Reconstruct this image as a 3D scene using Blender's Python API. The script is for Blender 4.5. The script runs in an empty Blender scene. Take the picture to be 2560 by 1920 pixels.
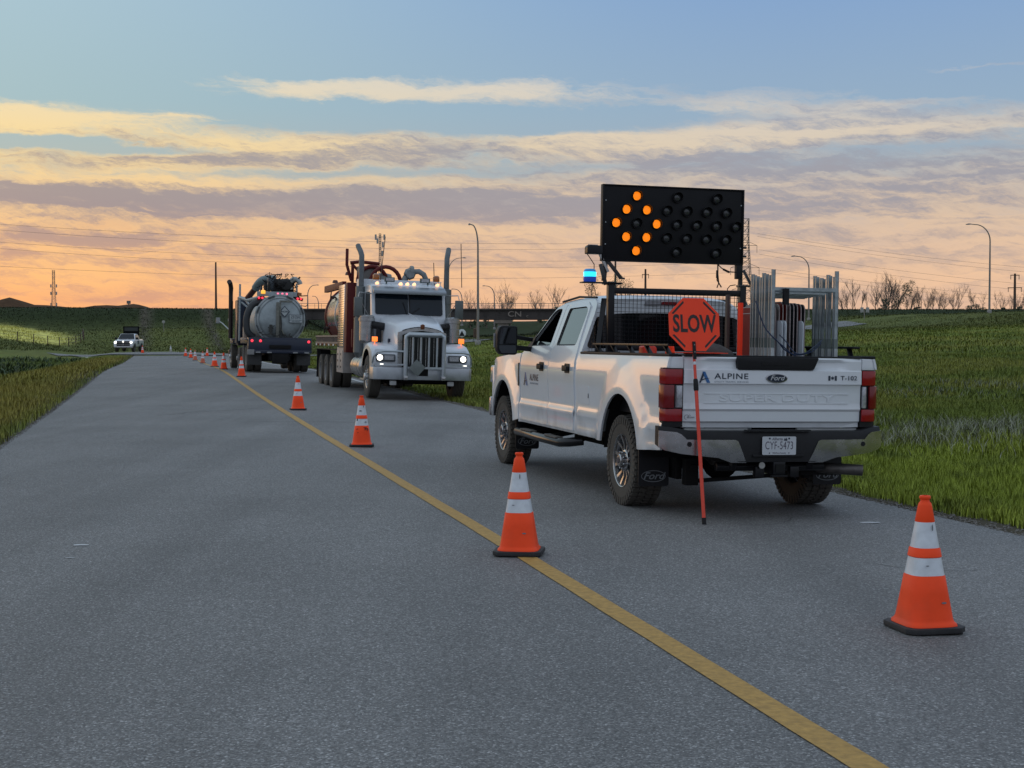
import bpy, bmesh, math, random
import numpy as np
from mathutils import Vector, Matrix
from mathutils.geometry import delaunay_2d_cdt
rad = math.radians
SC = bpy.context.scene
COL = SC.collection
random.seed(7); RNG = np.random.default_rng(7)

# ------------------------------------------------------------------ camera
cam = bpy.data.cameras.new('camera'); co = bpy.data.objects.new('camera', cam); COL.objects.link(co)
cam.sensor_fit = 'HORIZONTAL'; cam.sensor_width = 36.0
cam.lens = 36.0*3550/2560
cam.clip_start = 0.1; cam.clip_end = 9000
co.location = (0, 0, 1.5)
co.rotation_euler = (rad(90)-math.atan((960-845)/3550), 0, 0)
SC.camera = co
SC.render.resolution_x = 1024; SC.render.resolution_y = 768
SC.view_settings.view_transform = 'Standard'; SC.view_settings.look = 'None'
SC.view_settings.gamma = 1.0; SC.view_settings.exposure = 0.14
SC.render.engine = 'CYCLES'

def lin(c):
    return tuple(((x/255+0.055)/1.055)**2.4 if x/255 > 0.04045 else x/255/12.92 for x in c)

# ------------------------------------------------------------------ sky
def build_world():
    w = bpy.data.worlds.new('World'); SC.world = w; w.use_nodes = True
    nt = w.node_tree; N = nt.nodes; L = nt.links
    for n in list(N): N.remove(n)
    def node(t, **k):
        n = N.new(t)
        for a, b in k.items(): setattr(n, a, b)
        return n
    def put(sock, v):
        if hasattr(v, 'is_output') or isinstance(v, bpy.types.NodeSocket): L.new(v, sock)
        else: sock.default_value = v
    def m(op, a, b=0.0, c=0.0, clamp=False):
        n = node('ShaderNodeMath', operation=op, use_clamp=clamp)
        put(n.inputs[0], a); put(n.inputs[1], b)
        if op in ('MULTIPLY_ADD', 'SMOOTH_MIN'): put(n.inputs[2], c)
        return n.outputs[0]
    def ss(a, b, x):
        n = node('ShaderNodeMapRange', interpolation_type='SMOOTHSTEP')
        put(n.inputs['Value'], x); n.inputs['From Min'].default_value = a; n.inputs['From Max'].default_value = b
        return n.outputs['Result']
    def mix(f, a, b):
        n = node('ShaderNodeMix', data_type='RGBA'); put(n.inputs['Factor'], f)
        put(n.inputs['A'], a if not isinstance(a, tuple) else (*a, 1)); put(n.inputs['B'], b if not isinstance(b, tuple) else (*b, 1))
        return n.outputs['Result']
    def ramp(x, stops):
        n = node('ShaderNodeValToRGB'); put(n.inputs[0], x); e = n.color_ramp.elements
        while len(e) < len(stops): e.new(0.5)
        for i, (p, c) in enumerate(stops): e[i].position = p; e[i].color = (*lin(c), 1)
        return n.outputs[0]
    def noise(vec, scale, detail=5, rough=0.55, dist=0.0, w4=None):
        n = node('ShaderNodeTexNoise', noise_dimensions='3D'); put(n.inputs['Vector'], vec)
        n.inputs['Scale'].default_value = scale; n.inputs['Detail'].default_value = detail
        n.inputs['Roughness'].default_value = rough; n.inputs['Distortion'].default_value = dist
        return n.outputs['Fac']
    def vec(x, y, z=0.0):
        n = node('ShaderNodeCombineXYZ'); put(n.inputs[0], x); put(n.inputs[1], y); put(n.inputs[2], z); return n.outputs[0]
    tc = node('ShaderNodeTexCoord'); sp = node('ShaderNodeSeparateXYZ'); L.new(tc.outputs['Generated'], sp.inputs[0])
    X, Y, Z = sp.outputs
    az = m('MULTIPLY', m('ARCTAN2', X, Y), 57.2958)           # degrees, 0 ahead, minus to the left (west)
    el = m('MULTIPLY', m('ARCSINE', Z), 57.2958)
    t = m('DIVIDE', el, 90.0, clamp=True)
    # clear air: west (left) to north (right)
    q = lambda d: d/90.0
    skyL = ramp(t, [(0, (250, 158, 104)), (q(2.2), (250, 178, 116)), (q(4.5), (226, 176, 132)), (q(6.5), (178, 186, 178)), (q(9), (164, 191, 196)), (q(13.5), (168, 196, 208)), (q(30), (186, 204, 218)), (1, (194, 206, 220))])
    skyR = ramp(t, [(0, (232, 188, 160)), (q(2.2), (228, 190, 160)), (q(4.5), (196, 180, 172)), (q(6.5), (160, 174, 186)), (q(9), (148, 173, 196)), (q(13.5), (132, 164, 204)), (q(30), (172, 194, 220)), (1, (194, 206, 220))])
    rl = ss(-25, 12, az)
    clear = mix(rl, skyL, skyR)
    # domain warp
    wv = vec(m('MULTIPLY', az, 0.10), m('MULTIPLY', el, 0.30), 3.1)
    w1 = m('SUBTRACT', noise(wv, 1.3, 6, .6), 0.5); w2 = m('SUBTRACT', noise(wv, 2.9, 7, .62), 0.5)
    azw = m('ADD', az, m('MULTIPLY', w1, 5.0)); elw = m('ADD', el, m('MULTIPLY', w2, 1.25))
    elt = m('ADD', elw, m('MULTIPLY', az, 0.030))             # streaks lean a little
    c1 = noise(vec(m('MULTIPLY', azw, 0.085), m('MULTIPLY', elt, 0.50), 1.7), 1.55, 8, 0.60)
    c2 = noise(vec(m('MULTIPLY', azw, 0.16), m('MULTIPLY', elt, 1.15), 8.3), 2.1, 9, 0.66)
    c3 = noise(vec(m('MULTIPLY', azw, 0.055), m('MULTIPLY', elw, 0.70), 12.9), 1.9, 7, 0.58)
    c4 = noise(vec(m('MULTIPLY', m('ADD', az, m('MULTIPLY', el, 1.6)), 0.45), m('MULTIPLY', elt, 1.3), 21.0), 2.3, 8, 0.7)   # slanting wisps
    dens = m('ADD', m('ADD', m('MULTIPLY', c1, 0.34), m('MULTIPLY', c2, 0.38)), m('MULTIPLY', c4, 0.28))
    def blob(a0, e0, sa, se, amp, lean=0.0):                  # a cloud bank centred at azimuth a0, elevation e0
        ee = m('SUBTRACT', m('SUBTRACT', elw, e0), m('MULTIPLY', m('SUBTRACT', azw, a0), lean))
        da = m('POWER', m('ABSOLUTE', m('DIVIDE', m('SUBTRACT', azw, a0), sa)), 2.0)
        de = m('POWER', m('ABSOLUTE', m('DIVIDE', ee, se)), 2.0)
        return m('MULTIPLY', m('EXPONENT', m('MULTIPLY', m('ADD', da, de), -1.0)), amp)
    cover = m('SUBTRACT', m('MULTIPLY', ss(9.6, 6.2, el), 0.33), 0.165)
    for b in ((-4.5, 9.75, 8.5, 0.55, .34, 0.015), (-8.5, 9.95, 2.5, .5, .10, 0), (9, 9.2, 9, .55, .25, -.01), (-19.0, 8.45, 7.5, 0.62, .32, 0), (-9, 7.6, 7, 0.55, .20, .03),
              (3, 7.7, 4, .5, .16, 0), (8, 7.9, 7, .7, .20, 0), (16, 8.3, 8, .7, .20, 0), (-14.5, 7.35, 4.5, .22, -.20, .02), (-3, 8.75, 9, .42, -.30, 0), (-18, 9.5, 7, .35, -.16, 0), (19, 10.25, 5, .10, .22, -.02), (15, 9.3, 9, .16, -.08, 0),
              (-6, 6.55, 10, .20, -.16, .03), (-19, 7.45, 5, .18, -.26, 0), (1, 8.2, 3, .3, -.15, 0), (-12, 8.6, 2.2, .12, .12, 0), (14, 7.3, 9, .18, -.10, 0)):
        cover = m('ADD', cover, blob(*b))
    cover = m('ADD', cover, m('MULTIPLY', ss(16, 60, el), -0.5))
    d2 = m('ADD', dens, cover)
    cm = ss(0.45, 0.70, d2)
    # lit and shaded cloud colour
    lit = ramp(t, [(0, (255, 170, 106)), (q(2.5), (254, 192, 124)), (q(5.0), (246, 204, 148)), (q(7.5), (254, 220, 150)), (q(10), (238, 222, 188)), (1, (200, 205, 215))])
    litR = ramp(t, [(0, (236, 190, 158)), (q(2.5), (238, 196, 160)), (q(5.0), (222, 194, 166)), (q(7.5), (222, 204, 180)), (q(10), (212, 206, 198)), (1, (190, 200, 215))])
    shd = ramp(t, [(0, (236, 156, 112)), (q(2.5), (202, 156, 130)), (q(5.0), (154, 142, 146)), (q(7.5), (172, 156, 146)), (q(10), (186, 184, 180)), (1, (170, 180, 195))])
    shdR = ramp(t, [(0, (222, 180, 156)), (q(2.5), (196, 170, 154)), (q(5.0), (160, 154, 160)), (q(7.5), (158, 158, 168)), (q(10), (165, 175, 190)), (1, (160, 175, 195))])
    litc = mix(rl, lit, litR); shdc = mix(rl, shd, shdR)
    sh = m('ADD', m('ADD', m('MULTIPLY', c3, 0.36), m('MULTIPLY', c2, 0.36)), m('MULTIPLY', c4, 0.28))
    for b in ((-13, 5.35, 13, .55, .15, 0), (6, 5.35, 12, .75, .09, 0), (-10, 7.15, 6, .30, .10, .03), (-3.5, 7.6, 3, .35, .08, 0), (13, 6.9, 12, .6, .09, 0), (-19, 8.6, 8, .7, -.16, 0), (-5, 9.8, 9, .5, -.2, 0), (0, 4.2, 12, .35, -.06, 0), (-14, 6.2, 9, .3, -.13, 0), (2, 8.0, 12, .35, -.09, 0), (-8, 2.4, 20, .8, -.04, 0), (-16, 3.9, 9, .3, .05, .03)):
        sh = m('ADD', sh, blob(*b))
    sm = ss(0.43, 0.60, sh)
    cloud = mix(sm, litc, shdc)
    col = mix(m('MULTIPLY', cm, 0.92), clear, cloud)
    # low sun glow out of frame to the west
    gl = m('EXPONENT', m('MULTIPLY', m('ADD', m('POWER', m('DIVIDE', m('ADD', az, 44.0), 15.0), 2.0), m('POWER', m('DIVIDE', m('SUBTRACT', el, 1.5), 4.0), 2.0)), -1.0))
    gcol = node('ShaderNodeMix', data_type='RGBA', blend_type='ADD'); L.new(m('MULTIPLY', gl, 1.0), gcol.inputs['Factor'])
    L.new(col, gcol.inputs['A']); gcol.inputs['B'].default_value = (0.75, 0.36, 0.10, 1)
    col = gcol.outputs['Result']
    # east half of the sky, behind the camera: pale blue, brightened to light camera-facing sides
    back = ramp(t, [(0, (158, 160, 176)), (q(6), (176, 182, 198)), (q(16), (184, 196, 214)), (q(40), (192, 206, 222)), (1, (194, 206, 220))])
    bf = ss(60, 120, m('ABSOLUTE', az))
    col = mix(bf, col, back)
    # broad pale glow added to the western sky, out of frame, to brighten left-facing sides
    wl = m('EXPONENT', m('MULTIPLY', m('ADD', m('POWER', m('DIVIDE', m('ADD', az, 88.0), 38.0), 2.0), m('POWER', m('DIVIDE', m('SUBTRACT', el, 18.0), 22.0), 2.0)), -1.0))
    wcol = node('ShaderNodeMix', data_type='RGBA', blend_type='ADD'); L.new(wl, wcol.inputs['Factor']); L.new(col, wcol.inputs['A']); wcol.inputs['B'].default_value = (0.17, 0.19, 0.20, 1)
    col = wcol.outputs['Result']
    # below the horizon
    col = mix(ss(-0.4, -2.0, el), col, lin((70, 72, 66)))
    st = node('ShaderNodeTexSky', sky_type='NISHITA', sun_disc=False, sun_elevation=rad(3.0), sun_rotation=rad(-40.0), air_density=1.2, dust_density=2.0)
    bg1 = node('ShaderNodeBackground'); L.new(col, bg1.inputs[0]); bg1.inputs[1].default_value = 0.97
    bg2 = node('ShaderNodeBackground'); L.new(st.outputs[0], bg2.inputs[0]); bg2.inputs[1].default_value = 0.05
    mx = node('ShaderNodeMixShader'); mx.inputs[0].default_value = 0.06
    L.new(bg1.outputs[0], mx.inputs[1]); L.new(bg2.outputs[0], mx.inputs[2])
    out = node('ShaderNodeOutputWorld'); L.new(mx.outputs[0], out.inputs[0])
    w.cycles.sampling_method = 'MANUAL'; w.cycles.sample_map_resolution = 1024
build_world()

sun = bpy.data.lights.new('sun', 'SUN'); sun.energy = 0.10; sun.angle = rad(20); sun.color = (1.0, 0.62, 0.34)
so = bpy.data.objects.new('sun', sun); COL.objects.link(so)
sd = Vector((math.sin(rad(-40))*math.cos(rad(4)), math.cos(rad(-40))*math.cos(rad(4)), math.sin(rad(4))))
so.rotation_euler = sd.to_track_quat('Z', 'Y').to_euler()

# ------------------------------------------------------------------ materials
MATS = {}
def mat(name, col, rough=0.6, metal=0.0, var=0.12, vscale=6.0, bump=0.0, bscale=60.0, coat=0.0, emit=None, estr=0.0, dirt=None, dirtz=(0.4, 1.0), spec=0.5, vcol=False, alpha=1.0, trans=0.0, rvar=0.0):
    if name in MATS: return MATS[name]
    m = bpy.data.materials.new(name); m.use_nodes = True; nt = m.node_tree; N = nt.nodes; L = nt.links
    b = N['Principled BSDF']
    tc = N.new('ShaderNodeTexCoord')
    no = N.new('ShaderNodeTexNoise'); L.new(tc.outputs['Object'], no.inputs['Vector'])
    no.inputs['Scale'].default_value = vscale; no.inputs['Detail'].default_value = 6; no.inputs['Roughness'].default_value = 0.6
    mr = N.new('ShaderNodeMapRange'); L.new(no.outputs['Fac'], mr.inputs['Value'])
    mr.inputs['From Min'].default_value = 0.25; mr.inputs['From Max'].default_value = 0.75
    mr.inputs['To Min'].default_value = 1-var; mr.inputs['To Max'].default_value = 1+var
    mm = N.new('ShaderNodeMix'); mm.data_type = 'RGBA'; mm.blend_type = 'MULTIPLY'; mm.inputs['Factor'].default_value = 1
    if vcol:
        at = N.new('ShaderNodeAttribute'); at.attribute_name = 'Col'; L.new(at.outputs['Color'], mm.inputs['A'])
    else: mm.inputs['A'].default_value = (*col, 1)
    L.new(mr.outputs['Result'], mm.inputs['B'])
    out = mm.outputs['Result']
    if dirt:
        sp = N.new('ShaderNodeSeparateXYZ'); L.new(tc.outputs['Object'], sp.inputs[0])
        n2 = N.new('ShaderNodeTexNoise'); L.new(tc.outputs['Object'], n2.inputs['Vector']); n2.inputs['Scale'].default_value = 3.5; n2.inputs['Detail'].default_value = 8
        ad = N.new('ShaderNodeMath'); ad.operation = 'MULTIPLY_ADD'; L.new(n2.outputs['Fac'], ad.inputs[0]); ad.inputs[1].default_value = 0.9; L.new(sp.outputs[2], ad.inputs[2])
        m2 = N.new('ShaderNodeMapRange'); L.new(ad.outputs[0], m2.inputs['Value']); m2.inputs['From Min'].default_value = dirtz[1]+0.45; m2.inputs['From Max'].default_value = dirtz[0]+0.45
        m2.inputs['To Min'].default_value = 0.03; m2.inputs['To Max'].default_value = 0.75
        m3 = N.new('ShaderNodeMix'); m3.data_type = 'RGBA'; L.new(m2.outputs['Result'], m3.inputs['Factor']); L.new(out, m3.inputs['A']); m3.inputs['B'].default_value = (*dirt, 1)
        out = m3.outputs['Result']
    L.new(out, b.inputs['Base Color'])
    b.inputs['Roughness'].default_value = rough; b.inputs['Metallic'].default_value = metal
    if rvar:
        r2 = N.new('ShaderNodeMapRange'); L.new(no.outputs['Fac'], r2.inputs['Value']); r2.inputs['From Min'].default_value = .3; r2.inputs['From Max'].default_value = .7
        r2.inputs['To Min'].default_value = max(0.02, rough-rvar); r2.inputs['To Max'].default_value = rough+rvar; L.new(r2.outputs['Result'], b.inputs['Roughness'])
    b.inputs['Specular IOR Level'].default_value = spec
    if coat: b.inputs['Coat Weight'].default_value = coat; b.inputs['Coat Roughness'].default_value = 0.06
    if trans: b.inputs['Transmission Weight'].default_value = trans
    if emit: b.inputs['Emission Color'].default_value = (*emit, 1); b.inputs['Emission Strength'].default_value = estr
    if bump:
        nb = N.new('ShaderNodeTexNoise'); L.new(tc.outputs['Object'], nb.inputs['Vector']); nb.inputs['Scale'].default_value = bscale; nb.inputs['Detail'].default_value = 4
        bp = N.new('ShaderNodeBump'); bp.inputs['Strength'].default_value = bump; bp.inputs['Distance'].default_value = 0.01
        L.new(nb.outputs['Fac'], bp.inputs['Height']); L.new(bp.outputs[0], b.inputs['Normal'])
    MATS[name] = m; return m

DUST = (0.17, 0.15, 0.125)
white = mat('white paint', (.70, .73, .77), .28, 0, .03, 3, coat=.7, dirt=DUST, dirtz=(0.25, 0.75))
white2 = mat('white truck paint', (.60, .64, .69), .34, 0, .07, 3, coat=.45, dirt=DUST, dirtz=(0.3, 1.2))
black = mat('black plastic', (.010, .010, .012), .55, 0, .2, 20, bump=.1, spec=.28)
blackg = mat('black gloss metal', (.006, .006, .008), .35, 0, .1, 10, spec=.3)
rubber = mat('tyre rubber', (.030, .027, .025), .85, 0, .25, 9, bump=.3, bscale=90, dirt=(.085, .075, .062), dirtz=(0.0, .9))
chrome = mat('chrome', (.42, .42, .43), .26, 1, .08, 8, rvar=.07)
chromed = mat('dull chrome', (.40, .40, .40), .3, 1, .15, 8, rvar=.1)
alu = mat('aluminium', (.50, .51, .52), .42, .9, .15, 5, rvar=.1)
galv = mat('galvanised steel', (.34, .38, .40), .40, .6, .35, 14, rvar=.12)
glass = mat('dark glass', (.006, .007, .009), .05, 0, .02, 2, spec=.3)
glassc = mat('tinted side glass', (.02, .023, .026), .03, 0, .02, 2, spec=1.0, coat=.5)
orange = mat('orange plastic', (1.0, .075, .014), .5, 0, .06, 9, spec=.22, dirt=(.30, .10, .06), dirtz=(-.42, .10))
reflw = mat('white reflective sheeting', (.62, .66, .70), .38, 0, .16, 14)
redlens = mat('red lens', (.27, .005, .010), .15, 0, .1, 60, coat=.15)
clearl = mat('clear lens', (.38, .39, .42), .16, .3, .4, 30, coat=.5)
decal = mat('navy decal', (.02, .03, .055), .4, 0, .02)
decalb = mat('blue decal', (.03, .13, .34), .4, 0, .02)
decalg = mat('grey decal', (.25, .29, .34), .5, 0, .02)
frame = mat('chassis black', (.010, .0095, .0095), .75, 0, .3, 9, bump=.2, spec=.2)
red = mat('dark red paint', (.10, .008, .008), .55, 0, .15, 4, spec=.3)
bluep = mat('dark blue paint', (.006, .013, .034), .45, 0, .15, 4, coat=.2)
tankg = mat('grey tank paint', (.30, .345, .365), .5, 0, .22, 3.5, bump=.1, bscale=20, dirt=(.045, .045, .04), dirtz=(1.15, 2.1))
signo = mat('orange sign face', (1.0, .075, .03), .55, 0, .03, 20, spec=.2)
polem = mat('red fibreglass pole', (.72, .06, .03), .4, 0, .1, 14)
brownm = mat('brown weathered metal', (.05, .03, .025), .6, 0, .2)

# ------------------------------------------------------------------ mesh builder
class MB:
    def __init__(s): s.v = []; s.f = []; s.m = []
    def add(s, vs, fs, mi=0):
        o = len(s.v); s.v += [tuple(p) for p in vs]
        for f in fs: s.f.append([i+o for i in f]); s.m.append(mi)
        return s
    def box(s, x0, x1, y0, y1, z0, z1, mi=0, M=None):
        vs = [(x, y, z) for x in (x0, x1) for y in (y0, y1) for z in (z0, z1)]
        if M is not None: vs = [M @ Vector(p) for p in vs]
        return s.add(vs, [(0, 1, 3, 2), (4, 6, 7, 5), (0, 4, 5, 1), (2, 3, 7, 6), (0, 2, 6, 4), (1, 5, 7, 3)], mi)
    def bar(s, p0, p1, w, h=None, mi=0, up=(0, 0, 1)):        # rectangular bar between two points
        h = h or w; p0 = Vector(p0); p1 = Vector(p1); d = (p1-p0).normalized(); u = Vector(up)
        if abs(d.dot(u)) > .95: u = Vector((0, 1, 0))
        a = d.cross(u).normalized(); b = a.cross(d).normalized(); vs = []
        for p in (p0, p1):
            for i, j in ((-1, -1), (1, -1), (1, 1), (-1, 1)): vs.append(p+a*(w/2*i)+b*(h/2*j))
        return s.add(vs, [(0, 1, 2, 3), (7, 6, 5, 4), (0, 4, 5, 1), (1, 5, 6, 2), (2, 6, 7, 3), (3, 7, 4, 0)], mi)
    def tube(s, pts, r, n=8, mi=0, cap=True):
        pts = [Vector(p) for p in pts]; k = len(pts); R = r if isinstance(r, (list, tuple)) else [r]*k
        vs = []; pa = None
        for i, p in enumerate(pts):
            d = (pts[min(i+1, k-1)]-pts[max(i-1, 0)]).normalized()
            if pa is None: pa = d.orthogonal().normalized()
            pa = (pa-d*pa.dot(d)).normalized(); pb = d.cross(pa)
            for j in range(n):
                a = 2*math.pi*j/n; vs.append(p+(pa*math.cos(a)+pb*math.sin(a))*R[i])
        fs = [(i*n+j, i*n+(j+1) % n, (i+1)*n+(j+1) % n, (i+1)*n+j) for i in range(k-1) for j in range(n)]
        if cap: fs += [tuple(range(n))[::-1], tuple((k-1)*n+j for j in range(n))]
        return s.add(vs, fs, mi)
    def lathe(s, prof, c=(0, 0, 0), axis='z', n=24, mi=0, a0=0, a1=2*math.pi, cap=True):
        full = abs(a1-a0-2*math.pi) < 1e-6; k = n if full else n+1; vs = []
        for r, h in prof:
            for j in range(k):
                a = a0+(a1-a0)*j/n; p, q = r*math.cos(a), r*math.sin(a)
                vs.append({'z': (p, q, h), 'x': (h, p, q), 'y': (p, h, q)}[axis])
        vs = [(x+c[0], y+c[1], z+c[2]) for x, y, z in vs]
        fs = [(i*k+j, i*k+(j+1) % k, (i+1)*k+(j+1) % k, (i+1)*k+j) for i in range(len(prof)-1) for j in range(n)]
        if full and cap:
            if prof[0][0] > 1e-5: fs.append(tuple(range(k)))
            if prof[-1][0] > 1e-5: fs.append(tuple((len(prof)-1)*k+j for j in range(k)))
        return s.add(vs, fs, mi)
    def prism(s, poly, axis, a, b, mi=0, M=None):             # poly in the other two axes, in xyz order
        def P(u, v, w): return {'x': (w, u, v), 'y': (u, w, v), 'z': (u, v, w)}[axis]
        n = len(poly); vs = [P(u, v, a) for u, v in poly]+[P(u, v, b) for u, v in poly]
        if M is not None: vs = [M @ Vector(p) for p in vs]
        fs = [tuple(range(n)), tuple(range(2*n-1, n-1, -1))]+[(i, (i+1) % n, n+(i+1) % n, n+i) for i in range(n)]
        return s.add(vs, fs, mi)
    def loft(s, secs, mi=0, cap=True, closed=True):
        n = len(secs[0]); vs = [p for q in secs for p in q]; r = n if closed else n-1
        fs = [(i*n+j, i*n+(j+1) % n, (i+1)*n+(j+1) % n, (i+1)*n+j) for i in range(len(secs)-1) for j in range(r)]
        if cap and closed: fs += [tuple(range(n))[::-1], tuple((len(secs)-1)*n+j for j in range(n))]
        return s.add(vs, fs, mi)
    def sheet(s, poly, W, holes=(), step=.09, th=.018, mirror=False, axis='x', mi=0, rows=()):
        """thin curved panel: outline poly (u,v), offset W(u,v) along axis, with holes"""
        us = [p[0] for p in poly]; vs_ = [p[1] for p in poly]
        rings = [resample(poly, step)]+[resample(h, step) for h in holes]
        pts = []; edges = []
        for r in rings:
            o = len(pts); pts += r; edges += [(o+i, o+(i+1) % len(r)) for i in range(len(r))]
        u = min(us)+step/2
        while u < max(us):
            vl_ = list(np.arange(min(vs_)+step/2, max(vs_), step)); vl_ = sorted([q for q in vl_ if all(abs(q-r_) > step*.4 for r_ in rows)]+[r_ for r_ in rows if min(vs_) < r_ < max(vs_)])
            for v in vl_:
                v = float(v)
                if inside((u, v), poly) and not any(inside((u, v), h) for h in holes) and all(dseg((u, v), r) > step*.35 for r in rings): pts.append((u, v))
            u += step
        ov, oe, of, *_ = delaunay_2d_cdt([Vector(p) for p in pts], edges, [], 0, 1e-6)
        tri = []
        for f in of:
            c = sum((ov[i] for i in f), Vector((0, 0)))/len(f)
            if inside(c, poly) and not any(inside(c, h) for h in holes): tri.append(tuple(f))
        sg = -1 if mirror else 1
        def P(u, v, off):
            w = (W(u, v)-off)*sg
            return {'x': (w, u, v), 'y': (u, w, v), 'z': (u, v, w)}[axis]
        n = len(ov); V = [P(p[0], p[1], 0) for p in ov]+[P(p[0], p[1], th) for p in ov]
        cnt = {}
        for f in tri:
            for i in range(3):
                e = (f[i], f[(i+1) % 3]); cnt[e] = cnt.get(e, 0)+1
        F = [f for f in tri]+[tuple(i+n for i in f[::-1]) for f in tri]
        for (a, b) in cnt:
            if (b, a) not in cnt: F.append((b, a, a+n, b+n))
        return s.add(V, F, mi)
    def build(s, name, mats, parent=None, bevel=0.0, sharp=38, seg=2, fixn=True, loc=None):
        me = bpy.data.meshes.new(name); bm = bmesh.new()
        vv = [bm.verts.new(p) for p in s.v]
        for f, mi in zip(s.f, s.m):
            try: fc = bm.faces.new([vv[i] for i in f]); fc.material_index = mi
            except ValueError: pass
        if fixn: bmesh.ops.recalc_face_normals(bm, faces=bm.faces)
        if bevel:
            ed = [e for e in bm.edges if len(e.link_faces) == 2 and e.calc_face_angle(0) > rad(30)]
            bmesh.ops.bevel(bm, geom=ed, offset=bevel, segments=seg, profile=.6, affect='EDGES', clamp_overlap=True)
        bm.to_mesh(me); bm.free()
        if not isinstance(mats, (list, tuple)): mats = [mats]
        for m in mats: me.materials.append(m)
        me.shade_smooth(); me.set_sharp_from_angle(angle=rad(sharp))
        o = bpy.data.objects.new(name, me); COL.objects.link(o)
        if parent: o.parent = parent
        if loc: o.location = loc
        return o

def resample(poly, step):
    out = []
    for i, p in enumerate(poly):
        q = poly[(i+1) % len(poly)]; d = math.dist(p, q); n = max(1, int(d/step+.5))
        out += [(p[0]+(q[0]-p[0])*k/n, p[1]+(q[1]-p[1])*k/n) for k in range(n)]
    return out
def inside(p, poly):
    x, y = p[0], p[1]; c = False; n = len(poly)
    for i in range(n):
        x1, y1 = poly[i]; x2, y2 = poly[(i+1) % n]
        if (y1 > y) != (y2 > y) and x < (x2-x1)*(y-y1)/(y2-y1)+x1: c = not c
    return c
def dseg(p, ring):
    return min(math.hypot(p[0]-q[0], p[1]-q[1]) for q in ring)
def rrect(x0, x1, y0, y1, r, n=4):
    out = []
    for cx, cy, a in ((x1-r, y1-r, 0), (x0+r, y1-r, 90), (x0+r, y0+r, 180), (x1-r, y0+r, 270)):
        out += [(cx+r*math.cos(rad(a+90*k/n)), cy+r*math.sin(rad(a+90*k/n))) for k in range(n+1)]
    return out
def roundpoly(poly, r, n=4):
    out = []; k = len(poly)
    for i in range(k):
        p = Vector(poly[i]); a = Vector(poly[i-1]); b = Vector(poly[(i+1) % k])
        da = (a-p); db = (b-p); rr = min(r, da.length*.45, db.length*.45)
        q0 = p+da.normalized()*rr; q1 = p+db.normalized()*rr
        for j in range(n+1):
            t = j/n; q = q0*(1-t)**2+p*2*t*(1-t)+q1*t*t; out.append((q.x, q.y))
    return out
def text(name, body, size, m, parent, M, xs=1.0, ext=0.001, shear=0.0, bold=0.0, sp=1.0, align='CENTER'):
    c = bpy.data.curves.new('t', 'FONT'); c.body = body; c.size = size; c.extrude = ext; c.shear = shear; c.offset = bold
    c.align_x = align; c.align_y = 'CENTER'; c.space_character = sp; c.resolution_u = 3
    t = bpy.data.objects.new('t', c); COL.objects.link(t)
    dg = bpy.context.evaluated_depsgraph_get(); me = bpy.data.meshes.new_from_object(t.evaluated_get(dg))
    bpy.data.objects.remove(t); bpy.data.curves.remove(c)
    me.name = name; me.transform(M @ Matrix.Diagonal((xs, 1, 1, 1))); me.materials.clear(); me.materials.append(m)
    o = bpy.data.objects.new(name, me); COL.objects.link(o)
    if parent: o.parent = parent
    return o
def Mrear(x, y, z):      # text readable from behind (looking along +y): x right, z up
    return Matrix.Translation((x, y, z)) @ Matrix.Rotation(rad(90), 4, 'X')
def Mfront(x, y, z):     # readable looking along -y
    return Matrix.Translation((x, y, z)) @ Matrix.Rotation(rad(180), 4, 'Z') @ Matrix.Rotation(rad(90), 4, 'X')
def Mleft(x, y, z):      # on a face whose normal is -x
    return Matrix.Translation((x, y, z)) @ Matrix.Rotation(rad(-90), 4, 'Z') @ Matrix.Rotation(rad(90), 4, 'X')
def thing(name, label, cat, loc=(0, 0, 0), rot=(0, 0, 0), group=None):
    o = bpy.data.objects.new(name, None); COL.objects.link(o); o.empty_display_size = .2
    o.location = loc; o.rotation_euler = rot; o['label'] = label; o['category'] = cat
    if group: o['group'] = group
    return o
def tag(o, label, cat, group=None):
    o['label'] = label; o['category'] = cat
    if group: o['group'] = group
    return o
def struct(o, kind='structure'):
    o['kind'] = kind; return o
def dup(root, loc, rot=None, label=None, scale=None):
    r = root.copy(); COL.objects.link(r); r.location = loc
    if rot is not None: r.rotation_euler = rot
    if label: r['label'] = label
    if scale: r.scale = scale
    for ch in list(root.children):
        c = ch.copy(); COL.objects.link(c); c.parent = r
        for g in list(ch.children):
            d = g.copy(); COL.objects.link(d); d.parent = c
    return r
def dupart(p, parent, loc=None, rot=None, scale=None):
    c = p.copy(); COL.objects.link(c); c.parent = parent
    if loc is not None: c.location = loc
    if rot is not None: c.rotation_euler = rot
    if scale is not None: c.scale = scale
    for g in list(p.children):
        d = g.copy(); COL.objects.link(d); d.parent = c
    return c

# ------------------------------------------------------------------ ground
HC, HS = math.cos(rad(13.9)), math.sin(rad(13.9))
def uv2(u, v): return (2.49-HS*u+HC*v, HC*u+HS*v)
def xy2(x, y): return (-(x-2.49)*HS+y*HC, (x-2.49)*HC+y*HS)
def ssn(a, b, x):
    t = np.clip((np.asarray(x, float)-a)/(b-a), 0, 1); return t*t*(3-2*t)
_lat = np.random.default_rng(3).random((128, 128))
def vnoise(x, y):
    x = np.asarray(x, float); y = np.asarray(y, float); xi = np.floor(x).astype(int); yi = np.floor(y).astype(int); fx = x-xi; fy = y-yi
    fx = fx*fx*(3-2*fx); fy = fy*fy*(3-2*fy); g = lambda a, b: _lat[a % 128, b % 128]
    return (g(xi, yi)*(1-fx)+g(xi+1, yi)*fx)*(1-fy)+(g(xi, yi+1)*(1-fx)+g(xi+1, yi+1)*fx)*fy
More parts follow.
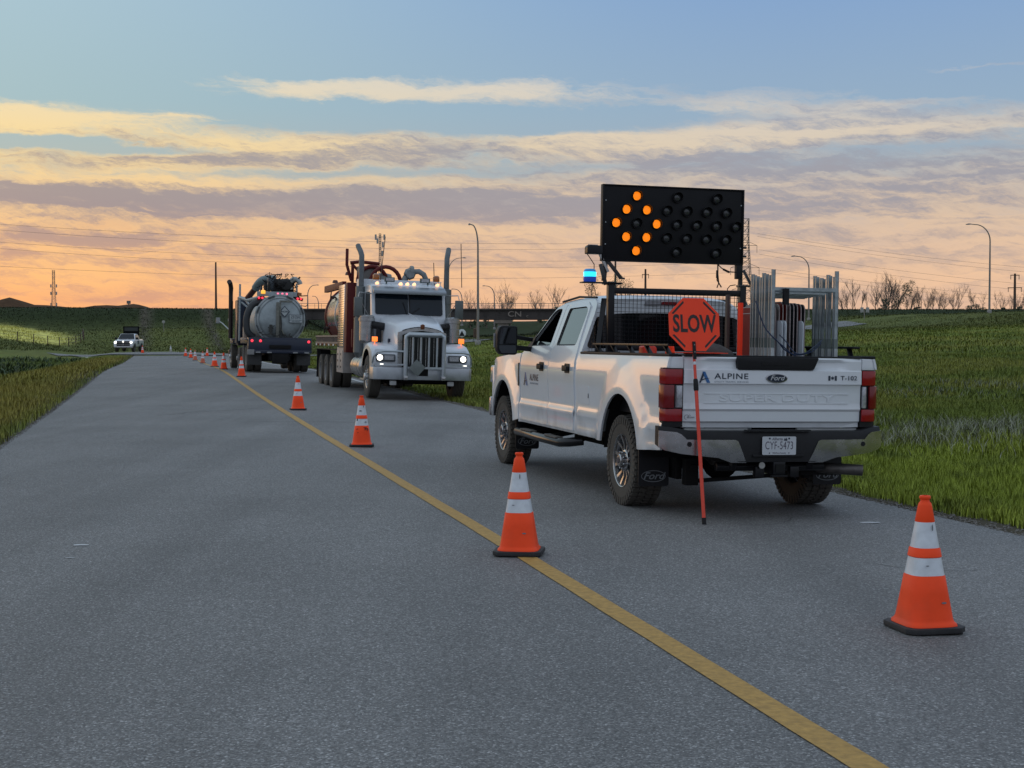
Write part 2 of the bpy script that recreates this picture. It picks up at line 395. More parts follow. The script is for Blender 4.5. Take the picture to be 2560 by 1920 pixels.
def fnoise(x, y, o=4):
    return sum(vnoise(x*2**k+17*k, y*2**k+5*k)*.5**k for k in range(o))/sum(.5**k for k in range(o))
def roadz(u, v):
    u = np.asarray(u, float); v = np.asarray(v, float)
    return np.where(v > 0, -.022*v, .006*v)+.19*np.exp(-((u-60)/20)**2)
def T(x, y):
    x = np.asarray(x, float); y = np.asarray(y, float); u, v = xy2(x, y)
    rz = roadz(u, np.clip(v, -4.6, 4.35))
    dl = -v-4.6; dr = v-4.35
    n = fnoise(x*.25, y*.25, 3)-.5; nb = fnoise(x*.06+9, y*.06, 3)-.5
    rise = 3.4*ssn(152, 212, y)
    tr = rz+1.45*ssn(25, 120, y)*ssn(13, 30, v)+1.1*ssn(30, 75, v)+2.0*ssn(70, 92, v)+rise*(1-ssn(12, 32, v))+ssn(.5, 6, dr)*n*.25-.12*ssn(0, 2, dr)*(1-ssn(4, 8, dr))
    tl = rz-.30*ssn(1.5, 5, dl)*(1-ssn(12, 20, dl))+3.4*np.maximum(ssn(98, 212, y)*ssn(4, 18, dl), ssn(152, 212, y))+ssn(1, 6, dl)*n*.3
    z = np.where(dr > 0, tr, np.where(dl > 0, tl, rz+rise))
    z = z+ssn(10, 60, np.abs(v))*nb*.5*(1-ssn(120, 150, y))
    ze = 5.75+.35*ssn(-20, -90, x)
    mask = np.maximum(ssn(-26, -37, x), ssn(2, 13, x))
    z = z+(ze-z)*ssn(198, 213, y)*mask
    z = z+(5.2-z)*ssn(228, 240, y)*mask+(5.0-z)*ssn(225, 300, y)*(1-mask)
    for bx, bh, bw in ((-101, 2.6, 9), (-93, 3.3, 5.5), (-84, 2.4, 5), (-77, 2.1, 5), (-71, 2.7, 4.5), (-62, 1.7, 6), (-53, 1.3, 6), (-44, 1.0, 7)): z = z+.72*bh*np.exp(-((x-bx)/bw)**2-((y-265)/9.0)**2)*(.8+.5*fnoise(x*.3, y*.3, 3))
    inr = (dr < 0) & (dl < 0) & (u < 126)
    return np.where(inr, rz-.06, z)
def grasscol(x, y):
    x = np.asarray(x, float); y = np.asarray(y, float); u, v = xy2(x, y)
    n = fnoise(x*.35, y*.35, 4); n2 = fnoise(x*.09+40, y*.09, 3); n3 = fnoise(x*1.3, y*1.3, 3)
    A = np.array([.062, .105, .022]); B = np.array([.088, .122, .028]); Cc = np.array([.035, .065, .022]); D = np.array([.14, .13, .05]); Wd = np.array([.15, .16, .12])
    mx = lambda a, b, t: a+(b-a)*np.clip(t, 0, 1)[..., None]
    c = mx(A, B, ssn(.42, .62, n))
    c = mx(c, Cc, ssn(.45, .75, n2)*.4)
    near = (v > 0)*(1-ssn(18, 30, y))
    c = mx(c, np.array([.125, .20, .03]), near*.75*ssn(.3, .55, n3+.1))
    left = ssn(-4.6, -5.2, v)*(1-ssn(-7.5, -9.5, v))*(1-ssn(100, 125, y))
    c = mx(c, np.array([.17, .145, .045]), left*.34)
    wl = ssn(-7.8, -9.5, v)*(1-ssn(-30, -45, v))*(1-ssn(112, 138, y))
    c = mx(c, Cc*1.15, wl*.75)
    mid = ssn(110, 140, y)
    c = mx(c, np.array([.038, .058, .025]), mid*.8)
    # pale mown field to the far left, curved edge
    fx = (x+83)/29; fy = (y-172)/32
    c = mx(c, np.array([.26, .32, .12]), (1-ssn(.92, 1.0, np.sqrt(fx*fx+fy*fy)))*(x < -40))
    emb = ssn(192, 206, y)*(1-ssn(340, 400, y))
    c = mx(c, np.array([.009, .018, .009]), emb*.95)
    bare = ssn(236, 246, y)*(1-ssn(290, 330, y))*(x < -40)
    c = mx(c, np.array([.035, .024, .018]), bare*.85)
    c = mx(c, np.array([.10, .11, .04]), ssn(70, 110, x)*0+0*x)
    return c*(.85+.3*n3)[..., None]*np.array([3.3, 2.5, 1.85])
def build_ground():
    us = list(np.arange(-20, 60, 1.0))+list(np.arange(60, 330, 2.0))+[330*1.22**k for k in range(0, 15)]
    vr = [4.35, 4.42, 4.6, 4.9, 5.4, 6, 7, 8.2, 9.6]+list(np.arange(11.5, 130, 2.2))+[130*1.25**k for k in range(0, 16)]
    vl = [-4.6, -4.67, -4.85, -5.15, -5.6, -6.3, -7.3, -8.5, -10]+list(-np.arange(12, 130, 2.2))+[-130*1.25**k for k in range(0, 16)]
    vs = sorted(vl)+[-3, -1.5, 0, 1.5, 3]+vr
    U, V = np.meshgrid(us, vs, indexing='ij'); X = 2.49-HS*U+HC*V; Y = HC*U+HS*V
    Zz = T(X, Y); edge = (V > -4.61) & (V < 4.36) & (U < 126); Zz = np.where(edge, roadz(U, V)-.06, Zz)
    nu, nv = U.shape; P = np.stack([X, Y, Zz], -1).reshape(-1, 3)
    i = np.arange(nu-1)[:, None]*nv+np.arange(nv-1)[None]; F = np.stack([i, i+1, i+nv+1, i+nv], -1).reshape(-1, 4)
    me = bpy.data.meshes.new('ground'); me.from_pydata(P.tolist(), [], F.tolist())
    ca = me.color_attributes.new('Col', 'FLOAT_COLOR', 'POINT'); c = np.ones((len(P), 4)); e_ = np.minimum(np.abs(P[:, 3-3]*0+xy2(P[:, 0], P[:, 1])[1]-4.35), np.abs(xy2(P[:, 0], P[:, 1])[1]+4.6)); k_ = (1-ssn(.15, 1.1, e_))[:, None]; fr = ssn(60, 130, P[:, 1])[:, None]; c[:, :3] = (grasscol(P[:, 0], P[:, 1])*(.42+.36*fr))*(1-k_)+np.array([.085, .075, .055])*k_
    ca.data.foreach_set('color', c.ravel()); me.shade_smooth()
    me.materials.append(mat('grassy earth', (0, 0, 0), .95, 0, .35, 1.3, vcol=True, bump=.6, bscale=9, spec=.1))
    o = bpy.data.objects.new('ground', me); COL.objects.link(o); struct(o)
build_ground()

def asphalt():
    m = bpy.data.materials.new('worn asphalt'); m.use_nodes = True; nt = m.node_tree; N = nt.nodes; L = nt.links; b = N['Principled BSDF']
    tc = N.new('ShaderNodeTexCoord')
    def nz(s, d=4, r=.6, vec=None):
        n = N.new('ShaderNodeTexNoise'); L.new(vec or tc.outputs['Object'], n.inputs['Vector']); n.inputs['Scale'].default_value = s; n.inputs['Detail'].default_value = d; n.inputs['Roughness'].default_value = r; return n.outputs['Fac']
    vo = N.new('ShaderNodeTexVoronoi'); L.new(tc.outputs['Object'], vo.inputs['Vector']); vo.inputs['Scale'].default_value = 120
    def rmp(x, st):
        r = N.new('ShaderNodeValToRGB'); L.new(x, r.inputs[0]); e = r.color_ramp.elements
        while len(e) < len(st): e.new(.5)
        for i, (p, c) in enumerate(st): e[i].position = p; e[i].color = (*c, 1)
        return r.outputs[0]
    def mul(a, b_, f=1.0):
        n = N.new('ShaderNodeMix'); n.data_type = 'RGBA'; n.blend_type = 'MULTIPLY'; n.inputs['Factor'].default_value = f; L.new(a, n.inputs['A']); L.new(b_, n.inputs['B']); return n.outputs['Result']
    sep = N.new('ShaderNodeSeparateXYZ'); L.new(vo.outputs['Color'], sep.inputs[0])
    stone = rmp(sep.outputs[0], [(0, (.098, .097, .096)), (.45, (.140, .139, .137)), (.8, (.188, .186, .183)), (.94, (.26, .258, .255)), (1, (.38, .378, .375))])
    fine = rmp(nz(60, 5, .75), [(.32, (.62,)*3), (.5, (1.0,)*3), (.68, (1.45,)*3)])
    big = rmp(nz(.35, 5, .6), [(.3, (.88,)*3), (.7, (1.16,)*3)])
    mp = N.new('ShaderNodeMapping'); L.new(tc.outputs['Object'], mp.inputs[0]); mp.inputs['Rotation'].default_value = (0, 0, rad(-13.9)); mp.inputs['Scale'].default_value = (1.1, .05, 1)
    strk = rmp(nz(1.0, 4, .55, mp.outputs[0]), [(.30, (.86,)*3), (.5, (1.02,)*3), (.70, (1.14,)*3)])
    c = mul(mul(mul(stone, fine), big), strk); L.new(c, b.inputs['Base Color'])
    b.inputs['Roughness'].default_value = .72; b.inputs['Specular IOR Level'].default_value = .35
    bp = N.new('ShaderNodeBump'); bp.inputs['Strength'].default_value = .55; bp.inputs['Distance'].default_value = .006
    L.new(vo.outputs['Distance'], bp.inputs['Height']); bp.invert = True
    bp2 = N.new('ShaderNodeBump'); bp2.inputs['Strength'].default_value = .5; bp2.inputs['Distance'].default_value = .01; L.new(nz(45, 5, .7), bp2.inputs['Height']); L.new(bp.outputs[0], bp2.inputs['Normal'])
    L.new(bp2.outputs[0], b.inputs['Normal'])
    return m
ASPH = asphalt()
def strip(name, us, vs, zf, m, off=0.0, jit=0.0, bend=0.0):
    P = []; nv = len(vs)
    for i, u in enumerate(us):
        for j, v in enumerate(vs):
            vv = v+bend*max(0, 1-u/10)
            if jit and (j == 0 or j == nv-1): vv = vv+(fnoise(np.array(u*2.3), np.array(v*3.0), 3)-.5)*jit
            x, y = uv2(u, vv); P.append((float(x), float(y), float(zf(u, vv))+off))
    F = [(i*nv+j, i*nv+j+1, (i+1)*nv+j+1, (i+1)*nv+j) for i in range(len(us)-1) for j in range(nv-1)]
    me = bpy.data.meshes.new(name); me.from_pydata(P, [], F); me.shade_smooth(); me.materials.append(m)
    o = bpy.data.objects.new(name, me); COL.objects.link(o); return struct(o)
US = [float(a) for a in np.arange(-12, 60, .4)]+[float(a) for a in np.arange(60, 127, 1.5)]
strip('road', US, [-4.6, -3, -1.5, -.3, 0, .3, 1.5, 3, 4.35], roadz, ASPH, 0.0, jit=.16)
ypaint = mat('worn yellow road paint', (.40, .235, .055), .7, 0, .32, 22, bump=.4, bscale=70)
wpaint = mat('worn white road paint', (.50, .51, .52), .7, 0, .25, 20)
strip('road_centre_line', [u for u in US if u < 111], [-.066, 0, .066], roadz, ypaint, .005, jit=.014, bend=-.06)
strip('road_edge_line', [float(a) for a in np.arange(47, 120, 1.5)], [4.0, 4.12], roadz, wpaint, .006, jit=.02)
strip('lane_dash', [125, 126.5, 128.], [-8.6, -8.4], lambda u, v: float(T(*uv2(u, v))), wpaint, .11)
def cross_road(name, path, w, off, m):
    P = []; k = len(path); F = []
    for i, (x, y) in enumerate(path):
        a = path[max(i-1, 0)]; b = path[min(i+1, k-1)]; dx, dy = b[0]-a[0], b[1]-a[1]; l = math.hypot(dx, dy); nx, ny = -dy/l, dx/l
        for j in range(7):
            t = (j/6-.5)*w; X, Y = x+nx*t, y+ny*t; P.append((X, Y, float(T(X, Y))+off))
    F = [(i*7+j, i*7+j+1, (i+1)*7+j+1, (i+1)*7+j) for i in range(k-1) for j in range(6)]
    me = bpy.data.meshes.new(name); me.from_pydata(P, [], F); me.shade_smooth(); me.materials.append(m)
    o = bpy.data.objects.new(name, me); COL.objects.link(o); return struct(o)
def smoothpath(pts, n=12):
    out = []; k = len(pts)
    for i in range(k-1):
        p0, p1, p2, p3 = [Vector(pts[max(0, min(k-1, j))]) for j in (i-1, i, i+1, i+2)]
        for s in range(n):
            t = s/n; q = .5*((2*p1)+(-p0+p2)*t+(2*p0-5*p1+4*p2-p3)*t*t+(-p0+3*p1-3*p2+p3)*t**3); out.append(tuple(q))
    out.append(tuple(pts[-1])); return out
cross_road('side_road', smoothpath([(-41, 145), (-36, 138), (-27, 130), (-14, 131), (-3, 142), (4, 158), (14, 170), (28, 174), (42, 174)], 14), 13, .07, ASPH)
for i, (x, y, w, d) in enumerate([(-3.16, 10.35, .07, .035), (3.04, 12.05, .095, .06), (-3.05, 9.75, .035, .012)]):
    m_ = MB(); n = 9; u_, v_ = xy2(x, y)
    m_.add([(x+w*math.cos(2*math.pi*k/n)*(1+.3*random.uniform(-1, 1)), y+d*math.sin(2*math.pi*k/n)*(1+.3*random.uniform(-1, 1)), float(roadz(u_, v_))+.005) for k in range(n)], [tuple(range(n))])
    struct(m_.build('road_paint_spot', wpaint))
# crack on the road by the near right cone
cr = MB(); crackm = mat('crack filler', (.012, .012, .013), .8)
def crack(pts, w):
    for (x0, y0), (x1, y1) in zip(pts, pts[1:]):
        a = math.atan2(y1-y0, x1-x0); px, py = -math.sin(a)*w/2, math.cos(a)*w/2
        z0 = float(roadz(*xy2(x0, y0)))+.003; z1 = float(roadz(*xy2(x1, y1)))+.003
        cr.add([(x0+px, y0+py, z0), (x0-px, y0-py, z0), (x1-px, y1-py, z1), (x1+px, y1+py, z1)], [(0, 1, 2, 3)])
def wander(x, y, a, n, s, j):
    p = [(x, y)]
    for _ in range(n): a += random.uniform(-j, j); x += s*math.cos(a); y += s*math.sin(a); p.append((x, y))
    return p
crack(wander(2.42, 9.75, -.25, 14, .06, .5), .006); crack(wander(2.9, 12.6, -2.6, 16, .1, .5), .006)
crack(wander(-2.55, 25.5, -2.4, 8, .3, .5), .03); crack(wander(-5.2, 30, -2.7, 9, .35, .5), .03)
struct(cr.build('road_crack', crackm, fixn=False))

# ------------------------------------------------------------------ grass
def grass(name, xs, ys, h, w, seed, tint=None, bend=.35, z0=None):
    r = np.random.default_rng(seed); n = len(xs); z = T(xs, ys) if z0 is None else z0
    a = r.random(n)*2*np.pi; h = h*(.55+.75*r.random(n)); w = w*(.6+.8*r.random(n)); la = r.random(n)*2*np.pi; le = bend*h*(.3+r.random(n))
    dx, dy = np.cos(a)*w/2, np.sin(a)*w/2; lx, ly = np.cos(la)*le, np.sin(la)*le
    P = np.zeros((n, 5, 3)); base = np.stack([xs, ys, z-.02], -1)
    P[:, 0] = base-np.stack([dx, dy, 0*dx], -1); P[:, 1] = base+np.stack([dx, dy, 0*dx], -1)
    mid = base+np.stack([lx*.3, ly*.3, h*.6], -1)
    P[:, 2] = mid+np.stack([dx*.75, dy*.75, 0*dx], -1); P[:, 3] = mid-np.stack([dx*.75, dy*.75, 0*dx], -1)
    P[:, 4] = base+np.stack([lx, ly, h], -1)
    i = np.arange(n)*5; q = np.stack([i, i+1, i+2, i+3], -1); t = np.stack([i+3, i+2, i+4], -1)
    me = bpy.data.meshes.new(name); me.vertices.add(n*5); me.vertices.foreach_set('co', P.ravel())
    lp = np.concatenate([q.ravel(), t.ravel()]); me.loops.add(len(lp)); me.loops.foreach_set('vertex_index', lp)
    st = np.concatenate([np.arange(n)*4, 4*n+np.arange(n)*3]); me.polygons.add(2*n); me.polygons.foreach_set('loop_start', st)
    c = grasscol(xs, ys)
    if tint is not None: c = c*0+np.array(tint)
    c = c*(.78+.44*r.random(n))[:, None]*np.array([1.0, 1.0, 1.0])
    c = c+(r.random(n) > .94)[:, None]*np.array([.07, .055, .02])
    C = np.ones((n, 5, 4)); C[:, :, :3] = c[:, None]
    me.update(calc_edges=True); ca = me.color_attributes.new('Col', 'FLOAT_COLOR', 'POINT'); ca.data.foreach_set('color', C.ravel())
    # soft, upward-leaning normals
    nn = np.stack([dy*0+lx*.6, ly*.6, h], -1); nn += r.normal(size=nn.shape)*.35*h[:, None]; nn /= np.linalg.norm(nn, axis=1)[:, None]
    NN = np.repeat(nn, 5, 0); me.shade_smooth(); me.normals_split_custom_set_from_vertices(NN.tolist())
    me.materials.append(mat('grass blades', (0, 0, 0), .6, 0, .2, 2.0, vcol=True, spec=.25))
    o = bpy.data.objects.new(name, me); COL.objects.link(o); return o
def scatter(n, y0, y1, vmin, vmax, seed, pmax=1.0, side=1, marg=.42):
    r = np.random.default_rng(seed); y = (r.random(n)**pmax)*(y1-y0)+y0
    # lateral range that the road's own frame gives, kept a little wider than the view
    x = (r.random(n)*2-1)*marg*y
    u, v = xy2(x, y); k = (v > vmin) & (v < vmax); return x[k], y[k]
g = []
for j, (n, y0, y1, h, w) in enumerate([(480000, 9.5, 20, .125, .005), (420000, 20, 36, .13, .0075), (320000, 36, 70, .13, .013), (240000, 70, 175, .15, .035)]):
    x, y = scatter(n, y0, y1, 4.38, 400, 20+j, 1.0)
    dv = xy2(x, y)[1]-4.35; k = (RNG.random(len(x)) < (.65+.5*fnoise(x*.5, y*.5, 3))) & (dv > .30*fnoise(x*1.7, y*1.7, 3)*1.2-.02); x, y = x[k], y[k]
    o = grass('verge_grass', x, y, h, w, 30+j); tag(o, ['short grass beside the right road edge', 'long green grass on the bank', 'green grass of the middle bank', 'grass up the far right bank'][j], 'grass'); struct(o, 'stuff')
for j, (n, y0, y1, h, w) in enumerate([(340000, 17, 45, .14, .008), (260000, 45, 120, .14, .018)]):
    x, y = scatter(n, y0, y1, -400, -4.63, 50+j, 1.0)
    k = RNG.random(len(x)) < (.35+.9*fnoise(x*.5, y*.5, 3)); x, y = x[k], y[k]
    o = grass('verge_grass', x, y, h, w, 60+j); tag(o, ['yellowing grass along the left road edge', 'rough grass of the far left verge'][j], 'grass'); struct(o, 'stuff')
x, y = scatter(240000, 118, 235, -400, 400, 77); k = (np.abs(xy2(x, y)[1]) > 0) & ~((y < 142) & (x < 2) & (x > -46)) & ~((y < 156) & (x < -34) & (x > -49)) & ~((y > 150) & (y < 182) & (x > -2))
o = grass('meadow_grass', x[k], y[k], .17, .07, 78); tag(o, 'rough grass over the distant slopes', 'grass'); struct(o, 'stuff')
for j, (n, v0, v1, u0, u1, lab) in enumerate([(150000, -15, -4.65, -6, 18.5, 'short grass of the left verge close to the viewer'), (110000, 4.5, 13, -4, 11, 'short grass of the right verge close to the viewer')]):
    r = np.random.default_rng(90+j); uu = u0+(u1-u0)*r.random(n); vv_ = v0+(v1-v0)*r.random(n); x, y = uv2(uu, vv_); k = (y < (17.2 if j == 0 else 9.7)); x, y = x[k], y[k]
    k = np.minimum(np.abs(xy2(x, y)[1]+4.6), np.abs(xy2(x, y)[1]-4.35)) > .3*fnoise(x*1.7, y*1.7, 3); o = grass('verge_grass', x[k], y[k], .13, .007, 95+j); tag(o, lab, 'grass'); struct(o, 'stuff')
# a band of pale-flowering weeds on the right bank
r = np.random.default_rng(5); n = 8000
cy = 24.5+r.normal(size=n)*1.5; cx = 4.8+r.random(n)*7.5; cy = cy+(cx-6)*-.15; k = fnoise(cx*.9, cy*.7, 3) > .43
o = grass('flowering_weeds', cx[k], cy[k], .24, .010, 6, tint=(.36, .37, .28), bend=.8); tag(o, 'pale flowering weeds across the right bank', 'weeds'); struct(o, 'stuff')
cx2 = 2+r.random(3000)*14; cy2 = 42+r.normal(size=3000)*2.5; k = (fnoise(cx2*.5, cy2*.4, 3) > .55) & (xy2(cx2, cy2)[1] > 6)
o = grass('flowering_weeds', cx2[k], cy2[k], .2, .02, 7, tint=(.22, .24, .19), bend=.8); tag(o, 'faint grey weeds higher up the right bank', 'weeds'); struct(o, 'stuff')
# dark leafy ground cover in the left hollow
n = 14000; cx3 = -46+r.random(n)*36; cy3 = 48+r.random(n)*76; u3, v3 = xy2(cx3, cy3); k = (v3 < -8.4) & (v3 > -30) & (fnoise(cx3*.3, cy3*.12, 3) > .5)
o = grass('leafy_weeds', cx3[k], cy3[k], .32, .07, 8, tint=(.06, .095, .045), bend=.9); tag(o, 'dark leafy weeds in the hollow left of the road', 'weeds'); struct(o, 'stuff')

# loose gravel along both road edges
r = np.random.default_rng(15); n = 13000; uu = 8+(r.random(n)**1.3)*44; sd_ = r.random(n) < .5; vv_ = np.where(sd_, 4.30+np.abs(r.normal(size=n))*.16, -4.55-np.abs(r.normal(size=n))*.18)
gx, gy = uv2(uu, vv_); gz = np.maximum(T(gx, gy), np.where((vv_ < 4.36) & (vv_ > -4.61), roadz(uu, vv_), -9)); sz = .005+.011*r.random(n)**2; P = np.zeros((n, 6, 3)); base = np.stack([gx, gy, gz], -1)
off = np.array([(1, 0, .3), (0, 1, .3), (-1, 0, .3), (0, -1, .3), (0, 0, 1), (0, 0, -.4)]); P = base[:, None]+off[None]*sz[:, None, None]*(.7+.6*r.random((n, 6, 1)))
tri = np.array([(0, 1, 4), (1, 2, 4), (2, 3, 4), (3, 0, 4), (1, 0, 5), (2, 1, 5), (3, 2, 5), (0, 3, 5)]); F = (np.arange(n)[:, None, None]*6+tri[None]).reshape(-1, 3)
me = bpy.data.meshes.new('gravel'); me.from_pydata(P.reshape(-1, 3).tolist(), [], F.tolist()); me.materials.append(mat('loose gravel', (.17, .16, .145), .85, 0, .4, 40)); o = bpy.data.objects.new('gravel', me); COL.objects.link(o); tag(o, 'loose grey gravel scattered along both edges of the road', 'gravel'); struct(o, 'stuff')

# ------------------------------------------------------------------ traffic cones
def conesq(r, z, k, n=28):
    out = []
    for i in range(n):
        a = 2*math.pi*(i+.5)/n; c, s = math.cos(a), math.sin(a)
        rr = (abs(c)**k+abs(s)**k)**(-1/k); out.append((r*rr*c, r*rr*s, z))
    return out
def cone_body(z0, z1, ra, rb, k0, k1, n=3):
    m = MB(); secs = [conesq(ra+(rb-ra)*i/n, z0+(z1-z0)*i/n, k0+(k1-k0)*i/n) for i in range(n+1)]; return secs
blackrub = mat('black rubber base', (.014, .014, .016), .7, 0, .3, 25, bump=.2, dirt=(.05, .05, .05), dirtz=(-.3, .2))
def make_cone(variant=0):
    t = thing('traffic_cone', 'x', 'traffic cone')
    R = lambda z: .131-(z-.035)*(.131-.028)/.665
    m = MB(); cor = .055; pts = []
    for i in range(8):
        a = rad(22.5+45*i); pts.append((.183/math.cos(rad(22.5))*math.cos(a)*1.0, .183/math.cos(rad(22.5))*math.sin(a)))
    pts = [(-.168, -.125), (-.125, -.168), (.125, -.168), (.168, -.125), (.168, .125), (.125, .168), (-.125, .168), (-.168, .125)]
    m.prism(pts, 'z', .008, .036)
    for sx in (-1, 1):
        for sy in (-1, 1): m.box(sx*.12-.025, sx*.12+.025, sy*.12-.025, sy*.12+.025, 0, .009)
    m.build('base', [blackrub], t, bevel=.005)
    om = orange if variant != 2 else mat('faded orange plastic', (.52, .12, .06), .5, 0, .25, 9)
    m = MB(); c = lambda z, k, e=0: conesq(R(z)+e, z, k)
    m.loft([conesq(.143, .037, 5), conesq(.141, .047, 5), c(.055, 5, .003), c(.07, 4.2, .002), c(.2, 3.6, .003), c(.292, 3.2, .004), c(.296, 3.2, 0), c(.34, 3.0, -.001), c(.388, 2.8, 0), c(.392, 2.8, .005), c(.434, 2.6, .005), c(.438, 2.6, 0), c(.5, 2.4, -.001), c(.571, 2.2, 0), c(.575, 2.1, .0025), c(.655, 2, .001), c(.668, 2, -.001), conesq(.024, .676, 2), conesq(.023, .686, 2), conesq(.029, .692, 2), conesq(.029, .703, 2), conesq(.026, .707, 2), conesq(.018, .707, 2), conesq(.016, .66, 2)], cap=False)
    m.build('body', [om], t, sharp=50)
    m = MB(); m.loft([c(.296, 3.2, .0012), c(.34, 3.0, .0012), c(.388, 2.8, .0012)], cap=False); m.build('reflective_band', [reflw], t, sharp=60)
    m = MB(); m.loft([c(.438, 2.6, .0012), c(.5, 2.4, .0012), c(.571, 2.2, .0012)], cap=False); m.build('reflective_band', [reflw], t, sharp=60)
    if variant == 0:
        sc = mat('faint grey scuff', (.16, .17, .18), .8, 0, .2, 50)
        for (px, z, w, h) in ((.012, .545, .008, .035), (-.03, .35, .02, .006), (.05, .16, .03, .01)):
            n = 9; P = []; m = MB()
            for i in range(n):
                a = 2*math.pi*i/n; X = px+w/2*math.cos(a); Z = z+h/2*math.sin(a); P.append((X, -(R(Z)+.0075), Z))
            m.add(P, [tuple(range(n))]); m.build('scuff_mark', [sc], t, fixn=False)
    if variant == 1:
        sc = mat('black scuff', (.02, .02, .022), .8, 0, .2, 50)
        rr = random.Random(4)
        for (px, z, w, h) in ((-.015, .50, .05, .014), (-.06, .38, .02, .03), (.06, .345, .03, .012), (.05, .27, .05, .01), (.06, .255, .04, .012), (.055, .24, .05, .008), (.085, .245, .012, .05), (-.06, .25, .025, .012), (.03, .56, .008, .03), (-.05, .20, .015, .01)):
            n = 9; P = []; m = MB()
            for i in range(n):
                a = 2*math.pi*i/n; f = 1+.45*rr.uniform(-1, 1); X = px+w/2*math.cos(a)*f; Z = z+h/2*math.sin(a)*f; P.append((X, -(R(Z)+.0075), Z))
            m.add(P, [tuple(range(n))]); m.build('scuff_mark', [sc], t, fixn=False)
    return t
spots = [
 (2.165, 7.42, 0, 'large orange cone alone on the asphalt at the right, nearest of all cones', 12),
 (0.05, 9.82, 0, 'clean orange cone standing on the yellow line beside the pickup', -8),
 (-2.08, 19.62, 1, 'orange cone with black scuff marks on its sleeves and body', 5),
 (-4.42, 29.3, 0, 'clean orange cone right of the yellow line in front of the white tank truck wheels', 14),
 (-9.45, 49.6, 0, 'orange cone close behind the grey tank truck, before its left rear wheels', 3),
 (-12.1, 59.6, 0, 'orange cone just left of the grey tank truck, second in the far row', 20),
 (-13.95, 66.6, 0, 'orange cone third in the far row, left of the grey tank truck', 40),
 (-17.9, 82.2, 2, 'faded orange cone fourth in the far row, with a dark middle band', 10),
 (-21.2, 95.0, 2, 'faded orange cone fifth in the far row, with dirty pale bands', 30),
 (-24.3, 107.4, 0, 'small far orange cone sixth in the row on the right of the line', 25),
 (-26.8, 116.6, 0, 'smallest far orange cone at the head of the row by the line end', 5),
 (-25.5, 118.8, 0, 'far cone set apart behind the row, nearer the truck', 12),
 (-35.2, 146.5, 3, 'pale white cone far off at the edge of the crossing road', 0),
 (-35.9, 138.0, 0, 'orange cone at the rear wheel of the distant white pickup', 0)]
protos = {}
for i, (x, y, k, lab, a) in enumerate(spots):
    u_, v_ = xy2(x, y); z = float(roadz(u_, np.clip(v_, -4.6, 4.35))) if u_ < 121 else float(T(x, y))+.08
    kk = {3: 0}.get(k, k)
    if kk not in protos: c = protos[kk] = make_cone(kk); c.location = (x, y, z); c.rotation_euler = (0, 0, rad(a))
    else: c = dup(protos[kk], (x, y, z), (0, 0, rad(a)))
    c['label'] = lab; c['group'] = 'traffic cones along the yellow line'
    if k == 3:
        for ch in c.children:
            if ch.name.startswith('body'): ch.data = ch.data.copy(); ch.data.materials[0] = mat('pale cone', (.34, .33, .26), .6, 0, .3, 9)

# ------------------------------------------------------------------ street lamps and poles
lampgrey = mat('grey lamp pole', (.23, .22, .21), .5, .4, .15, 3)  # grey raised to put distance haze into the pole colour
def px_at(px, d): return (px-1280)/3550*d
def zat(py, d): return 1.5+(845-py)/3550*d
def lamp(px, ptop, d, armx, label, dist_base=None, r=.10):
    x = px_at(px, d); zt = zat(ptop, d); zb = float(T(x, d)); sg = 1 if armx > px else -1; L_ = abs(px_at(armx, d)-x)
    t = thing('street_lamp', label, 'street lamp', (x, d, zb-.05), group='curved street lamps along the roads')
    H_ = zt-zb; m = MB(); pts = [(0, 0, 0), (0, 0, H_*.5), (0, 0, H_-1.9)]; rr = [r, r*.8, r*.62]
    for k in range(1, 9):
        a = rad(90*k/8); pts.append((sg*(1-math.cos(a))*L_*.62, 0, H_-1.9+1.85*math.sin(a))); rr.append(r*(.62-.03*k))
    pts.append((sg*L_*.85, 0, H_)); rr.append(r*.35)
    m.tube(pts, rr, 8); m.build('pole', [lampgrey], t)
    m = MB(); m.loft([[(sg*(L_*.78), -.06, H_-.06), (sg*L_*.78, .06, H_-.06), (sg*L_*.78, .06, H_+.05), (sg*L_*.78, -.06, H_+.05)], [(sg*L_*.9, -.16, H_-.09), (sg*L_*.9, .16, H_-.09), (sg*L_*.9, .12, H_+.07), (sg*L_*.9, -.12, H_+.07)], [(sg*L_*1.0, -.08, H_-.07), (sg*L_*1.0, .08, H_-.07), (sg*L_*1.0, .06, H_), (sg*L_*1.0, -.06, H_)]])
    m.build('lamp_head', [lampgrey], t)
    m = MB(); m.lathe([(.26, 0), (.26, .35), (.14, .4)], n=10); m.build('footing', [mat('concrete', (.3, .29, .28), .8)], t)
    return t
lamp(1195, 560, 122, 1171, 'tall curved street lamp between the white tank truck and the bridge lettering', r=.12)
lamp(2472, 560, 160, 2411, 'tall curved street lamp on the grassy crest at the far right', r=.13)
lamp(2021, 640, 196, 1976, 'curved street lamp rising behind the stacked sign stands', r=.13)
lamp(1236, 714, 255, 1206, 'small curved street lamp beyond the bridge among bare trees', r=.14)
lamp(770, 712, 262, 798, 'small curved street lamp beyond the bridge, arm to the right, beside the grey tank truck', r=.14)
lamp(797, 740, 318, 781, 'smallest curved street lamp between the two tank trucks', r=.15)
lamp(1155, 722, 268, 1128, 'small street lamp half hidden by the white truck mirror', r=.14)
lamp(1122, 644, 200, 1166, 'street lamp whose straight arm shows beside the right exhaust stack', r=.10)
wood = mat('weathered wood', (.085, .055, .038), .85, 0, .3, 4)
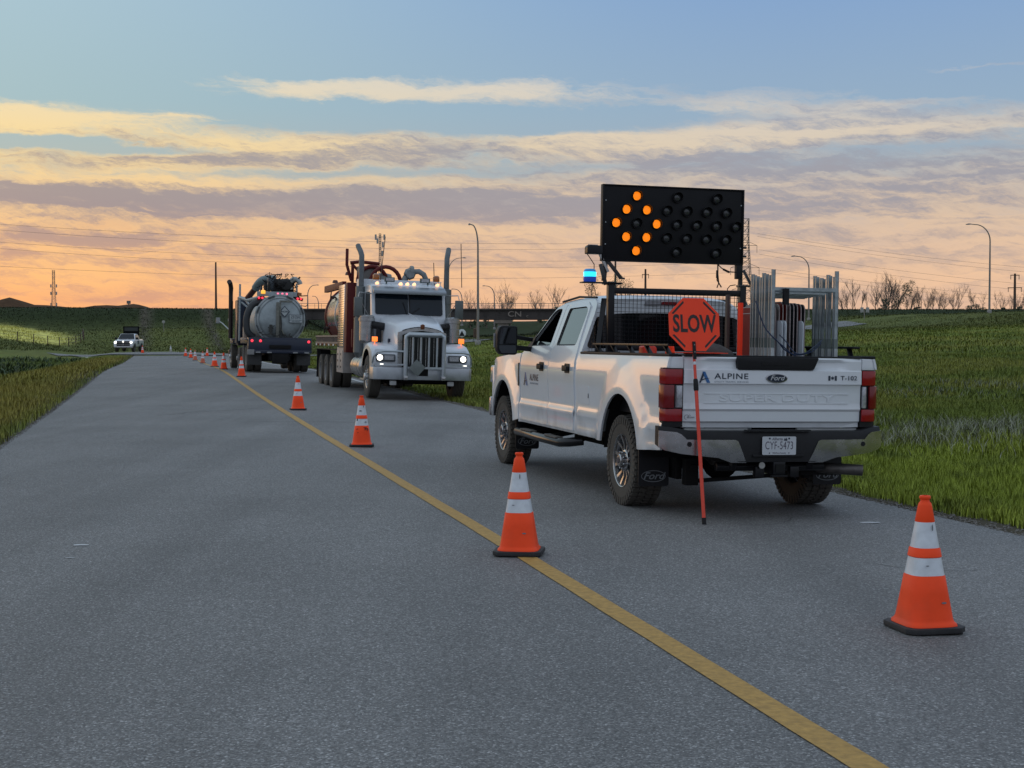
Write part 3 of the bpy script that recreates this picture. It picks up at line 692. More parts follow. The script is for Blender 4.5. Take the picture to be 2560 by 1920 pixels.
def util_pole(px, ptop, d, label, arms=(), r=.16, base=None):
    x = px_at(px, d); zb = float(T(x, d)); H_ = zat(ptop, d)-zb
    t = thing('utility_pole', label, 'utility pole', (x, d, zb-.1), group='wooden utility poles')
    m = MB(); m.tube([(0, 0, 0), (0, 0, H_)], [r, r*.62], 8); m.build('pole', [wood], t)
    for (f, w) in arms:
        m = MB(); m.bar((-w, 0, H_*f), (w, 0, H_*f), .16); m.build('crossarm', [wood], t)
        m = MB()
        for s_ in (-1, 1): m.tube([(s_*w*.92, 0, H_*f-.9), (s_*w*.92, 0, H_*f)], .07, 6)
        m.build('insulators', [mat('insulator', (.10, .08, .07), .4)], t)
    return t
util_pole(541, 655, 330, 'plain tall wooden pole on the left skyline', (), .30)
util_pole(2535, 683, 300, 'wooden pole with two crossarms at the far right', ((.965, .95), (.70, 1.5)), .36)
util_pole(1613, 672, 330, 'wooden pole with short arms seen under the arrow board', ((.9, .8), (.55, .8)), .34)
util_pole(1538, 600, 290, 'slim bare pole rising behind the left foot of the arrow board', (), .26)
# lattice transmission tower
steel = mat('tower steel', (.17, .155, .15), .6, .3, .1)  # steel lightened, haze of distance put into its colour
def tower(px, ptop, d, wbase, label, cat, arms, segs=12, tw=None, rr=.12, name='transmission_tower'):
    x = px_at(px, d); zb = 5.0; H_ = zat(ptop, d)-zb
    t = thing(name, label, cat, (x, d, zb)); m = MB(); tw = tw or wbase*.3
    W = lambda f: wbase+(tw-wbase)*min(1, f*1.25)
    for i in range(segs):
        f0, f1 = i/segs, (i+1)/segs; a, b = W(f0)/2, W(f1)/2; z0, z1 = H_*f0, H_*f1
        c0 = [(-a, -a, z0), (a, -a, z0), (a, a, z0), (-a, a, z0)]; c1 = [(-b, -b, z1), (b, -b, z1), (b, b, z1), (-b, b, z1)]
        for k in range(4):
            m.tube([c0[k], c1[k]], rr, 4); m.tube([c0[k], c1[(k+1) % 4]], rr*.6, 4); m.tube([c0[(k+1) % 4], c1[k]], rr*.6, 4); m.tube([c1[k], c1[(k+1) % 4]], rr*.6, 4)
    m.build('lattice_mast', [steel], t)
    for f, w in arms:
        m = MB(); z = H_*f
        for s_ in (-1, 1):
            m.tube([(0, 0, z), (s_*w, 0, z)], rr*.9, 4); m.tube([(0, 0, z+w*.45), (s_*w, 0, z)], rr*.7, 4); m.tube([(s_*w, 0, z), (s_*w, 0, z-3.2)], rr*.8, 4)
        m.build('crossarm', [steel], t)
    return t, H_
tower(1861, 548, 620, 7.5, 'tall lattice power pylon right of the arrow board', 'power pylon', ((.76, 5.2), (.56, 6.2), (.36, 5.6)), 14, 3.0, .15)
cellp = mat('antenna panels', (.34, .33, .33), .6)
t, H_ = tower(136, 676, 820, 3.4, 'thin lattice mast with antennas on the left skyline', 'antenna mast', (), 12, 1.2, .09, 'antenna_mast')
m = MB()
for f in (.33, .42, .6, .72):
    for s_ in (-1, 1): m.box(s_*1.6-.3, s_*1.6+.3, -.3, .3, H_*f, H_*f+1.8)
m.build('antenna_panel', [cellp], t)
t, H_ = tower(951, 585, 560, 2.2, 'monopole mast with antennas above the white truck cab', 'antenna mast', (), 16, .7, .11, 'antenna_mast')
m = MB()
for a, b in ((-1.7, .97), (1.7, .97), (-1.0, .93), (1.1, .89), (.9, .80)): m.box(a-.35, a+.35, -.3, .3, H_*b-1.3, H_*b+.8)
m.tube([(-1.7, 0, H_*.965), (1.7, 0, H_*.965)], .15, 4); m.build('antenna_panel', [cellp], t)
x_ = px_at(323, 420); m = MB(); m.tube([(0, 0, -3), (0, 0, 6.4)], .22, 6); m.box(-.5, .5, -.4, .4, 6.2, 7.1); o = m.build('signal_post', [steel], None); o.location = (x_, 420, 5.4); tag(o, 'tiny post on the skyline above the distant pickup', 'post')
# power lines
wirem = mat('power line wire', (.16, .15, .15), .6, .3, .05)
def wire(a, b, sag, lab, r=.05):
    a = Vector(a); b = Vector(b); n = 30; pts = []
    for i in range(n+1):
        t = i/n; p = a.lerp(b, t); p.z -= sag*4*t*(1-t); pts.append(p)
    m = MB(); m.tube(pts, r, 4, cap=False); o = m.build('power_line', [wirem]); tag(o, lab, 'power line', 'high power lines across the sky'); return o
def P3(px, py, d): return (px_at(px, d), d, zat(py, d))
for i, (a, b, c, lab) in enumerate([
    (P3(-700, 505, 500), P3(1830, 604, 620), 6.0, 'upper wire of the top pair running left from the pylon'),
    (P3(-700, 512, 500), P3(1830, 612, 625), 7.5, 'lower wire of the top pair running left from the pylon'),
    (P3(-700, 545, 500), P3(1828, 643, 620), 7.0, 'upper wire of the middle pair running left from the pylon'),
    (P3(-700, 556, 500), P3(1828, 655, 625), 8.0, 'lower wire of the middle pair running left from the pylon'),
    (P3(-700, 620, 500), P3(1832, 682, 620), 6.0, 'lowest wire running left from the pylon'),
    (P3(1892, 585, 620), P3(3600, 690, 640), 8.0, 'uppermost wire descending right from the pylon'),
    (P3(1892, 592, 625), P3(3600, 702, 640), 8.5, 'second wire descending right from the pylon'),
    (P3(1896, 625, 620), P3(3600, 735, 640), 8.0, 'third wire descending right from the pylon'),
    (P3(1896, 636, 625), P3(3600, 744, 640), 9.0, 'fourth wire descending right from the pylon'),
    (P3(1892, 668, 620), P3(3600, 775, 640), 6.5, 'fifth wire descending right from the pylon'),
    (P3(1892, 676, 625), P3(3600, 782, 640), 7.0, 'lowest wire descending right from the pylon')]): wire(a, b, c, lab, .055)

# ------------------------------------------------------------------ railway bridge
con = mat('bridge concrete', (.20, .17, .145), .85, 0, .3, .6, bump=.3, bscale=3)
beam = mat('bridge girder', (.055, .046, .042), .75, 0, .3, .8)
bt = thing('railway_bridge', 'dark girder railway bridge with pale lettering over the road', 'bridge', (-13, 215, 0))
m = MB(); m.box(-26, 22, -2.2, 2.2, 4.35, 5.65); m.box(-26, 22, -2.5, 2.5, 5.65, 5.9); m.box(-26, 22, -2.3, 2.3, 4.25, 4.36)
for k in range(24): m.box(-25+k*2, -24.9+k*2, -2.3, -2.19, 4.4, 5.6)
m.build('girder', [beam], bt)
for xx in (-10.5, 11.7):
    m = MB(); m.box(xx-.8, xx+.8, -2, 2, -.5, 4.25); m.box(xx-1.3, xx+1.3, -2.2, 2.2, 3.7, 4.25); m.build('pier', [con], bt)
for xx in (-25, 21): m = MB(); m.box(xx-1, xx+1, -2.6, 2.6, .2, 5.5); m.build('abutment', [con], bt)
m = MB()
for k in range(47): m.bar((-25.5+k, -2.3, 5.9), (-25.5+k, -2.3, 6.65), .05)
m.bar((-26, -2.3, 6.65), (22, -2.3, 6.65), .07); m.bar((-26, -2.3, 6.3), (22, -2.3, 6.3), .04)
m.build('railing', [lampgrey], bt)
text('lettering', 'CN', 1.15, mat('pale bridge letters', (.26, .22, .19), .8), bt, Mrear(13.4, -2.36, 5.05), 1.25, .01, 0, .015)
text('lettering', 'c', .7, MATS['pale bridge letters'], bt, Mrear(15.3, -2.36, 4.8), 1.2, .01)
# pale building glimpsed below the bridge
wt = thing('warehouse', 'pale building glimpsed under the bridge between the trucks', 'building', (-44, 330, 2.0))
m = MB(); m.box(-7, 10, 0, 20, 0, 4.2); m.build('wall', [mat('pale cladding', (.42, .43, .45), .7, 0, .1, 1)], wt)
m = MB(); m.box(-7.3, 10.3, -.3, 20.3, 4.2, 4.6); m.build('roof', [mat('roof grey', (.2, .2, .2), .8)], wt)
m = MB(); m.box(-3, 0, -.06, .02, 0, 2.9); m.build('door', [mat('door grey', (.12, .12, .13), .7)], wt)

# ------------------------------------------------------------------ small signs, posts and fence
def signpost(px, py0, d, label, faces, name='road_sign', h=None, col=None):
    x = px_at(px, d); zb = float(T(x, d)); t = thing(name, label, 'road sign', (x, d, zb))
    zt = zat(py0, d)-zb; m = MB(); m.tube([(0, 0, -.1), (0, 0, zt)], .05, 6); m.build('post', [lampgrey], t)
    for (dx, dz, w, hh, shape, mt) in faces:
        m = MB()
        if shape == 'o': m.lathe([(w/2, -.05), (w/2, 0)], (dx, -.06, zt+dz), 'y', 16)
        else: m.box(dx-w/2, dx+w/2, -.1, -.06, zt+dz-hh/2, zt+dz+hh/2)
        m.build('panel', [mt], t, bevel=.01)
    return t
pal = mat('pale sign back', (.36, .36, .35), .6, .3); grn = mat('green sign', (.015, .085, .055), .5)
signpost(2160, 775, 180, 'pair of small pale sign panels on a post on the dark embankment', [(-.33, 0, .42, .65, 's', pal), (.38, 0, .42, .65, 's', pal)])
t = signpost(1155, 833, 108, 'round white no-entry style sign with dark arrow near the side road', [(0, 0, .62, .6, 'o', reflw)])
m = MB(); m.prism([(-.19, -.16), (.19, -.16), (0, .18)], 'y', -.125, -.115); m.prism([(-.2, -.22), (.2, -.22), (.2, -.17), (-.2, -.17)], 'y', -.125, -.115); o = m.build('symbol', [black], t); o.location.z = zat(833, 108)-float(T(px_at(1155, 108), 108))
signpost(1152+25, 823, 300, 'green road sign under the bridge', [(0, 0, 2.4, 1.5, 's', grn)])
signpost(410, 805, 190, 'small round pale sign on the far slope right of the distant pickup', [(0, 0, .42, .42, 'o', pal)])
signpost(573, 800, 200, 'thin marker post on the far embankment beside the grey truck stack', [(0, 0, .25, .4, 's', pal)])
for px, lab in ((1188, 'dark short guard post left of the lamp pole foot'), (1258, 'brown guard post right of the bridge pier foot')):
    x = px_at(px, 165); m = MB(); m.lathe([(.22, 0), (.22, 1.15), (.12, 1.25)], n=8); o = m.build('guard_post', [wood]); o.location = (x, 165, float(T(x, 165))); tag(o, lab, 'post', 'short guard posts by the side road')
# farm fence along the curved pale field
ft = thing('wire_fence', 'post and wire fence round the pale field at far left', 'fence', (0, 0, 0))
pp = []
for k in range(24):
    a = rad(-95+k*5.2); x = -83+29.6*math.cos(a); y = 172+32.6*math.sin(a)
    if x > -84: pp.append((x, y, float(T(x, y))))
for p in pp:
    m = MB(); m.tube([(p[0], p[1], p[2]-.2), (p[0], p[1], p[2]+1.15)], .055, 6); m.build('fence_post', [wood], ft)
m = MB()
for dz in (.4, .75, 1.1): m.tube([(p[0], p[1], p[2]+dz) for p in pp], .015, 3)
m.build('fence_wire', [steel], ft)

# ------------------------------------------------------------------ bare trees and shrubs
bark = mat('bare bark', (.17, .13, .105), .9, 0, .25, 3)  # bark lightened so skyline trees fade as through haze
leafd = mat('dark leaves', (.030, .046, .020), .7, 0, .3, 4); leafg = mat('green leaves', (.05, .075, .032), .7, 0, .35, 4)  # two even leaf greens, one darker
def bare_tree(seed, H, spread, stems=1):
    rr = random.Random(seed); tr = MB(); tw = MB()
    def grow(p, d, L, r, lev):
        n = 3; pts = [p]; q = Vector(p); dd = Vector(d)
        for _ in range(n):
            dd = (dd+Vector((rr.uniform(-1, 1), rr.uniform(-1, 1), rr.uniform(-.2, .5)))*.16).normalized(); q = q+dd*L/n; pts.append(q.copy())
        (tr if lev == 0 else tw).tube(pts, [r*(1-.6*i/n) for i in range(n+1)], 4 if lev else 6, cap=False)
        if lev < 3:
            for _ in range((7, 5, 3)[lev]):
                t = rr.uniform(.3, 1.0); i = min(n-1, int(t*n)); b = Vector(pts[i]).lerp(Vector(pts[i+1]), t*n-i)
                a = rr.uniform(0, 6.28); out = Vector((math.cos(a), math.sin(a), 0))
                nd = (dd*.8+out*spread+Vector((0, 0, .35))).normalized(); grow(b, nd, L*rr.uniform(.35, .6), max(.012, r*.42), lev+1)
    for s_ in range(stems):
        a = rr.uniform(0, 6.28); o_ = rr.uniform(0, .5)*(stems > 1)
        grow(Vector((o_*math.cos(a), o_*math.sin(a), -.2)), Vector((rr.uniform(-.25, .25)*spread, rr.uniform(-.2, .2), 1)).normalized(), H*rr.uniform(.62, .8), .075*H/5, 0)
    t = thing('bare_tree', 'x', 'tree'); tr.build('trunk', [bark], t); tw.build('crown', [bark], t); return t
TP = [bare_tree(11+i, 5.5, .5+.1*(i % 3), 1+(i % 3)) for i in range(7)]
TREES = [(1030, 1.0), (1058, .9), (1098, .8), (1112, .6), (1166, .75), (1178, .95), (1187, .7), (1212, .85), (1222, .6), (1248, 1.15), (1256, .8), (1268, 1.25), (1281, 1.1), (1344, .9), (1360, .8), (1377, 1.15), (1390, 1.0), (1413, .75), (1425, .5),
         (2098, 1.0), (2106, .8), (2118, .95), (2136, 1.2), (2151, 1.05), (2170, 1.0), (2189, 1.1), (2200, 1.0), (2212, 1.3), (2221, 1.35), (2232, 1.25), (2246, 1.15), (2268, .85), (2276, .9), (2292, .8), (2300, .95), (2318, .85), (2327, .9), (2346, 1.0), (2359, .8), (2381, .9), (2389, 1.0), (2424, .8), (2437, .9), (2450, .75), (2493, .85), (2505, .8), (2521, .7), (2543, .75), (2556, .8), (2580, .9), (2600, 1.0)]
rr = random.Random(9)
ordn = ['1st', '2nd', '3rd']+['%dth' % i for i in range(4, 60)]
for i, (px, s_) in enumerate(TREES):
    gap = px < 1460; d = (rr.uniform(262, 290) if gap else rr.uniform(236, 250)); x = px_at(px, d); z = float(T(x, d))
    lab = ('bare leafless tree above the bridge deck, %s from the left' % ordn[i]) if gap else ('bare leafless tree on the embankment skyline, %s from the left' % ordn[i-19])
    if px == 2221: lab = 'tallest bare tree on the right skyline with wide twiggy crown'
    s2 = s_*.88 if not gap else s_*1.05
    if i < 7: t = TP[i]; t.location = (x, d, z); t.scale = (s2*.9, s2*.9, s2); t['label'] = lab
    else: t = dup(TP[rr.randrange(7)], (x, d, z), (0, 0, rr.uniform(0, 6.28)), lab, (s2*.9, s2*.9, s2))
    t['group'] = 'bare trees along the skyline'
def leafcloud(m, c, R, n, rs, size, flat=.8):
    for _ in range(n):
        a = rs.uniform(0, 6.28); b = math.acos(rs.uniform(-1, 1)); r_ = rs.random()**.4
        p = Vector((c[0]+R[0]*r_*math.sin(b)*math.cos(a), c[1]+R[1]*r_*math.sin(b)*math.sin(a), c[2]+R[2]*r_*math.cos(b)*flat))
        e1 = Vector((rs.uniform(-1, 1), rs.uniform(-1, 1), rs.uniform(-1, 1))).normalized()*size*rs.uniform(.6, 1.3); e2 = e1.orthogonal().normalized()*size*rs.uniform(.3, .7)
        m.add([p-e1, p-e2, p+e1, p+e2], [(0, 1, 2, 3)])
def shrub(px, pybase, d, w, h, label, lm, seed, name='shrub', cat='shrub', lean=0, blobs=9, grp='dark shrubs on the skyline'):
    rs = random.Random(seed); x = px_at(px, d); z = float(T(x, d)); t = thing(name, label, cat, (x, d, z))
    if grp: t['group'] = grp
    m = MB(); m.tube([(0, 0, -.2), (lean*.4, 0, h*.5), (lean, 0, h*.9)], [.14, .09, .03], 6)
    for _ in range(5): a = rs.uniform(-1, 1); m.tube([(lean*.2, 0, h*.3), (lean*.5+a*w*.35, 0, h*rs.uniform(.5, .85))], [.05, .02], 5)
    m.build('trunk' if cat == 'tree' else 'stem', [bark], t); m = MB()
    for k in range(blobs):
        f = (k+.5)/blobs; cx = lean*f+rs.uniform(-.5, .5)*w*(1-f*.5)*.7; leafcloud(m, (cx, rs.uniform(-.3, .3)*w, h*(.12+.85*f)), (w*.28, w*.28, h*.13), 60, rs, .13)
    m.build('crown' if cat == 'tree' else 'foliage', [lm], t, fixn=False); return t
shrub(2236, 0, 236, 2.2, 5.6, 'dark leafy tree leaning right on the skyline beside the tallest bare tree', leafd, 1, 'leafy_tree', 'tree', lean=2.6, blobs=16, grp=None)
shrub(2214, 0, 235, 2.2, 2.6, 'dark round bush at the foot of the tallest bare tree', leafd, 2, 'shrub', 'shrub')
shrub(1479, 0, 275, 4.2, 8.6, 'dark leafy tree behind the blue beacon', leafd, 3, 'leafy_tree', 'tree', blobs=18, grp=None)
shrub(1552, 0, 275, 5.0, 8.4, 'green leafy tree behind the left end of the rack', leafg, 4, 'leafy_tree', 'tree', blobs=20, grp=None)
shrub(1570, 0, 277, 5.0, 7.5, 'second green leafy tree just right of the first one', leafg, 5, 'leafy_tree', 'tree', blobs=16, grp=None)
for i, (px, w, h) in enumerate([(2272, 1.2, .9), (2292, 1.6, 1.5), (2406, 1.3, 1.0), (2428, 2.6, 1.7), (2446, 2.4, 2.0), (2511, 1.6, 1.4), (2548, 2.0, 1.6), (2166, 1.2, 1.1), (2340, 1.2, .7), (2480, 1.6, 1.0), (2530, 1.3, .9)]):
    shrub(px, 0, 237+i*.3, w, h, 'low dark bush on the skyline, %s of the small ones from the top of the list by width %.1f m' % (ordn[i], w) if False else ['tiny bush right of the leaning tree', 'round bush between thin bare trees', 'small bush left of the wide bush pair', 'wide low bush left of the right street lamp', 'taller bush touching the right street lamp pole', 'bush left of the crossarm pole', 'bush right of the crossarm pole', 'small bush behind the twin sign panels', 'very low bush midway along the skyline', 'small bush just right of the right street lamp', 'small bush at the foot of the crossarm pole'][i], leafd, 20+i, blobs=6)
for i, px in enumerate([1048, 1090, 1108, 1176, 1192, 1216, 1240, 1260, 1276, 1350, 1372, 1392]):
    shrub(px, 0, 258+i*.4, 1.6, 1.3+.5*(i % 3), 'low bush behind the bridge railing, %s from the left' % ordn[i], leafg, 40+i, blobs=5, grp='low bushes behind the bridge railing')

# ================================================================== white crew-cab pickup
def lerp(a, b, t): return a+(b-a)*t
def pw(x, pts):
    if x <= pts[0][0]: return pts[0][1]
    for (a, p), (b, q) in zip(pts, pts[1:]):
        if x <= b: return p+(q-p)*(x-a)/(b-a)
    return pts[-1][1]
def sst(a, b, x):
    t = max(0., min(1., (x-a)/(b-a))); return t*t*(3-2*t)
ROWS = (.615, .645, .70, .76, .775, .84, .90)
TR = .425                                                    # tyre radius
WPROF = [(.50, .955), (.56, .965), (.615, .985), (.645, .975), (.76, .985), (.775, .992), (.84, .968), (.95, .973), (1.1, .982), (1.22, .982), (1.33, .972), (1.385, .955), (1.42, .945), (1.90, .775), (2.05, .70)]
def WB(y, z):
    w = pw(z, WPROF)
    for cy in (0., 4.48):
        r = math.hypot((y-cy)*1.06, z-.44) if z > .44 else abs(y-cy)*1.06
        if r < .90 and z < 1.34: w = max(w, lerp(w, .995+.022*sst(.80, .66, r), sst(.875, .80, r)))
    if y < -.5 and z < .91: w += .012*sst(-.5, -.7, y)
    if y > 4.9: w -= .22*((y-4.9)/.55)**2*.55
    return w
def arch(cy, a=.555, b=.60, zc=.44, z0=.57, n=18):
    t0 = math.asin((z0-zc)/b); return [(cy+a*math.cos(math.pi-t0-(math.pi-2*t0)*k/n), zc+b*math.sin(math.pi-t0-(math.pi-2*t0)*k/n)) for k in range(n+1)]

def lugtyre(R, w, rim_r):
    m = MB(); h = w/2
    m.lathe([(rim_r-.01, -h*.78), (rim_r+.012, -h*.92), (lerp(rim_r, R, .45), -h*1.0), (R-.045, -h*.97), (R-.022, -h*.84), (R-.018, 0), (R-.022, h*.84), (R-.045, h*.97), (lerp(rim_r, R, .45), h), (rim_r+.012, h*.92), (rim_r-.01, h*.78)], axis='x', n=56, cap=False)
    n = 44
    for k in range(n):
        for row, (xa, xb, off, rr_) in enumerate(((-h*.98, -h*.55, 0, .0), (-h*.48, -h*.06, .5, 0), (h*.06, h*.48, 0, 0), (h*.55, h*.98, .5, 0))):
            a = 2*math.pi*(k+off)/n; Mx = Matrix.Rotation(a, 4, 'X') @ Matrix.Rotation(rad((12, -18, 18, -12)[row]), 4, 'Z')
            sh = .013 if row in (0, 3) else .004
            m.box(xa, xb, -.020, .020, R-.04, R-.002-(.006 if row in (0, 3) else 0), M=Mx)
        a = 2*math.pi*k/n
        for s_ in (-1, 1):
            Mx = Matrix.Rotation(a+(0 if s_ < 0 else math.pi/n), 4, 'X'); m.box(s_*h*.93, s_*h*1.035, -.016, .016, R-.085, R-.022, M=Mx)
    return m
def pickup_wheel(parent, side):
    """wheel with its face towards side*x, origin at hub"""
    h = .14; t = thing_part('wheel', parent); s = side
    lugtyre(TR, .275, .235).build('tyre', [rubber], t, sharp=30)
    m = MB(); f = s*.085
    m.lathe([(.238, -s*.11), (.228, -s*.10), (.222, s*.05), (.238, s*.128), (.245, s*.132), (.246, s*.122)], axis='x', n=48, cap=False)
    m.lathe([(.222, -s*.02), (.05, -s*.02)], axis='x', n=48, cap=False, mi=1)
    ns = 6
    for k in range(ns):
        for q in (-1, 1):
            a = 2*math.pi*k/ns+q*rad(11); ca, sa = math.cos(a), math.sin(a)
            a2 = 2*math.pi*k/ns+q*rad(15); c2, s2 = math.cos(a2), math.sin(a2)
            r0, r1 = .07, .236; wd0, wd1 = .022, .030; vs = []
            for (r_, c_, s_, wd, xx) in ((r0, ca, sa, wd0, s*.098), (.15, (ca+c2)/2, (sa+s2)/2, .024, s*.092), (r1, c2, s2, wd1, s*.118)):
                py, pz = -s_, c_
                vs += [(xx, r_*c_+py*wd/2, r_*s_+pz*wd/2), (xx, r_*c_-py*wd/2, r_*s_-pz*wd/2), (xx-s*.035, r_*c_-py*wd/2*1.3, r_*s_-pz*wd/2*1.3), (xx-s*.035, r_*c_+py*wd/2*1.3, r_*s_+pz*wd/2*1.3)]
            m.add(vs, [(0, 1, 5, 4), (1, 2, 6, 5), (2, 3, 7, 6), (3, 0, 4, 7), (4, 5, 9, 8), (5, 6, 10, 9), (6, 7, 11, 10), (7, 4, 8, 11), (0, 3, 2, 1), (8, 9, 10, 11)])
    m.lathe([(.098, s*.055), (.100, s*.10), (.088, s*.107), (.062, s*.108), (.060, s*.150), (.052, s*.158), (.02, s*.16)], axis='x', n=24)
    for k in range(8):
        a = 2*math.pi*(k+.5)/8; m.lathe([(.011, s*.10), (.011, s*.135), (.006, s*.14)], (0, .078*math.cos(a), .078*math.sin(a)), 'x', 8)
    m.lathe([(.165, -s*.05), (.165, -s*.035)], axis='x', n=28, mi=1)
    m.build('rim', [chrome, frame], t, sharp=30)
    m = MB(); m.lathe([(.030, s*.161), (.028, s*.164)], axis='x', n=20); m.build('hub_cap', [decal], t)
    return t
def thing_part(name, parent, loc=(0, 0, 0)):
    o = bpy.data.objects.new(name, None); COL.objects.link(o); o.empty_display_size = .05; o.parent = parent; o.location = loc; return o

PK = thing('pickup_truck', 'nearest white pickup with lettered tailgate, black mesh rack and stacked sign stands', 'pickup truck', (1.947, 13.292, -.066), (0, rad(.9), rad(14.15)))
for sx in (-1, 1):
    for cy in (0., 4.48):
        w_ = pickup_wheel(PK, sx) if False else None
wl = pickup_wheel(PK, -1); wl.location = (-.845, 0, TR)
wf = dupart(wl, PK, (-.865, 4.48, TR), (rad(21), 0, 0))
wr = pickup_wheel(PK, 1); wr.location = (.845, 0, TR)
wfr = dupart(wr, PK, (.865, 4.48, TR), (rad(33), 0, 0))
winr = [(1.70, 1.475), (2.42, 1.47), (2.40, 1.875), (1.78, 1.885), (1.69, 1.84)]
winf = [(2.66, 1.47), (3.50, 1.46), (3.46, 1.50), (2.98, 1.835), (2.86, 1.875), (2.66, 1.878)]
def side(mir):
    s = 1 if not mir else -1; L = mir                          # mir=True means x negative (left, driver) side
    # bed side
    bed = [(1.425, .57), (.60, .57)]+arch(0)[::-1]+[(-.60, .57), (-1.06, .60), (-1.075, .84), (-1.045, .85), (-1.045, 1.30), (-1.15, 1.305), (-1.15, 1.395), (1.425, 1.388)]
    m = MB(); m.sheet(bed, WB, step=.06, th=.02, mirror=L, rows=ROWS); m.build('bed_side', [white], PK, sharp=50)
    m = MB(); m.bar((s*.915, 1.42, 1.402), (s*.915, -1.15, 1.408), .085, .024); m.build('bed_rail_cap', [black], PK, bevel=.006)
    # cab side shell (pillars), inset under the doors
    shell = [(1.455, .57), (3.775, .57), (3.80, 1.375), (3.56, 1.47), (3.16, 1.75), (2.92, 1.895), (2.60, 1.955), (2.2, 1.975), (1.62, 1.955), (1.49, 1.90), (1.455, 1.80)]
    m = MB(); m.sheet(shell, lambda y, z: WB(y, z)-.012, holes=[[(p[0], p[1]) for p in winr], winf], step=.10, th=.03, mirror=L); m.build('cab_side', [white], PK, sharp=50)
    for nm, poly, hole, hy, hz in (('door', [(1.565, .60), (2.535, .60), (2.535, 1.40), (2.53, 1.905), (2.3, 1.925), (1.78, 1.93), (1.66, 1.89), (1.60, 1.50), (1.565, 1.42)], winr, 1.79, 1.235), ('door', [(2.55, .60), (3.735, .60), (3.75, 1.36), (3.56, 1.435), (3.08, 1.785), (2.90, 1.885), (2.72, 1.915), (2.545, 1.915), (2.55, 1.4)], winf, 2.80, 1.235)):
        d = MB(); d.sheet(poly, WB, holes=[roundpoly(hole, .05)], step=.06, th=.014, mirror=L, rows=ROWS)
        dd = d.build(nm, [white], PK, sharp=50)
        xs_ = s*(WB(hy, hz))
        m = MB(); m.prism(roundpoly([(hy-.07, hz-.05), (hy+.10, hz-.05), (hy+.10, hz+.05), (hy-.07, hz+.05)], .015), 'x', xs_-s*.002, xs_+s*.006); m.bar((xs_+s*.035, hy-.10, hz), (xs_+s*.035, hy+.07, hz), .022, .045); m.box(min(xs_, xs_+s*.04), max(xs_, xs_+s*.04), hy+.05, hy+.085, hz-.03, hz+.03)
        m.build('door_handle', [black], dd, bevel=.004)
        # dark seal round the window
        hp = roundpoly(hole, .05); cx = sum(p[0] for p in hp)/len(hp); cz = sum(p[1] for p in hp)/len(hp)
        m = MB(); inner = [(cx+(p[0]-cx)*.965, cz+(p[1]-cz)*.94) for p in hp]; n = len(hp)
        vs = [(s*(WB(*p)+.001), p[0], p[1]) for p in hp]+[(s*(WB(*p)-.012), p[0], p[1]) for p in inner]
        m.add(vs, [(i, (i+1) % n, n+(i+1) % n, n+i) for i in range(n)]); m.build('window_seal', [black], dd)
        if hole is winr:
            m = MB(); m.sheet(inner, lambda y, z: WB(y, z)-.016, step=.2, th=.004, mirror=L); m.build('window', [glassc], dd)
        else:
            m = MB(); low = [(2.70, 1.44), (3.50, 1.44), (3.44, 1.52), (2.70, 1.50)]; m.sheet(low, lambda y, z: WB(y, z)-.022, step=.3, th=.004, mirror=L); m.build('window', [glassc], dd)
    # fender
    fen = [(3.765, .60), (3.93, .57)]+arch(4.48)[0:]+[(5.06, .57), (5.20, .62), (5.40, .80), (5.44, 1.05), (5.36, 1.22), (5.0, 1.305), (4.4, 1.345), (3.79, 1.375)]
    m = MB(); m.sheet(fen, WB, step=.06, th=.02, mirror=L, rows=ROWS); m.build('fender', [white], PK, sharp=50)
    m = MB(); x = s*WB(3.8, 1.2); m.box(min(x, x+s*.004), max(x, x+s*.004), 3.795, 3.84, .99, 1.26); m.build('fender_vent', [black], PK)
    # wheel house liners
    for cy in (0., 4.48):
        m = MB(); p = arch(cy, .60, .635, .44, .50, 14); vs = [(s*.955, a, b) for a, b in p]+[(s*.55, a, b) for a, b in p]; n = len(p)
        m.add(vs, [(i, i+1, n+i+1, n+i) for i in range(n-1)]); m.add([(s*.56, a, b) for a, b in p], [tuple(range(n))]); m.build('wheel_liner', [frame], PK)
    # running board: tube with two step pads
    m = MB(); x = s*1.00; m.tube([(s*.80, 3.92, .50), (s*.93, 3.86, .475), (x, 3.76, .455), (x, 3.0, .45), (x, 1.95, .45), (s*.93, 1.84, .46), (s*.80, 1.78, .48)], .048, 12, mi=0)
    for y in (3.6, 2.7, 1.95): m.bar((s*.96, y, .45), (s*.6, y, .52), .05, mi=1)
    m.build('running_board', [mat('black satin tube', (.02, .02, .022), .25, .4, .1, 9), frame], PK)
    for y0, y1 in ((2.0, 2.45), (3.05, 3.5)):
        m = MB(); m.box(min(x-s*.045, x+s*.04), max(x-s*.045, x+s*.04), y0, y1, .488, .507); m.build('step_pad', [mat('step pad', (.10, .09, .08), .8, 0, .3, 40, bump=.5)], PK, bevel=.006)
    # mud flaps
    for y in (-.50, 3.90):
        m = MB(); m.prism(roundpoly([(s*.70, .235), (s*.985, .235), (s*.985, .60), (s*.70, .60)], .03), 'y', y-.008, y+.008)
        fl = m.build('mud_flap', [black], PK)
        ovalring(fl, s*.845, y-.011, .325, .115, .052, mat('flap emblem', (.16, .17, .18), .5), True)
        text('emblem_script', 'Ford', .088, MATS['flap emblem'], fl, Mrear(s*.845, y-.0095, .325), 1.15, .0012, .35, .001)
    # front lamp and mirror
    m = MB(); m.prism(roundpoly([(s*.56, .98), (s*.94, .98), (s*.93, 1.20), (s*.56, 1.20)], .03), 'y', 5.36, 5.455); m.build('headlight', [clearl], PK)
    mr = MB(); X0, X1 = s*1.135, s*1.375
    prof = roundpoly([(X0, 1.355), (s*1.33, 1.355), (X1, 1.42), (X1, 1.60), (s*1.34, 1.685), (X0, 1.685)], .035)
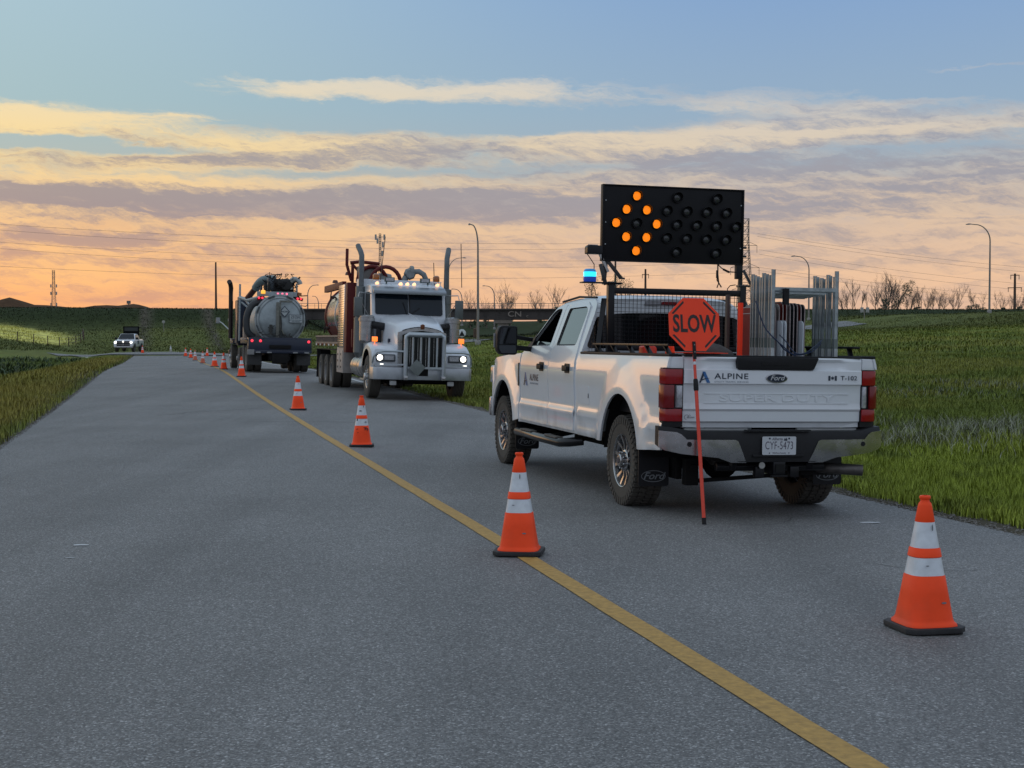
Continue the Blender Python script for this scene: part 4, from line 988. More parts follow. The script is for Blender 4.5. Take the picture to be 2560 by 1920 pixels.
    mr.prism(prof, 'y', 3.30, 3.44); body = mr.build('mirror', [black], PK, bevel=.012)
    m = MB(); m.bar((s*1.15, 3.37, 1.56), (s*.93, 3.42, 1.53), .05, .045); m.bar((s*1.15, 3.37, 1.44), (s*.93, 3.42, 1.42), .05, .055); m.build('mirror_arm', [black], body, bevel=.008)
    m = MB(); m.prism(roundpoly([(s*1.155, 1.475), (s*1.35, 1.475), (s*1.35, 1.60), (s*1.325, 1.665), (s*1.155, 1.665)], .02), 'y', 3.293, 3.299); m.prism(roundpoly([(s*1.155, 1.375), (s*1.325, 1.375), (s*1.35, 1.425), (s*1.35, 1.465), (s*1.155, 1.465)], .012), 'y', 3.293, 3.299); m.build('mirror_glass', [mat('mirror glass', (.05, .055, .06), .05, 1, .05)], body)
    m = MB(); m.bar((s*1.379, 3.40, 1.44), (s*1.379, 3.40, 1.60), .03, .006); m.build('mirror_lamp', [clearl], body)
    # A-pillar sail panel (black)
    m = MB(); m.sheet([(3.42, 1.435), (3.62, 1.40), (3.62, 1.44), (3.36, 1.61)], lambda y, z: WB(y, z)+.004, step=.2, th=.01, mirror=L); m.build('sail_panel', [black], PK)
def ovalring(parent, x, y, z, rx, rz, m_, ring=True, name='emblem_ring', w=.006):
    n = 36; m = MB(); vs = []
    for k in range(n):
        a = 2*math.pi*k/n
        for q in (0, w): vs.append((x+(rx-q)*math.cos(a), y, z+(rz-q)*math.sin(a)))
    m.add(vs, [(2*i, 2*((i+1) % n), 2*((i+1) % n)+1, 2*i+1) for i in range(n)]); return m.build(name, [m_], parent, fixn=False)
side(True); side(False)

# roof, windscreen, bonnet, nose
m = MB(); secs = []
for y, z, hw in ((1.44, 1.80, .785), (1.455, 1.90, .765), (1.50, 1.955, .745), (1.62, 1.985, .735), (2.1, 2.005, .73), (2.6, 1.985, .735), (2.86, 1.94, .75), (2.96, 1.90, .765)):
    secs.append([(hw*math.sin(a)*1.0, y, z+.02*(math.cos(a*1.2))-.035*(abs(math.sin(a))**6)) for a in [math.pi/2*(k/8) for k in range(-8, 9)]])
m.loft(secs, cap=False, closed=False); m.build('roof', [white], PK, sharp=60)
m = MB()
for s_ in (-1, 1): m = MB(); m.tube([(s_*.73, 1.6, 1.972), (s_*.735, 2.2, 1.995), (s_*.745, 2.8, 1.955)], .012, 6); m.build('roof_moulding', [black], PK)
m = MB(); m.loft([[(-.76, 2.95, 1.895), (-.38, 2.985, 1.915), (0, 2.99, 1.92), (.38, 2.985, 1.915), (.76, 2.95, 1.895)], [(-.90, 3.72, 1.38), (-.45, 3.79, 1.375), (0, 3.81, 1.375), (.45, 3.79, 1.375), (.90, 3.72, 1.38)]], cap=False, closed=False); m.build('windscreen', [glass], PK)
m = MB(); secs = []
for y, z, hw in ((3.70, 1.372, .95), (4.4, 1.36, .95), (5.0, 1.325, .93), (5.25, 1.28, .89), (5.36, 1.22, .85)):
    secs.append([(hw*k/6, y+.03*(1-(k/6)**2), z+(.035 if abs(k) < 4 else .0)-.0*abs(k)) for k in range(-6, 7)])
m.loft(secs, cap=False, closed=False); m.build('bonnet', [white], PK, sharp=60)
m = MB(); m.prism(roundpoly([(-.56, .80), (.56, .80), (.56, 1.22), (-.56, 1.22)], .05), 'y', 5.36, 5.47); m.build('grille', [chromed], PK, bevel=.01)
m = MB(); m.box(-.93, .93, 5.30, 5.40, .62, 1.2); m.build('nose_panel', [white], PK, bevel=.03)
m = MB(); m.prism([(-1.0, 5.2), (-.96, 5.42), (-.5, 5.55), (.5, 5.55), (.96, 5.42), (1.0, 5.2)], 'z', .56, .80); m.build('front_bumper', [chrome], PK, bevel=.03)
# cab back wall with wide rear window
backW = lambda x, z: 1.452 + (.03*(z-1.5) if z > 1.5 else 0)
m = MB(); hw = lambda z: pw(z, WPROF)-.02
outl = [(-hw(.6), .60), (hw(.6), .60), (hw(1.0), 1.0), (hw(1.42), 1.42), (hw(1.8)-.02, 1.80), (hw(1.9)-.05, 1.90), (.60, 1.955), (0, 1.97), (-.60, 1.955), (-hw(1.9)+.05, 1.90), (-hw(1.8)+.02, 1.80), (-hw(1.42), 1.42), (-hw(1.0), 1.0)]
rw = roundpoly([(-.885, 1.45), (.885, 1.45), (.735, 1.885), (-.735, 1.885)], .05)
m.sheet(outl, backW, holes=[rw], step=.12, th=-.02, axis='y'); m.build('cab_back', [white], PK, sharp=50)
m = MB(); m.sheet(rw, lambda x, z: backW(x, z)+.008, step=.3, th=-.005, axis='y'); m.build('rear_window', [glass], PK)
m = MB(); m.prism(roundpoly([(-.09, 1.905), (.09, 1.905), (.075, 1.94), (-.075, 1.94)], .01), 'y', 1.43, 1.47); m.build('brake_light', [redlens], PK)
m = MB(); m.prism(roundpoly([(-.27, 1.90), (-.10, 1.90), (-.085, 1.945), (-.25, 1.945)], .01), 'y', 1.437, 1.47); m.prism(roundpoly([(.27, 1.90), (.10, 1.90), (.085, 1.945), (.25, 1.945)], .01), 'y', 1.437, 1.47); m.build('cargo_light', [clearl], PK)
# interior
m = MB(); m.box(-.9, .9, 1.5, 3.72, .62, .70); m.box(-.88, .88, 3.4, 3.7, .7, 1.37)
for sx in (-.42, .42):
    m.box(sx-.27, sx+.27, 2.35, 2.85, .7, 1.10); m.prism([(2.25, 1.05), (2.42, 1.05), (2.36, 1.62), (2.24, 1.62)], 'x', sx-.26, sx+.26); m.prism([(2.24, 1.64), (2.32, 1.64), (2.31, 1.80), (2.24, 1.80)], 'x', sx-.13, sx+.13)
m.box(-.78, .78, 1.55, 2.0, .7, 1.08); m.box(-.78, .78, 1.50, 1.62, 1.05, 1.56)
m.build('cab_interior', [mat('cab interior', (.02, .021, .023), .8, 0, .2)], PK, bevel=.02)
m = MB(); n = 20; c = Vector((-.42, 3.18, 1.32)); ax = Vector((0, -.9, .45)).normalized(); e1 = Vector((1, 0, 0)); e2 = ax.cross(e1)
m.tube([c+(e1*math.cos(2*math.pi*k/n)+e2*math.sin(2*math.pi*k/n))*.19 for k in range(n+1)], .014, 6, cap=False); m.tube([c, (-.42, 3.45, 1.2)], .03, 6); m.bar(c-e1*.18, c+e1*.18, .03, .02); m.build('steering_wheel', [black], PK)
# bed box
m = MB(); m.box(-.84, .84, -1.08, 1.40, .86, .88); m.box(-.86, -.84, -1.08, 1.40, .86, 1.39); m.box(.84, .86, -1.08, 1.40, .86, 1.39); m.box(-.86, .86, 1.40, 1.415, .86, 1.40)
m.box(-.84, -.60, -.45, .45, .88, 1.10); m.box(.60, .84, -.45, .45, .88, 1.10); m.build('bed_liner', [black], PK)
# chassis
m = MB()
for s_ in (-1, 1): m.box(s_*.45-.04, s_*.45+.04, -1.15, 5.2, .50, .66); m.bar((s_*.55, .75, .40), (s_*.55, -.75, .42), .07, .05); m.box(s_*.62-.03, s_*.62+.03, -.55, .0, .30, .52)
for y in (-1.0, .9, 2.4, 3.6, 5.0): m.box(-.45, .45, y-.05, y+.05, .52, .62)
m.tube([(-.75, 0, TR), (.75, 0, TR)], .055, 10); m.lathe([(.05, -.14), (.15, -.10), (.19, 0), (.15, .10), (.05, .14)], (0, 0, TR), 'y', 16)
m.tube([(-.75, 4.48, TR), (.75, 4.48, TR)], .05, 10); m.lathe([(.05, -.12), (.14, -.08), (.16, 0), (.14, .08), (.05, .12)], (.2, 4.48, TR), 'y', 14)
m.tube([(0, .2, TR+.03), (0, 2.6, .52)], .05, 8); m.box(-.35, .35, 2.5, 3.6, .38, .6); m.box(.35, .75, .8, 2.3, .42, .62); m.box(-.42, .42, .75, 1.3, .36, .56)
m.bar((-.5, -.7, .30), (.5, -.7, .36), .035); m.box(-.62, -.5, -.72, -.62, .26, .5)
m.build('chassis', [frame], PK, bevel=.008)
m = MB(); m.lathe([(.16, -.11), (.33, -.12), (.38, -.07), (.39, 0), (.38, .07), (.33, .12), (.16, .11)], (0, -.62, .55), 'z', 32); m.build('spare_tyre', [rubber], PK)
# exhaust pipe, hitch
m = MB(); m.tube([(.52, .8, .50), (.52, -.2, .54), (.50, -.75, .46), (.50, -.98, .44), (.58, -1.12, .44), (.82, -1.22, .43)], .048, 12, cap=False); m.tube([(.82, -1.22, .43), (.60, -1.13, .44)], .04, 12); m.build('exhaust_pipe', [mat('dirty steel pipe', (.11, .10, .095), .5, .7, .3, 20)], PK)
m = MB(); m.box(.34, .72, -1.0, -.8, .37, .43); m.build('exhaust_shield', [frame], PK, bevel=.01)
m = MB(); m.tube([(-.50, -1.1, .46), (.50, -1.1, .46)], .04, 8); m.box(-.055, .055, -1.30, -1.0, .405, .515); m.box(-.075, .075, -1.31, -1.27, .385, .40); m.box(-.2, -.12, -1.26, -1.2, .38, .47); m.box(.12, .2, -1.26, -1.2, .38, .47)
for s_ in (-1, 1): m.bar((s_*.35, -1.15, .46), (s_*.45, -.9, .56), .06)
m.build('tow_hitch', [blackg], PK, bevel=.005)
m = MB(); m.box(-.038, .038, -1.312, -1.306, .425, .495); m.build('hitch_opening', [mat('hitch opening', (.002, .002, .002), .9)], PK)
m = MB(); m.lathe([(.028, -.01), (.028, 0)], (-.02-.14, -1.29, .485), 'y', 14); m.build('trailer_socket', [chromed], PK)

# ---- tailgate: profile in (y,z) extruded, with tailored relief
TG = thing_part('tailgate', PK)
def tgy(x, z):                                              # rear surface of the gate
    y = pw(z, [(.795, -1.115), (.835, -1.125), (.85, -1.150), (.935, -1.152), (.955, -1.166), (1.005, -1.160), (1.15, -1.162), (1.165, -1.168), (1.172, -1.180), (1.285, -1.178), (1.30, -1.150), (1.36, -1.150), (1.385, -1.165), (1.405, -1.155)])
    sc = 0
    if 1.285 < z < 1.385:                                   # scooped shoulders under the top lip
        k = sst(.70, .56, abs(x)); t_ = min(1, (z-1.285)/.03, (1.385-z)/.03+.2); y = lerp(-1.172, y+.012, k*max(0, min(1, t_)))
    if .50 < abs(x): y += .02*((abs(x)-.5)/.33)**3
    return -y
m = MB(); zs = sorted(set([.795, .80, .835, .85, .86, .93, .935, .955, .96, 1.005, 1.008, 1.085, 1.088, 1.15, 1.165, 1.172, 1.18, 1.285, 1.293, 1.30, 1.31, 1.33, 1.35, 1.36, 1.372, 1.385, 1.395, 1.405])); nx = 56
xs = [-.822+1.644*k/nx for k in range(nx+1)]
m.loft([[(x, -tgy(x, z), z) for x in xs] for z in zs], cap=False, closed=False)
m.box(-.82, .82, -1.115, -1.09, .80, 1.395)
m.add([(xs[0], -tgy(xs[0], z), z) for z in zs]+[(xs[0], -1.1, z) for z in zs], [(i, i+1, len(zs)+i+1, len(zs)+i) for i in range(len(zs)-1)])
m.add([(xs[-1], -tgy(xs[-1], z), z) for z in zs]+[(xs[-1], -1.1, z) for z in zs], [(i, i+1, len(zs)+i+1, len(zs)+i) for i in range(len(zs)-1)])
m.build('gate_panel', [white], TG, sharp=28, fixn=False)
m = MB(); m.box(-.822, .822, -1.16, -1.085, 1.397, 1.413); m.build('top_cap', [black], TG, bevel=.006)
m = MB(); m.prism(roundpoly([(-.345, 1.292), (.355, 1.292), (.405, 1.40), (-.358, 1.40)], .02), 'y', -1.188, -1.14); m.build('handle_trim', [black], TG, bevel=.006)
m = MB(); m.prism(roundpoly([(-.13, 1.335), (.14, 1.335), (.14, 1.36), (-.13, 1.36)], .006), 'y', -1.192, -1.186); m.build('handle', [blackg], TG)
m = MB()
for z in (1.087, 1.006): m.bar((-.64, -1.1635, z), (.70, -1.1635, z), .004, .006)
m.build('raised_lines', [white], TG)
text('raised_lettering', 'SUPER DUTY', .083, white, TG, Mrear(.03, -1.162, 1.047), 2.25, .0035, 0, .001, 1.0)
# tailgate lettering and emblems
y_ = -1.1815
def letter_a(parent, x, z, s, Mx=None):
    M_ = Matrix.Translation((x, y_ if Mx is None else 0, z)) if Mx is None else Mx
    m = MB(); P = lambda l: [(a*s, b*s) for a, b in l]
    m.prism(P([(.25, 1.0), (.50, 1.0), (1.0, 0), (.68, 0), (.36, .70)]), 'y', -.0012, 0, M=M_); a = m.build('logo_mark', [decalb], parent, fixn=True)
    m = MB(); m.prism(P([(-.05, 0), (.10, 0), (.42, .72), (.30, .98)]), 'y', -.0012, 0, M=M_); m.prism(P([(-.12, -.02), (.15, .18), (.50, .32), (.98, .42), (.5, .40), (.1, .28)]), 'y', -.0022, -.0013, M=M_); m.build('logo_mark', [decal], parent)
letter_a(TG, -.690, 1.178, .095)
text('lettering', 'ALPINE', .068, decal, TG, Mrear(-.402, y_, 1.233), 1.30, .0006, 0, .0006, 1.12)
text('lettering', 'UTILITY TRAFFIC SERVICES', .0195, decalg, TG, Mrear(-.402, y_, 1.187), 1.10, .0006, 0, 0, 1.22)
m = MB(); n = 40
for (q, dy, mi) in ((1.0, 0, 0), (.90, -.006, 1)): pass
def ellipse(cx, cz, rx, rz, n=40): return [(cx+rx*math.cos(2*math.pi*k/n), cz+rz*math.sin(2*math.pi*k/n)) for k in range(n)]
m.prism(ellipse(.012, 1.222, .100, .042), 'y', -1.188, -1.17); em = m.build('emblem', [chrome], TG, bevel=.003)
m = MB(); m.prism(ellipse(.012, 1.222, .090, .034), 'y', -1.1905, -1.186); m.build('emblem_face', [mat('emblem blue', (.006, .018, .045), .15, .2, .05, coat=.8)], em)
text('emblem_script', 'Ford', .058, mat('emblem silver', (.55, .57, .60), .3, .6, .02), em, Mrear(.012, -1.1912, 1.2225), 1.15, .0008, .35, .0008)
fl = MB(); fl.box(.496, .515, y_-.001, y_, 1.205, 1.247); fl.box(.557, .576, y_-.001, y_, 1.205, 1.247)
leaf = [(0, -.5), (.04, -.22), (.30, -.28), (.24, -.12), (.48, .08), (.36, .12), (.40, .28), (.22, .20), (.10, .10), (.14, .38), (.06, .32), (0, .5)]
leaf = leaf+[(-a, b) for a, b in leaf[-2:0:-1]]
fl.prism([(.536+a*.036, 1.226+b*.040) for a, b in leaf], 'y', y_-.001, y_); fl.build('flag_decal', [decal], TG)
text('lettering', 'T-102', .053, decal, TG, Mrear(.692, y_, 1.226), 1.18, .0006, 0, .0005, 1.05)
# small heart-shaped dealer sticker
m = MB(); pts = []
for k in range(17):
    a = rad(40+k*14); pts.append((-.79+.022*math.cos(a)-.0, -1.1535, .885+.020*math.sin(a)))
m.tube(pts, .0016, 4); m.tube([(-.775, -1.1535, .898), (-.765, -1.1535, .905), (-.755, -1.1535, .897)], .0016, 4); m.build('dealer_sticker', [decal], TG)
text('dealer_sticker', 'Brown', .024, decal, TG, Mrear(-.755, -1.1525, .885), 1.0, .0006, .4)
# ---- tail lamps
for s_, xo in ((-1, 0), (1, 0)):
    a, b = (.828, 1.0) if s_ > 0 else (.828, 1.0)
    tl = thing_part('tail_light', PK)
    def slab(z0, z1, x0, x1, m_, nm, d=0.0, cut=0):
        m = MB(); X = [x0, lerp(x0, x1, .55), lerp(x0, x1, .85), x1]; Y = [-1.158-d, -1.150-d, -1.128-d, -1.06-d*.0]
        m.loft([[(s_*x, y, z) for x, y in zip(X, Y)]+[(s_*X[-1], -1.03, z), (s_*X[0], -1.03, z)] for z in (z0, z1)]); return m.build(nm, [m_], tl, bevel=.008)
    slab(.848, .955, .832, .996, redlens, 'red_lens'); slab(.96, 1.158, .905, 1.003, mat('dark red lens', (.16, .004, .008), .15, 0, .1, 60, coat=.15), 'red_lens'); slab(.965, 1.153, .834, .902, clearl, 'reverse_lens', .004); slab(1.163, 1.292, .832, 1.0, redlens, 'red_lens')
    m = MB(); m.loft([[(s_*.826, -1.145, z), (s_*.93, -1.13, z), (s_*.985, -1.09, z), (s_*.985, -1.02, z), (s_*.826, -1.02, z)] for z in (.80, 1.30)]); m.build('lamp_housing', [black], tl)
# corner caps above lamps are part of bed side; add rear pillar returns
for s_ in (-1, 1):
    m = MB(); m.loft([[(s_*.828, -1.158, z), (s_*.90, -1.156, z), (s_*(pw(z, WPROF)-.004), -1.135, z), (s_*(pw(z, WPROF)-.001), -1.08, z), (s_*.828, -1.05, z)] for z in (1.298, 1.33, 1.36, 1.385, 1.395)]); m.build('bed_corner', [white], PK, bevel=.006, sharp=50)
# sill below the gate
m = MB(); m.box(-.80, -.22, -1.125, -1.09, .755, .788); m.build('bed_sill', [mat('dusty sill', (.30, .31, .31), .6, 0, .2)], PK); m = MB(); m.box(.24, .80, -1.125, -1.09, .755, .788); m.build('bed_sill', [mat('dusty sill', (.30, .31, .31), .6, 0, .2)], PK)
# ---- rear bumper
BY = -1.27
def bumper_xy(n=24):
    return [(lerp(-1.03, 1.03, k/n), BY+.13*max(0, (abs(lerp(-1.03, 1.03, k/n))-.60)/.43)**2.2) for k in range(n+1)]
core = MB(); P = bumper_xy()
for (z, dy) in ((0, 0),): pass
zt = lambda x: pw(abs(x), [(0, .772), (.80, .775), (.90, .805), (1.03, .808)]); zb = lambda x: pw(abs(x), [(0, .50), (.36, .50), (.48, .535), (.9, .585), (1.03, .62)])
core.loft([[(x, y+.01, zb(x)+.01), (x, y+.004, lerp(zb(x), zt(x), .75)), (x, y+.03, zt(x)-.004), (x, -1.04, zt(x)), (x, -1.04, zb(x)+.03)] for x, y in P])
bp = core.build('bumper', [black], PK, sharp=40)
for s_ in (-1, 1):
    m = MB(); pts = [(.285, .503), (.37, .690), (.395, .700), (.82, .702), (.86, .742), (.90, .762), (1.034, .772), (1.034, .635), (.99, .607), (.86, .580), (.545, .548), (.42, .505)]
    pts = [(s_*a, b) for a, b in pts]
    by = lambda x, z: -(BY+.13*max(0, (abs(x)-.60)/.43)**2.2-.006+.02*((z-.65)/.15)**2*(z < .65))
    m.sheet(pts, by, step=.05, th=.012, mirror=True, axis='y'); m.build('chrome_face', [chrome], bp, sharp=50)
    m = MB(); m.tube([(s_*a, -by(s_*a, b)-.004, b) for a, b in resample_open([(.288, .51), (.37, .690), (.395, .700), (.82, .702), (.86, .742), (.90, .762), (1.034, .772)], .05)], .004, 6) if False else None
    m = MB(); m.lathe([(.021, 0), (.021, .004)], (s_*.80, -by(.80, .66)-.006, .662), 'y', 16); m.build('parking_sensor', [black], bp)
m = MB(); m.box(-.30, .30, BY-.006, BY+.05, .775, .785); m.box(-.235, .235, BY-.012, BY+.03, .555, .575); m.build('step_pad', [black], bp, bevel=.004)
# licence plate
m = MB(); m.prism(rrect(-.155, .155, .573, .729, .012), 'y', BY-.018, BY-.012); pl = m.build('licence_plate', [mat('plate white', (.50, .52, .55), .4, 0, .03)], PK)
ink = mat('plate ink', (.035, .02, .05), .5); yp = BY-.0188
text('plate_number', 'CYF-5473', .098, ink, pl, Mrear(0, yp, .650), .62, .0006, 0, -.0008, 1.06)
text('plate_text', 'Alberta', .034, ink, pl, Mrear(-.02, yp, .708), .95, .0006, .35)
text('plate_text', 'Wild Rose Country', .0165, ink, pl, Mrear(0, yp, .589), .95, .0006)
m = MB()
for x, z, r_ in ((-.089, .713, .008), (.089, .713, .008), (-.089, .589, .005), (.089, .589, .005)): m.lathe([(r_, -.003), (r_, 0)], (x, BY-.018, z), 'y', 12)
m.prism([(.04, .695), (.05, .72), (.058, .705), (.066, .722), (.074, .700), (.070, .692)], 'y', yp-.0005, yp); m.build('plate_bolt', [decal], pl)
# filler door on bed side
m = MB(); m.sheet(roundpoly([(1.03, .89), (1.31, .90), (1.31, 1.065), (1.03, 1.075)], .03), lambda y, z: WB(y, z)+.0025, step=.06, th=.004, mirror=True); fd = m.build('fuel_door', [white], PK, sharp=50)
m = MB(); x = -(WB(1.03, .96)+.004); m.box(x-.003, x, 1.045, 1.06, .955, 1.0); m.build('fuel_door_tab', [black], fd)
# driver door lettering
xl = -(WB(3.1, 1.08)+.003)
letter_a(PK, 0, 0, .15, Mleft(xl, 3.56, 1.005) @ Matrix.Rotation(rad(-90), 4, 'X'))
text('lettering', 'ALPINE', .105, decal, PK, Mleft(xl, 3.12, 1.10), 1.05, .0006, 0, .001, 1.08)
text('lettering', 'UTILITY TRAFFIC SERVICES', .026, decalg, PK, Mleft(xl, 3.12, 1.035), 1.15, .0006)
# ---- headache rack
RY = 1.27; rk = thing_part('headache_rack', PK)
m = MB(); m.box(-.727, -.660, RY-.035, RY+.035, 1.40, 2.125); m.box(.70, .767, RY-.035, RY+.035, 1.40, 2.125); m.box(-.66, .70, RY-.03, RY+.03, 2.005, 2.065); m.box(-.66, .70, RY-.03, RY+.03, 1.43, 1.48)
for s_ in (-1, 1): m.bar((s_*.76, RY, 1.95), (s_*.90, RY-.25, 1.42), .05, .03)
m.box(-.95, -.6, RY-.06, RY+.06, 1.40, 1.42); m.box(.62, .95, RY-.06, RY+.06, 1.40, 1.42)
m.build('rack_frame', [blackg], rk, bevel=.005)
m = MB()
for k in range(33): x = -.655+k*.0424; m.bar((x, RY+.02, 1.48), (x, RY+.02, 2.005), .0042)
for k in range(13): z = 1.50+k*.0405; m.bar((-.66, RY+.017, z), (.70, RY+.017, z), .0042)
for s_ in (-1, 1):
    for k in range(6): a = .76+.03*k; m.bar((s_*a, RY, 1.42), (s_*a, RY, 1.95-.09*k), .0035)
    for k in range(11): z = 1.45+k*.045; m.bar((s_*.75, RY, z), (s_*(.80+.012*(11-k)), RY, z), .0035)
m.build('rack_mesh', [blackg], rk)
for s_, ya, yb in ((-1, 1.0, -1.12), (1, 1.0, -.86)):
    m = MB(); m.bar((s_*.93, ya, 1.492), (s_*.93, yb, 1.492), .06, .02)
    k = 5
    for i in range(k): y = lerp(ya-.08, yb+.12, i/(k-1)); m.bar((s_*.91, y-.05, 1.41), (s_*.93, y+.03, 1.49), .045, .014)
    m.build('side_rail', [blackg], rk, bevel=.003)

# ================================================================== beacon, arrow board
def PKw(x, y, z): return PK.matrix_basis @ Vector((x, y, z))
def on_truck(name, label, cat, lx, ly, lz, group=None, rz=0.0):
    t = thing(name, label, cat, PKw(lx, ly, lz), PK.rotation_euler, group); t.rotation_euler.z += rz; return t
bl = on_truck('beacon_light', 'glowing blue beacon light on a bracket left of the arrow board', 'beacon', -.915, RY, 2.125)
m = MB(); m.box(-.09, .33, -.06, .06, -.022, -.008); m.box(.19, .26, -.03, .03, -.04, -.02); m.build('bracket', [blackg], bl, bevel=.003)
m = MB(); m.lathe([(.062, -.006), (.066, .02), (.064, .045)], n=24); m.build('base', [mat('blue beacon base', (.01, .04, .16), .3, 0, .1, emit=lin((10, 50, 150)), estr=.6)], bl)
m = MB(); m.lathe([(.063, .045), (.0645, .09)], n=24, cap=False); m.build('lit_ring', [mat('blue beacon glow', (.02, .5, .7), .2, emit=lin((40, 235, 255)), estr=1.9)], bl)
m = MB(); m.lathe([(.0640, .09), (.058, .112), (.045, .122), (0.001, .124)], n=24); m.build('dome', [mat('blue beacon dome', (.01, .15, .30), .12, emit=lin((20, 110, 180)), estr=.5, coat=.5)], bl)
m = MB(); m.tube([(.05, .02, .118), (.05, .02, .17), (0, .02, .24), (-.04, .02, .29), (-.045, .02, .33), (-.03, .02, .345), (.02, .02, .348)], .0045, 6); m.tube([(.03, .02, -.01), (.06, .02, -.08), (.075, .03, -.14)], .004, 6); m.build('cable', [black], bl)
ab = on_truck('arrow_board', 'black flashing arrow board lit with a diamond of eight amber lamps above the pickup', 'arrow board', 0, RY-.02, 2.33)
W0, W1, HB = -.795, .722, .772
m = MB(); m.box(W0, W1, 0, .05, 0, HB); m.box(W0-.006, W0+.012, -.012, .06, 0, HB); m.box(W1-.012, W1+.006, -.012, .06, 0, HB); m.box(W0, W1, -.012, .06, HB-.014, HB); m.box(W0, W1, -.012, .06, 0, .012)
m.build('panel', [mat('board black', (.006, .006, .008), .5, 0, .2, 5, spec=.2)], ab, bevel=.003)
m = MB()
for x in (W0+.03, W1-.025):
    for z in (.17, .39, .61): m.lathe([(.007, -.004), (.007, 0)], (x, 0, z), 'y', 8)
for k in range(25): pass
m.build('bolt', [galv], ab)
m = MB(); m.box(W1-.065, W1+.005, -.005, .05, -.145, 0); m.build('wiring_box', [black], ab, bevel=.003)
lit_m = mat('amber lamp lit', (.8, .3, .02), .3, emit=lin((255, 140, 16)), estr=1.25); off_m = mat('amber lamp off', (.035, .038, .042), .25, 0, .5, 90, coat=.3)
spark = mat('amber lamp spark', (.9, .6, .2), .3, emit=lin((255, 190, 90)), estr=2.2)
grid_m = mat('lamp grid', (.25, .07, .01), .5, emit=lin((200, 80, 8)), estr=.5)
lampproto = {}
def board_lamp(lit):
    l = thing_part('lamp', ab); n = 24; m = MB()
    vs = []
    for k in range(n+1):
        a = 2*math.pi*k/n; d = .050+.018*math.sin(a)
        for q, rr_ in ((0, .052), (1, .054)): pass
        vs += [(.053*math.cos(a), 0, .053*math.sin(a)), (.053*math.cos(a), -max(.006, d-.012), .053*math.sin(a)), (.050*math.cos(a), -max(.006, d-.012), .050*math.sin(a)), (.050*math.cos(a), 0, .050*math.sin(a))]
    m.add(vs, [(4*i+j, 4*i+(j+1) % 4, 4*i+4+(j+1) % 4, 4*i+4+j) for i in range(n) for j in range(4)]); m.build('hood', [black], l)
    m = MB(); m.lathe([(.001, -.014), (.025, -.012), (.040, -.006), (.043, -.001)], axis='y', n=24, cap=False); m.build('lens', [lit_m if lit else off_m], l)
    if lit:
        m = MB()
        for k in range(-3, 4):
            hh = math.sqrt(max(0, .041**2-(k*.011)**2)); m.bar((k*.011, -.0155, -hh), (k*.011, -.0155, hh), .0045, .002)
        m.build('lens_grid', [grid_m], l)
        m = MB()
        for a in (10, 42): m.lathe([(.0, -.004), (.005, 0)], (.0475*math.cos(rad(a)), -.03, .0475*math.sin(rad(a))), 'y', 8)
        m.build('reflection_spot', [spark], l) if False else None
    return l
LM = []
for row, cols, lit in ((0, (0, 2, 4, 6, 8, 10, 12), (0, 4)), (1, (1, 3, 5, 7, 9, 11), (1, 3)), (-1, (1, 3, 5, 7, 9, 11), (1, 3)), (2, (2, 6, 10), (2,)), (-2, (2, 6, 10), (2,))):
    for c_ in cols:
        li = c_ in lit; loc = (W0+.140+c_*.1080, -.002, .388+row*.1385)
        if li not in lampproto: lampproto[li] = board_lamp(li); lampproto[li].location = loc
        else: dupart(lampproto[li], ab, loc)
SM = [mat('board strut', (.05, .05, .052), .35, .5, .2, 12)]
m = MB()
m.bar((W0+.05, .03, .05), (W0+.03, .03, -.20), .045, .03); m.bar((W0-.01, .02, -.03), (W0+.05, .02, -.24), .035, .03); m.bar((W0+.005, .03, .08), (W0+.21, .02, -.17), .03, .035)
m.box(W0+.02, W0+.20, -.02, .06, -.235, -.215); m.bar((W0+.19, .02, -.17), (W0+.25, .02, -.17), .018)
m.build('support_strut', SM, ab, bevel=.003); m = MB()
m.bar((W1-.01, .03, 0), (W1-.005, .03, -.22), .04, .03); m.bar((W1+.025, .03, -.05), (W1+.11, .02, -.20), .035, .025); m.bar((W1-.03, .03, -.01), (W1+.0, .03, -.20), .035, .025)
m.box(W1-.04, W1+.15, -.02, .06, -.225, -.205); m.lathe([(.012, -.03), (.012, .03)], (W1+.02, .02, .18), 'x', 8); m.lathe([(.012, -.03), (.012, .03)], (W1+.02, .02, .09), 'x', 8)
m.build('support_strut', [mat('board strut', (.05, .05, .052), .35, .5, .2, 12)], ab, bevel=.003)
m = MB(); m.tube([(.46, .02, 0), (.462, .02, -.08), (.455, .02, -.16), (.50, .01, -.235)], .007, 6); m.tube([(.462, .02, -.09), (.47, .01, -.19), (.455, .02, -.24)], .006, 6); m.tube([(.455, .02, -.06), (.455, .02, -.14)], .012, 6)
m.tube([(.46, .02, 0), (.50, .02, -.035), (.56, .02, -.07), (.66, .02, -.075)], .0055, 6); m.tube([(.52, .02, -.048), (.59, .02, -.078)], .011, 6); m.tube([(.58, .02, -.30), (.57, .02, -.25), (.60, .02, -.215), (.66, .02, -.205)], .005, 6); m.build('cable', [black], ab)
cm = on_truck('work_light', 'black box lamp at the lower left corner of the arrow board', 'work light', -.877, RY-.01, 2.44)
m = MB(); m.prism(roundpoly([(-.085, -.045), (.075, -.045), (.075, .04), (-.06, .045), (-.085, .03)], .012), 'y', -.05, .05); m.build('housing', [blackg], cm, bevel=.004)
m = MB(); m.box(-.075, .03, -.03, .03, .044, .050); m.build('lens', [clearl], cm); m = MB(); m.bar((.06, 0, -.04), (.15, 0, -.22), .025); m.build('arm', [chromed], cm)

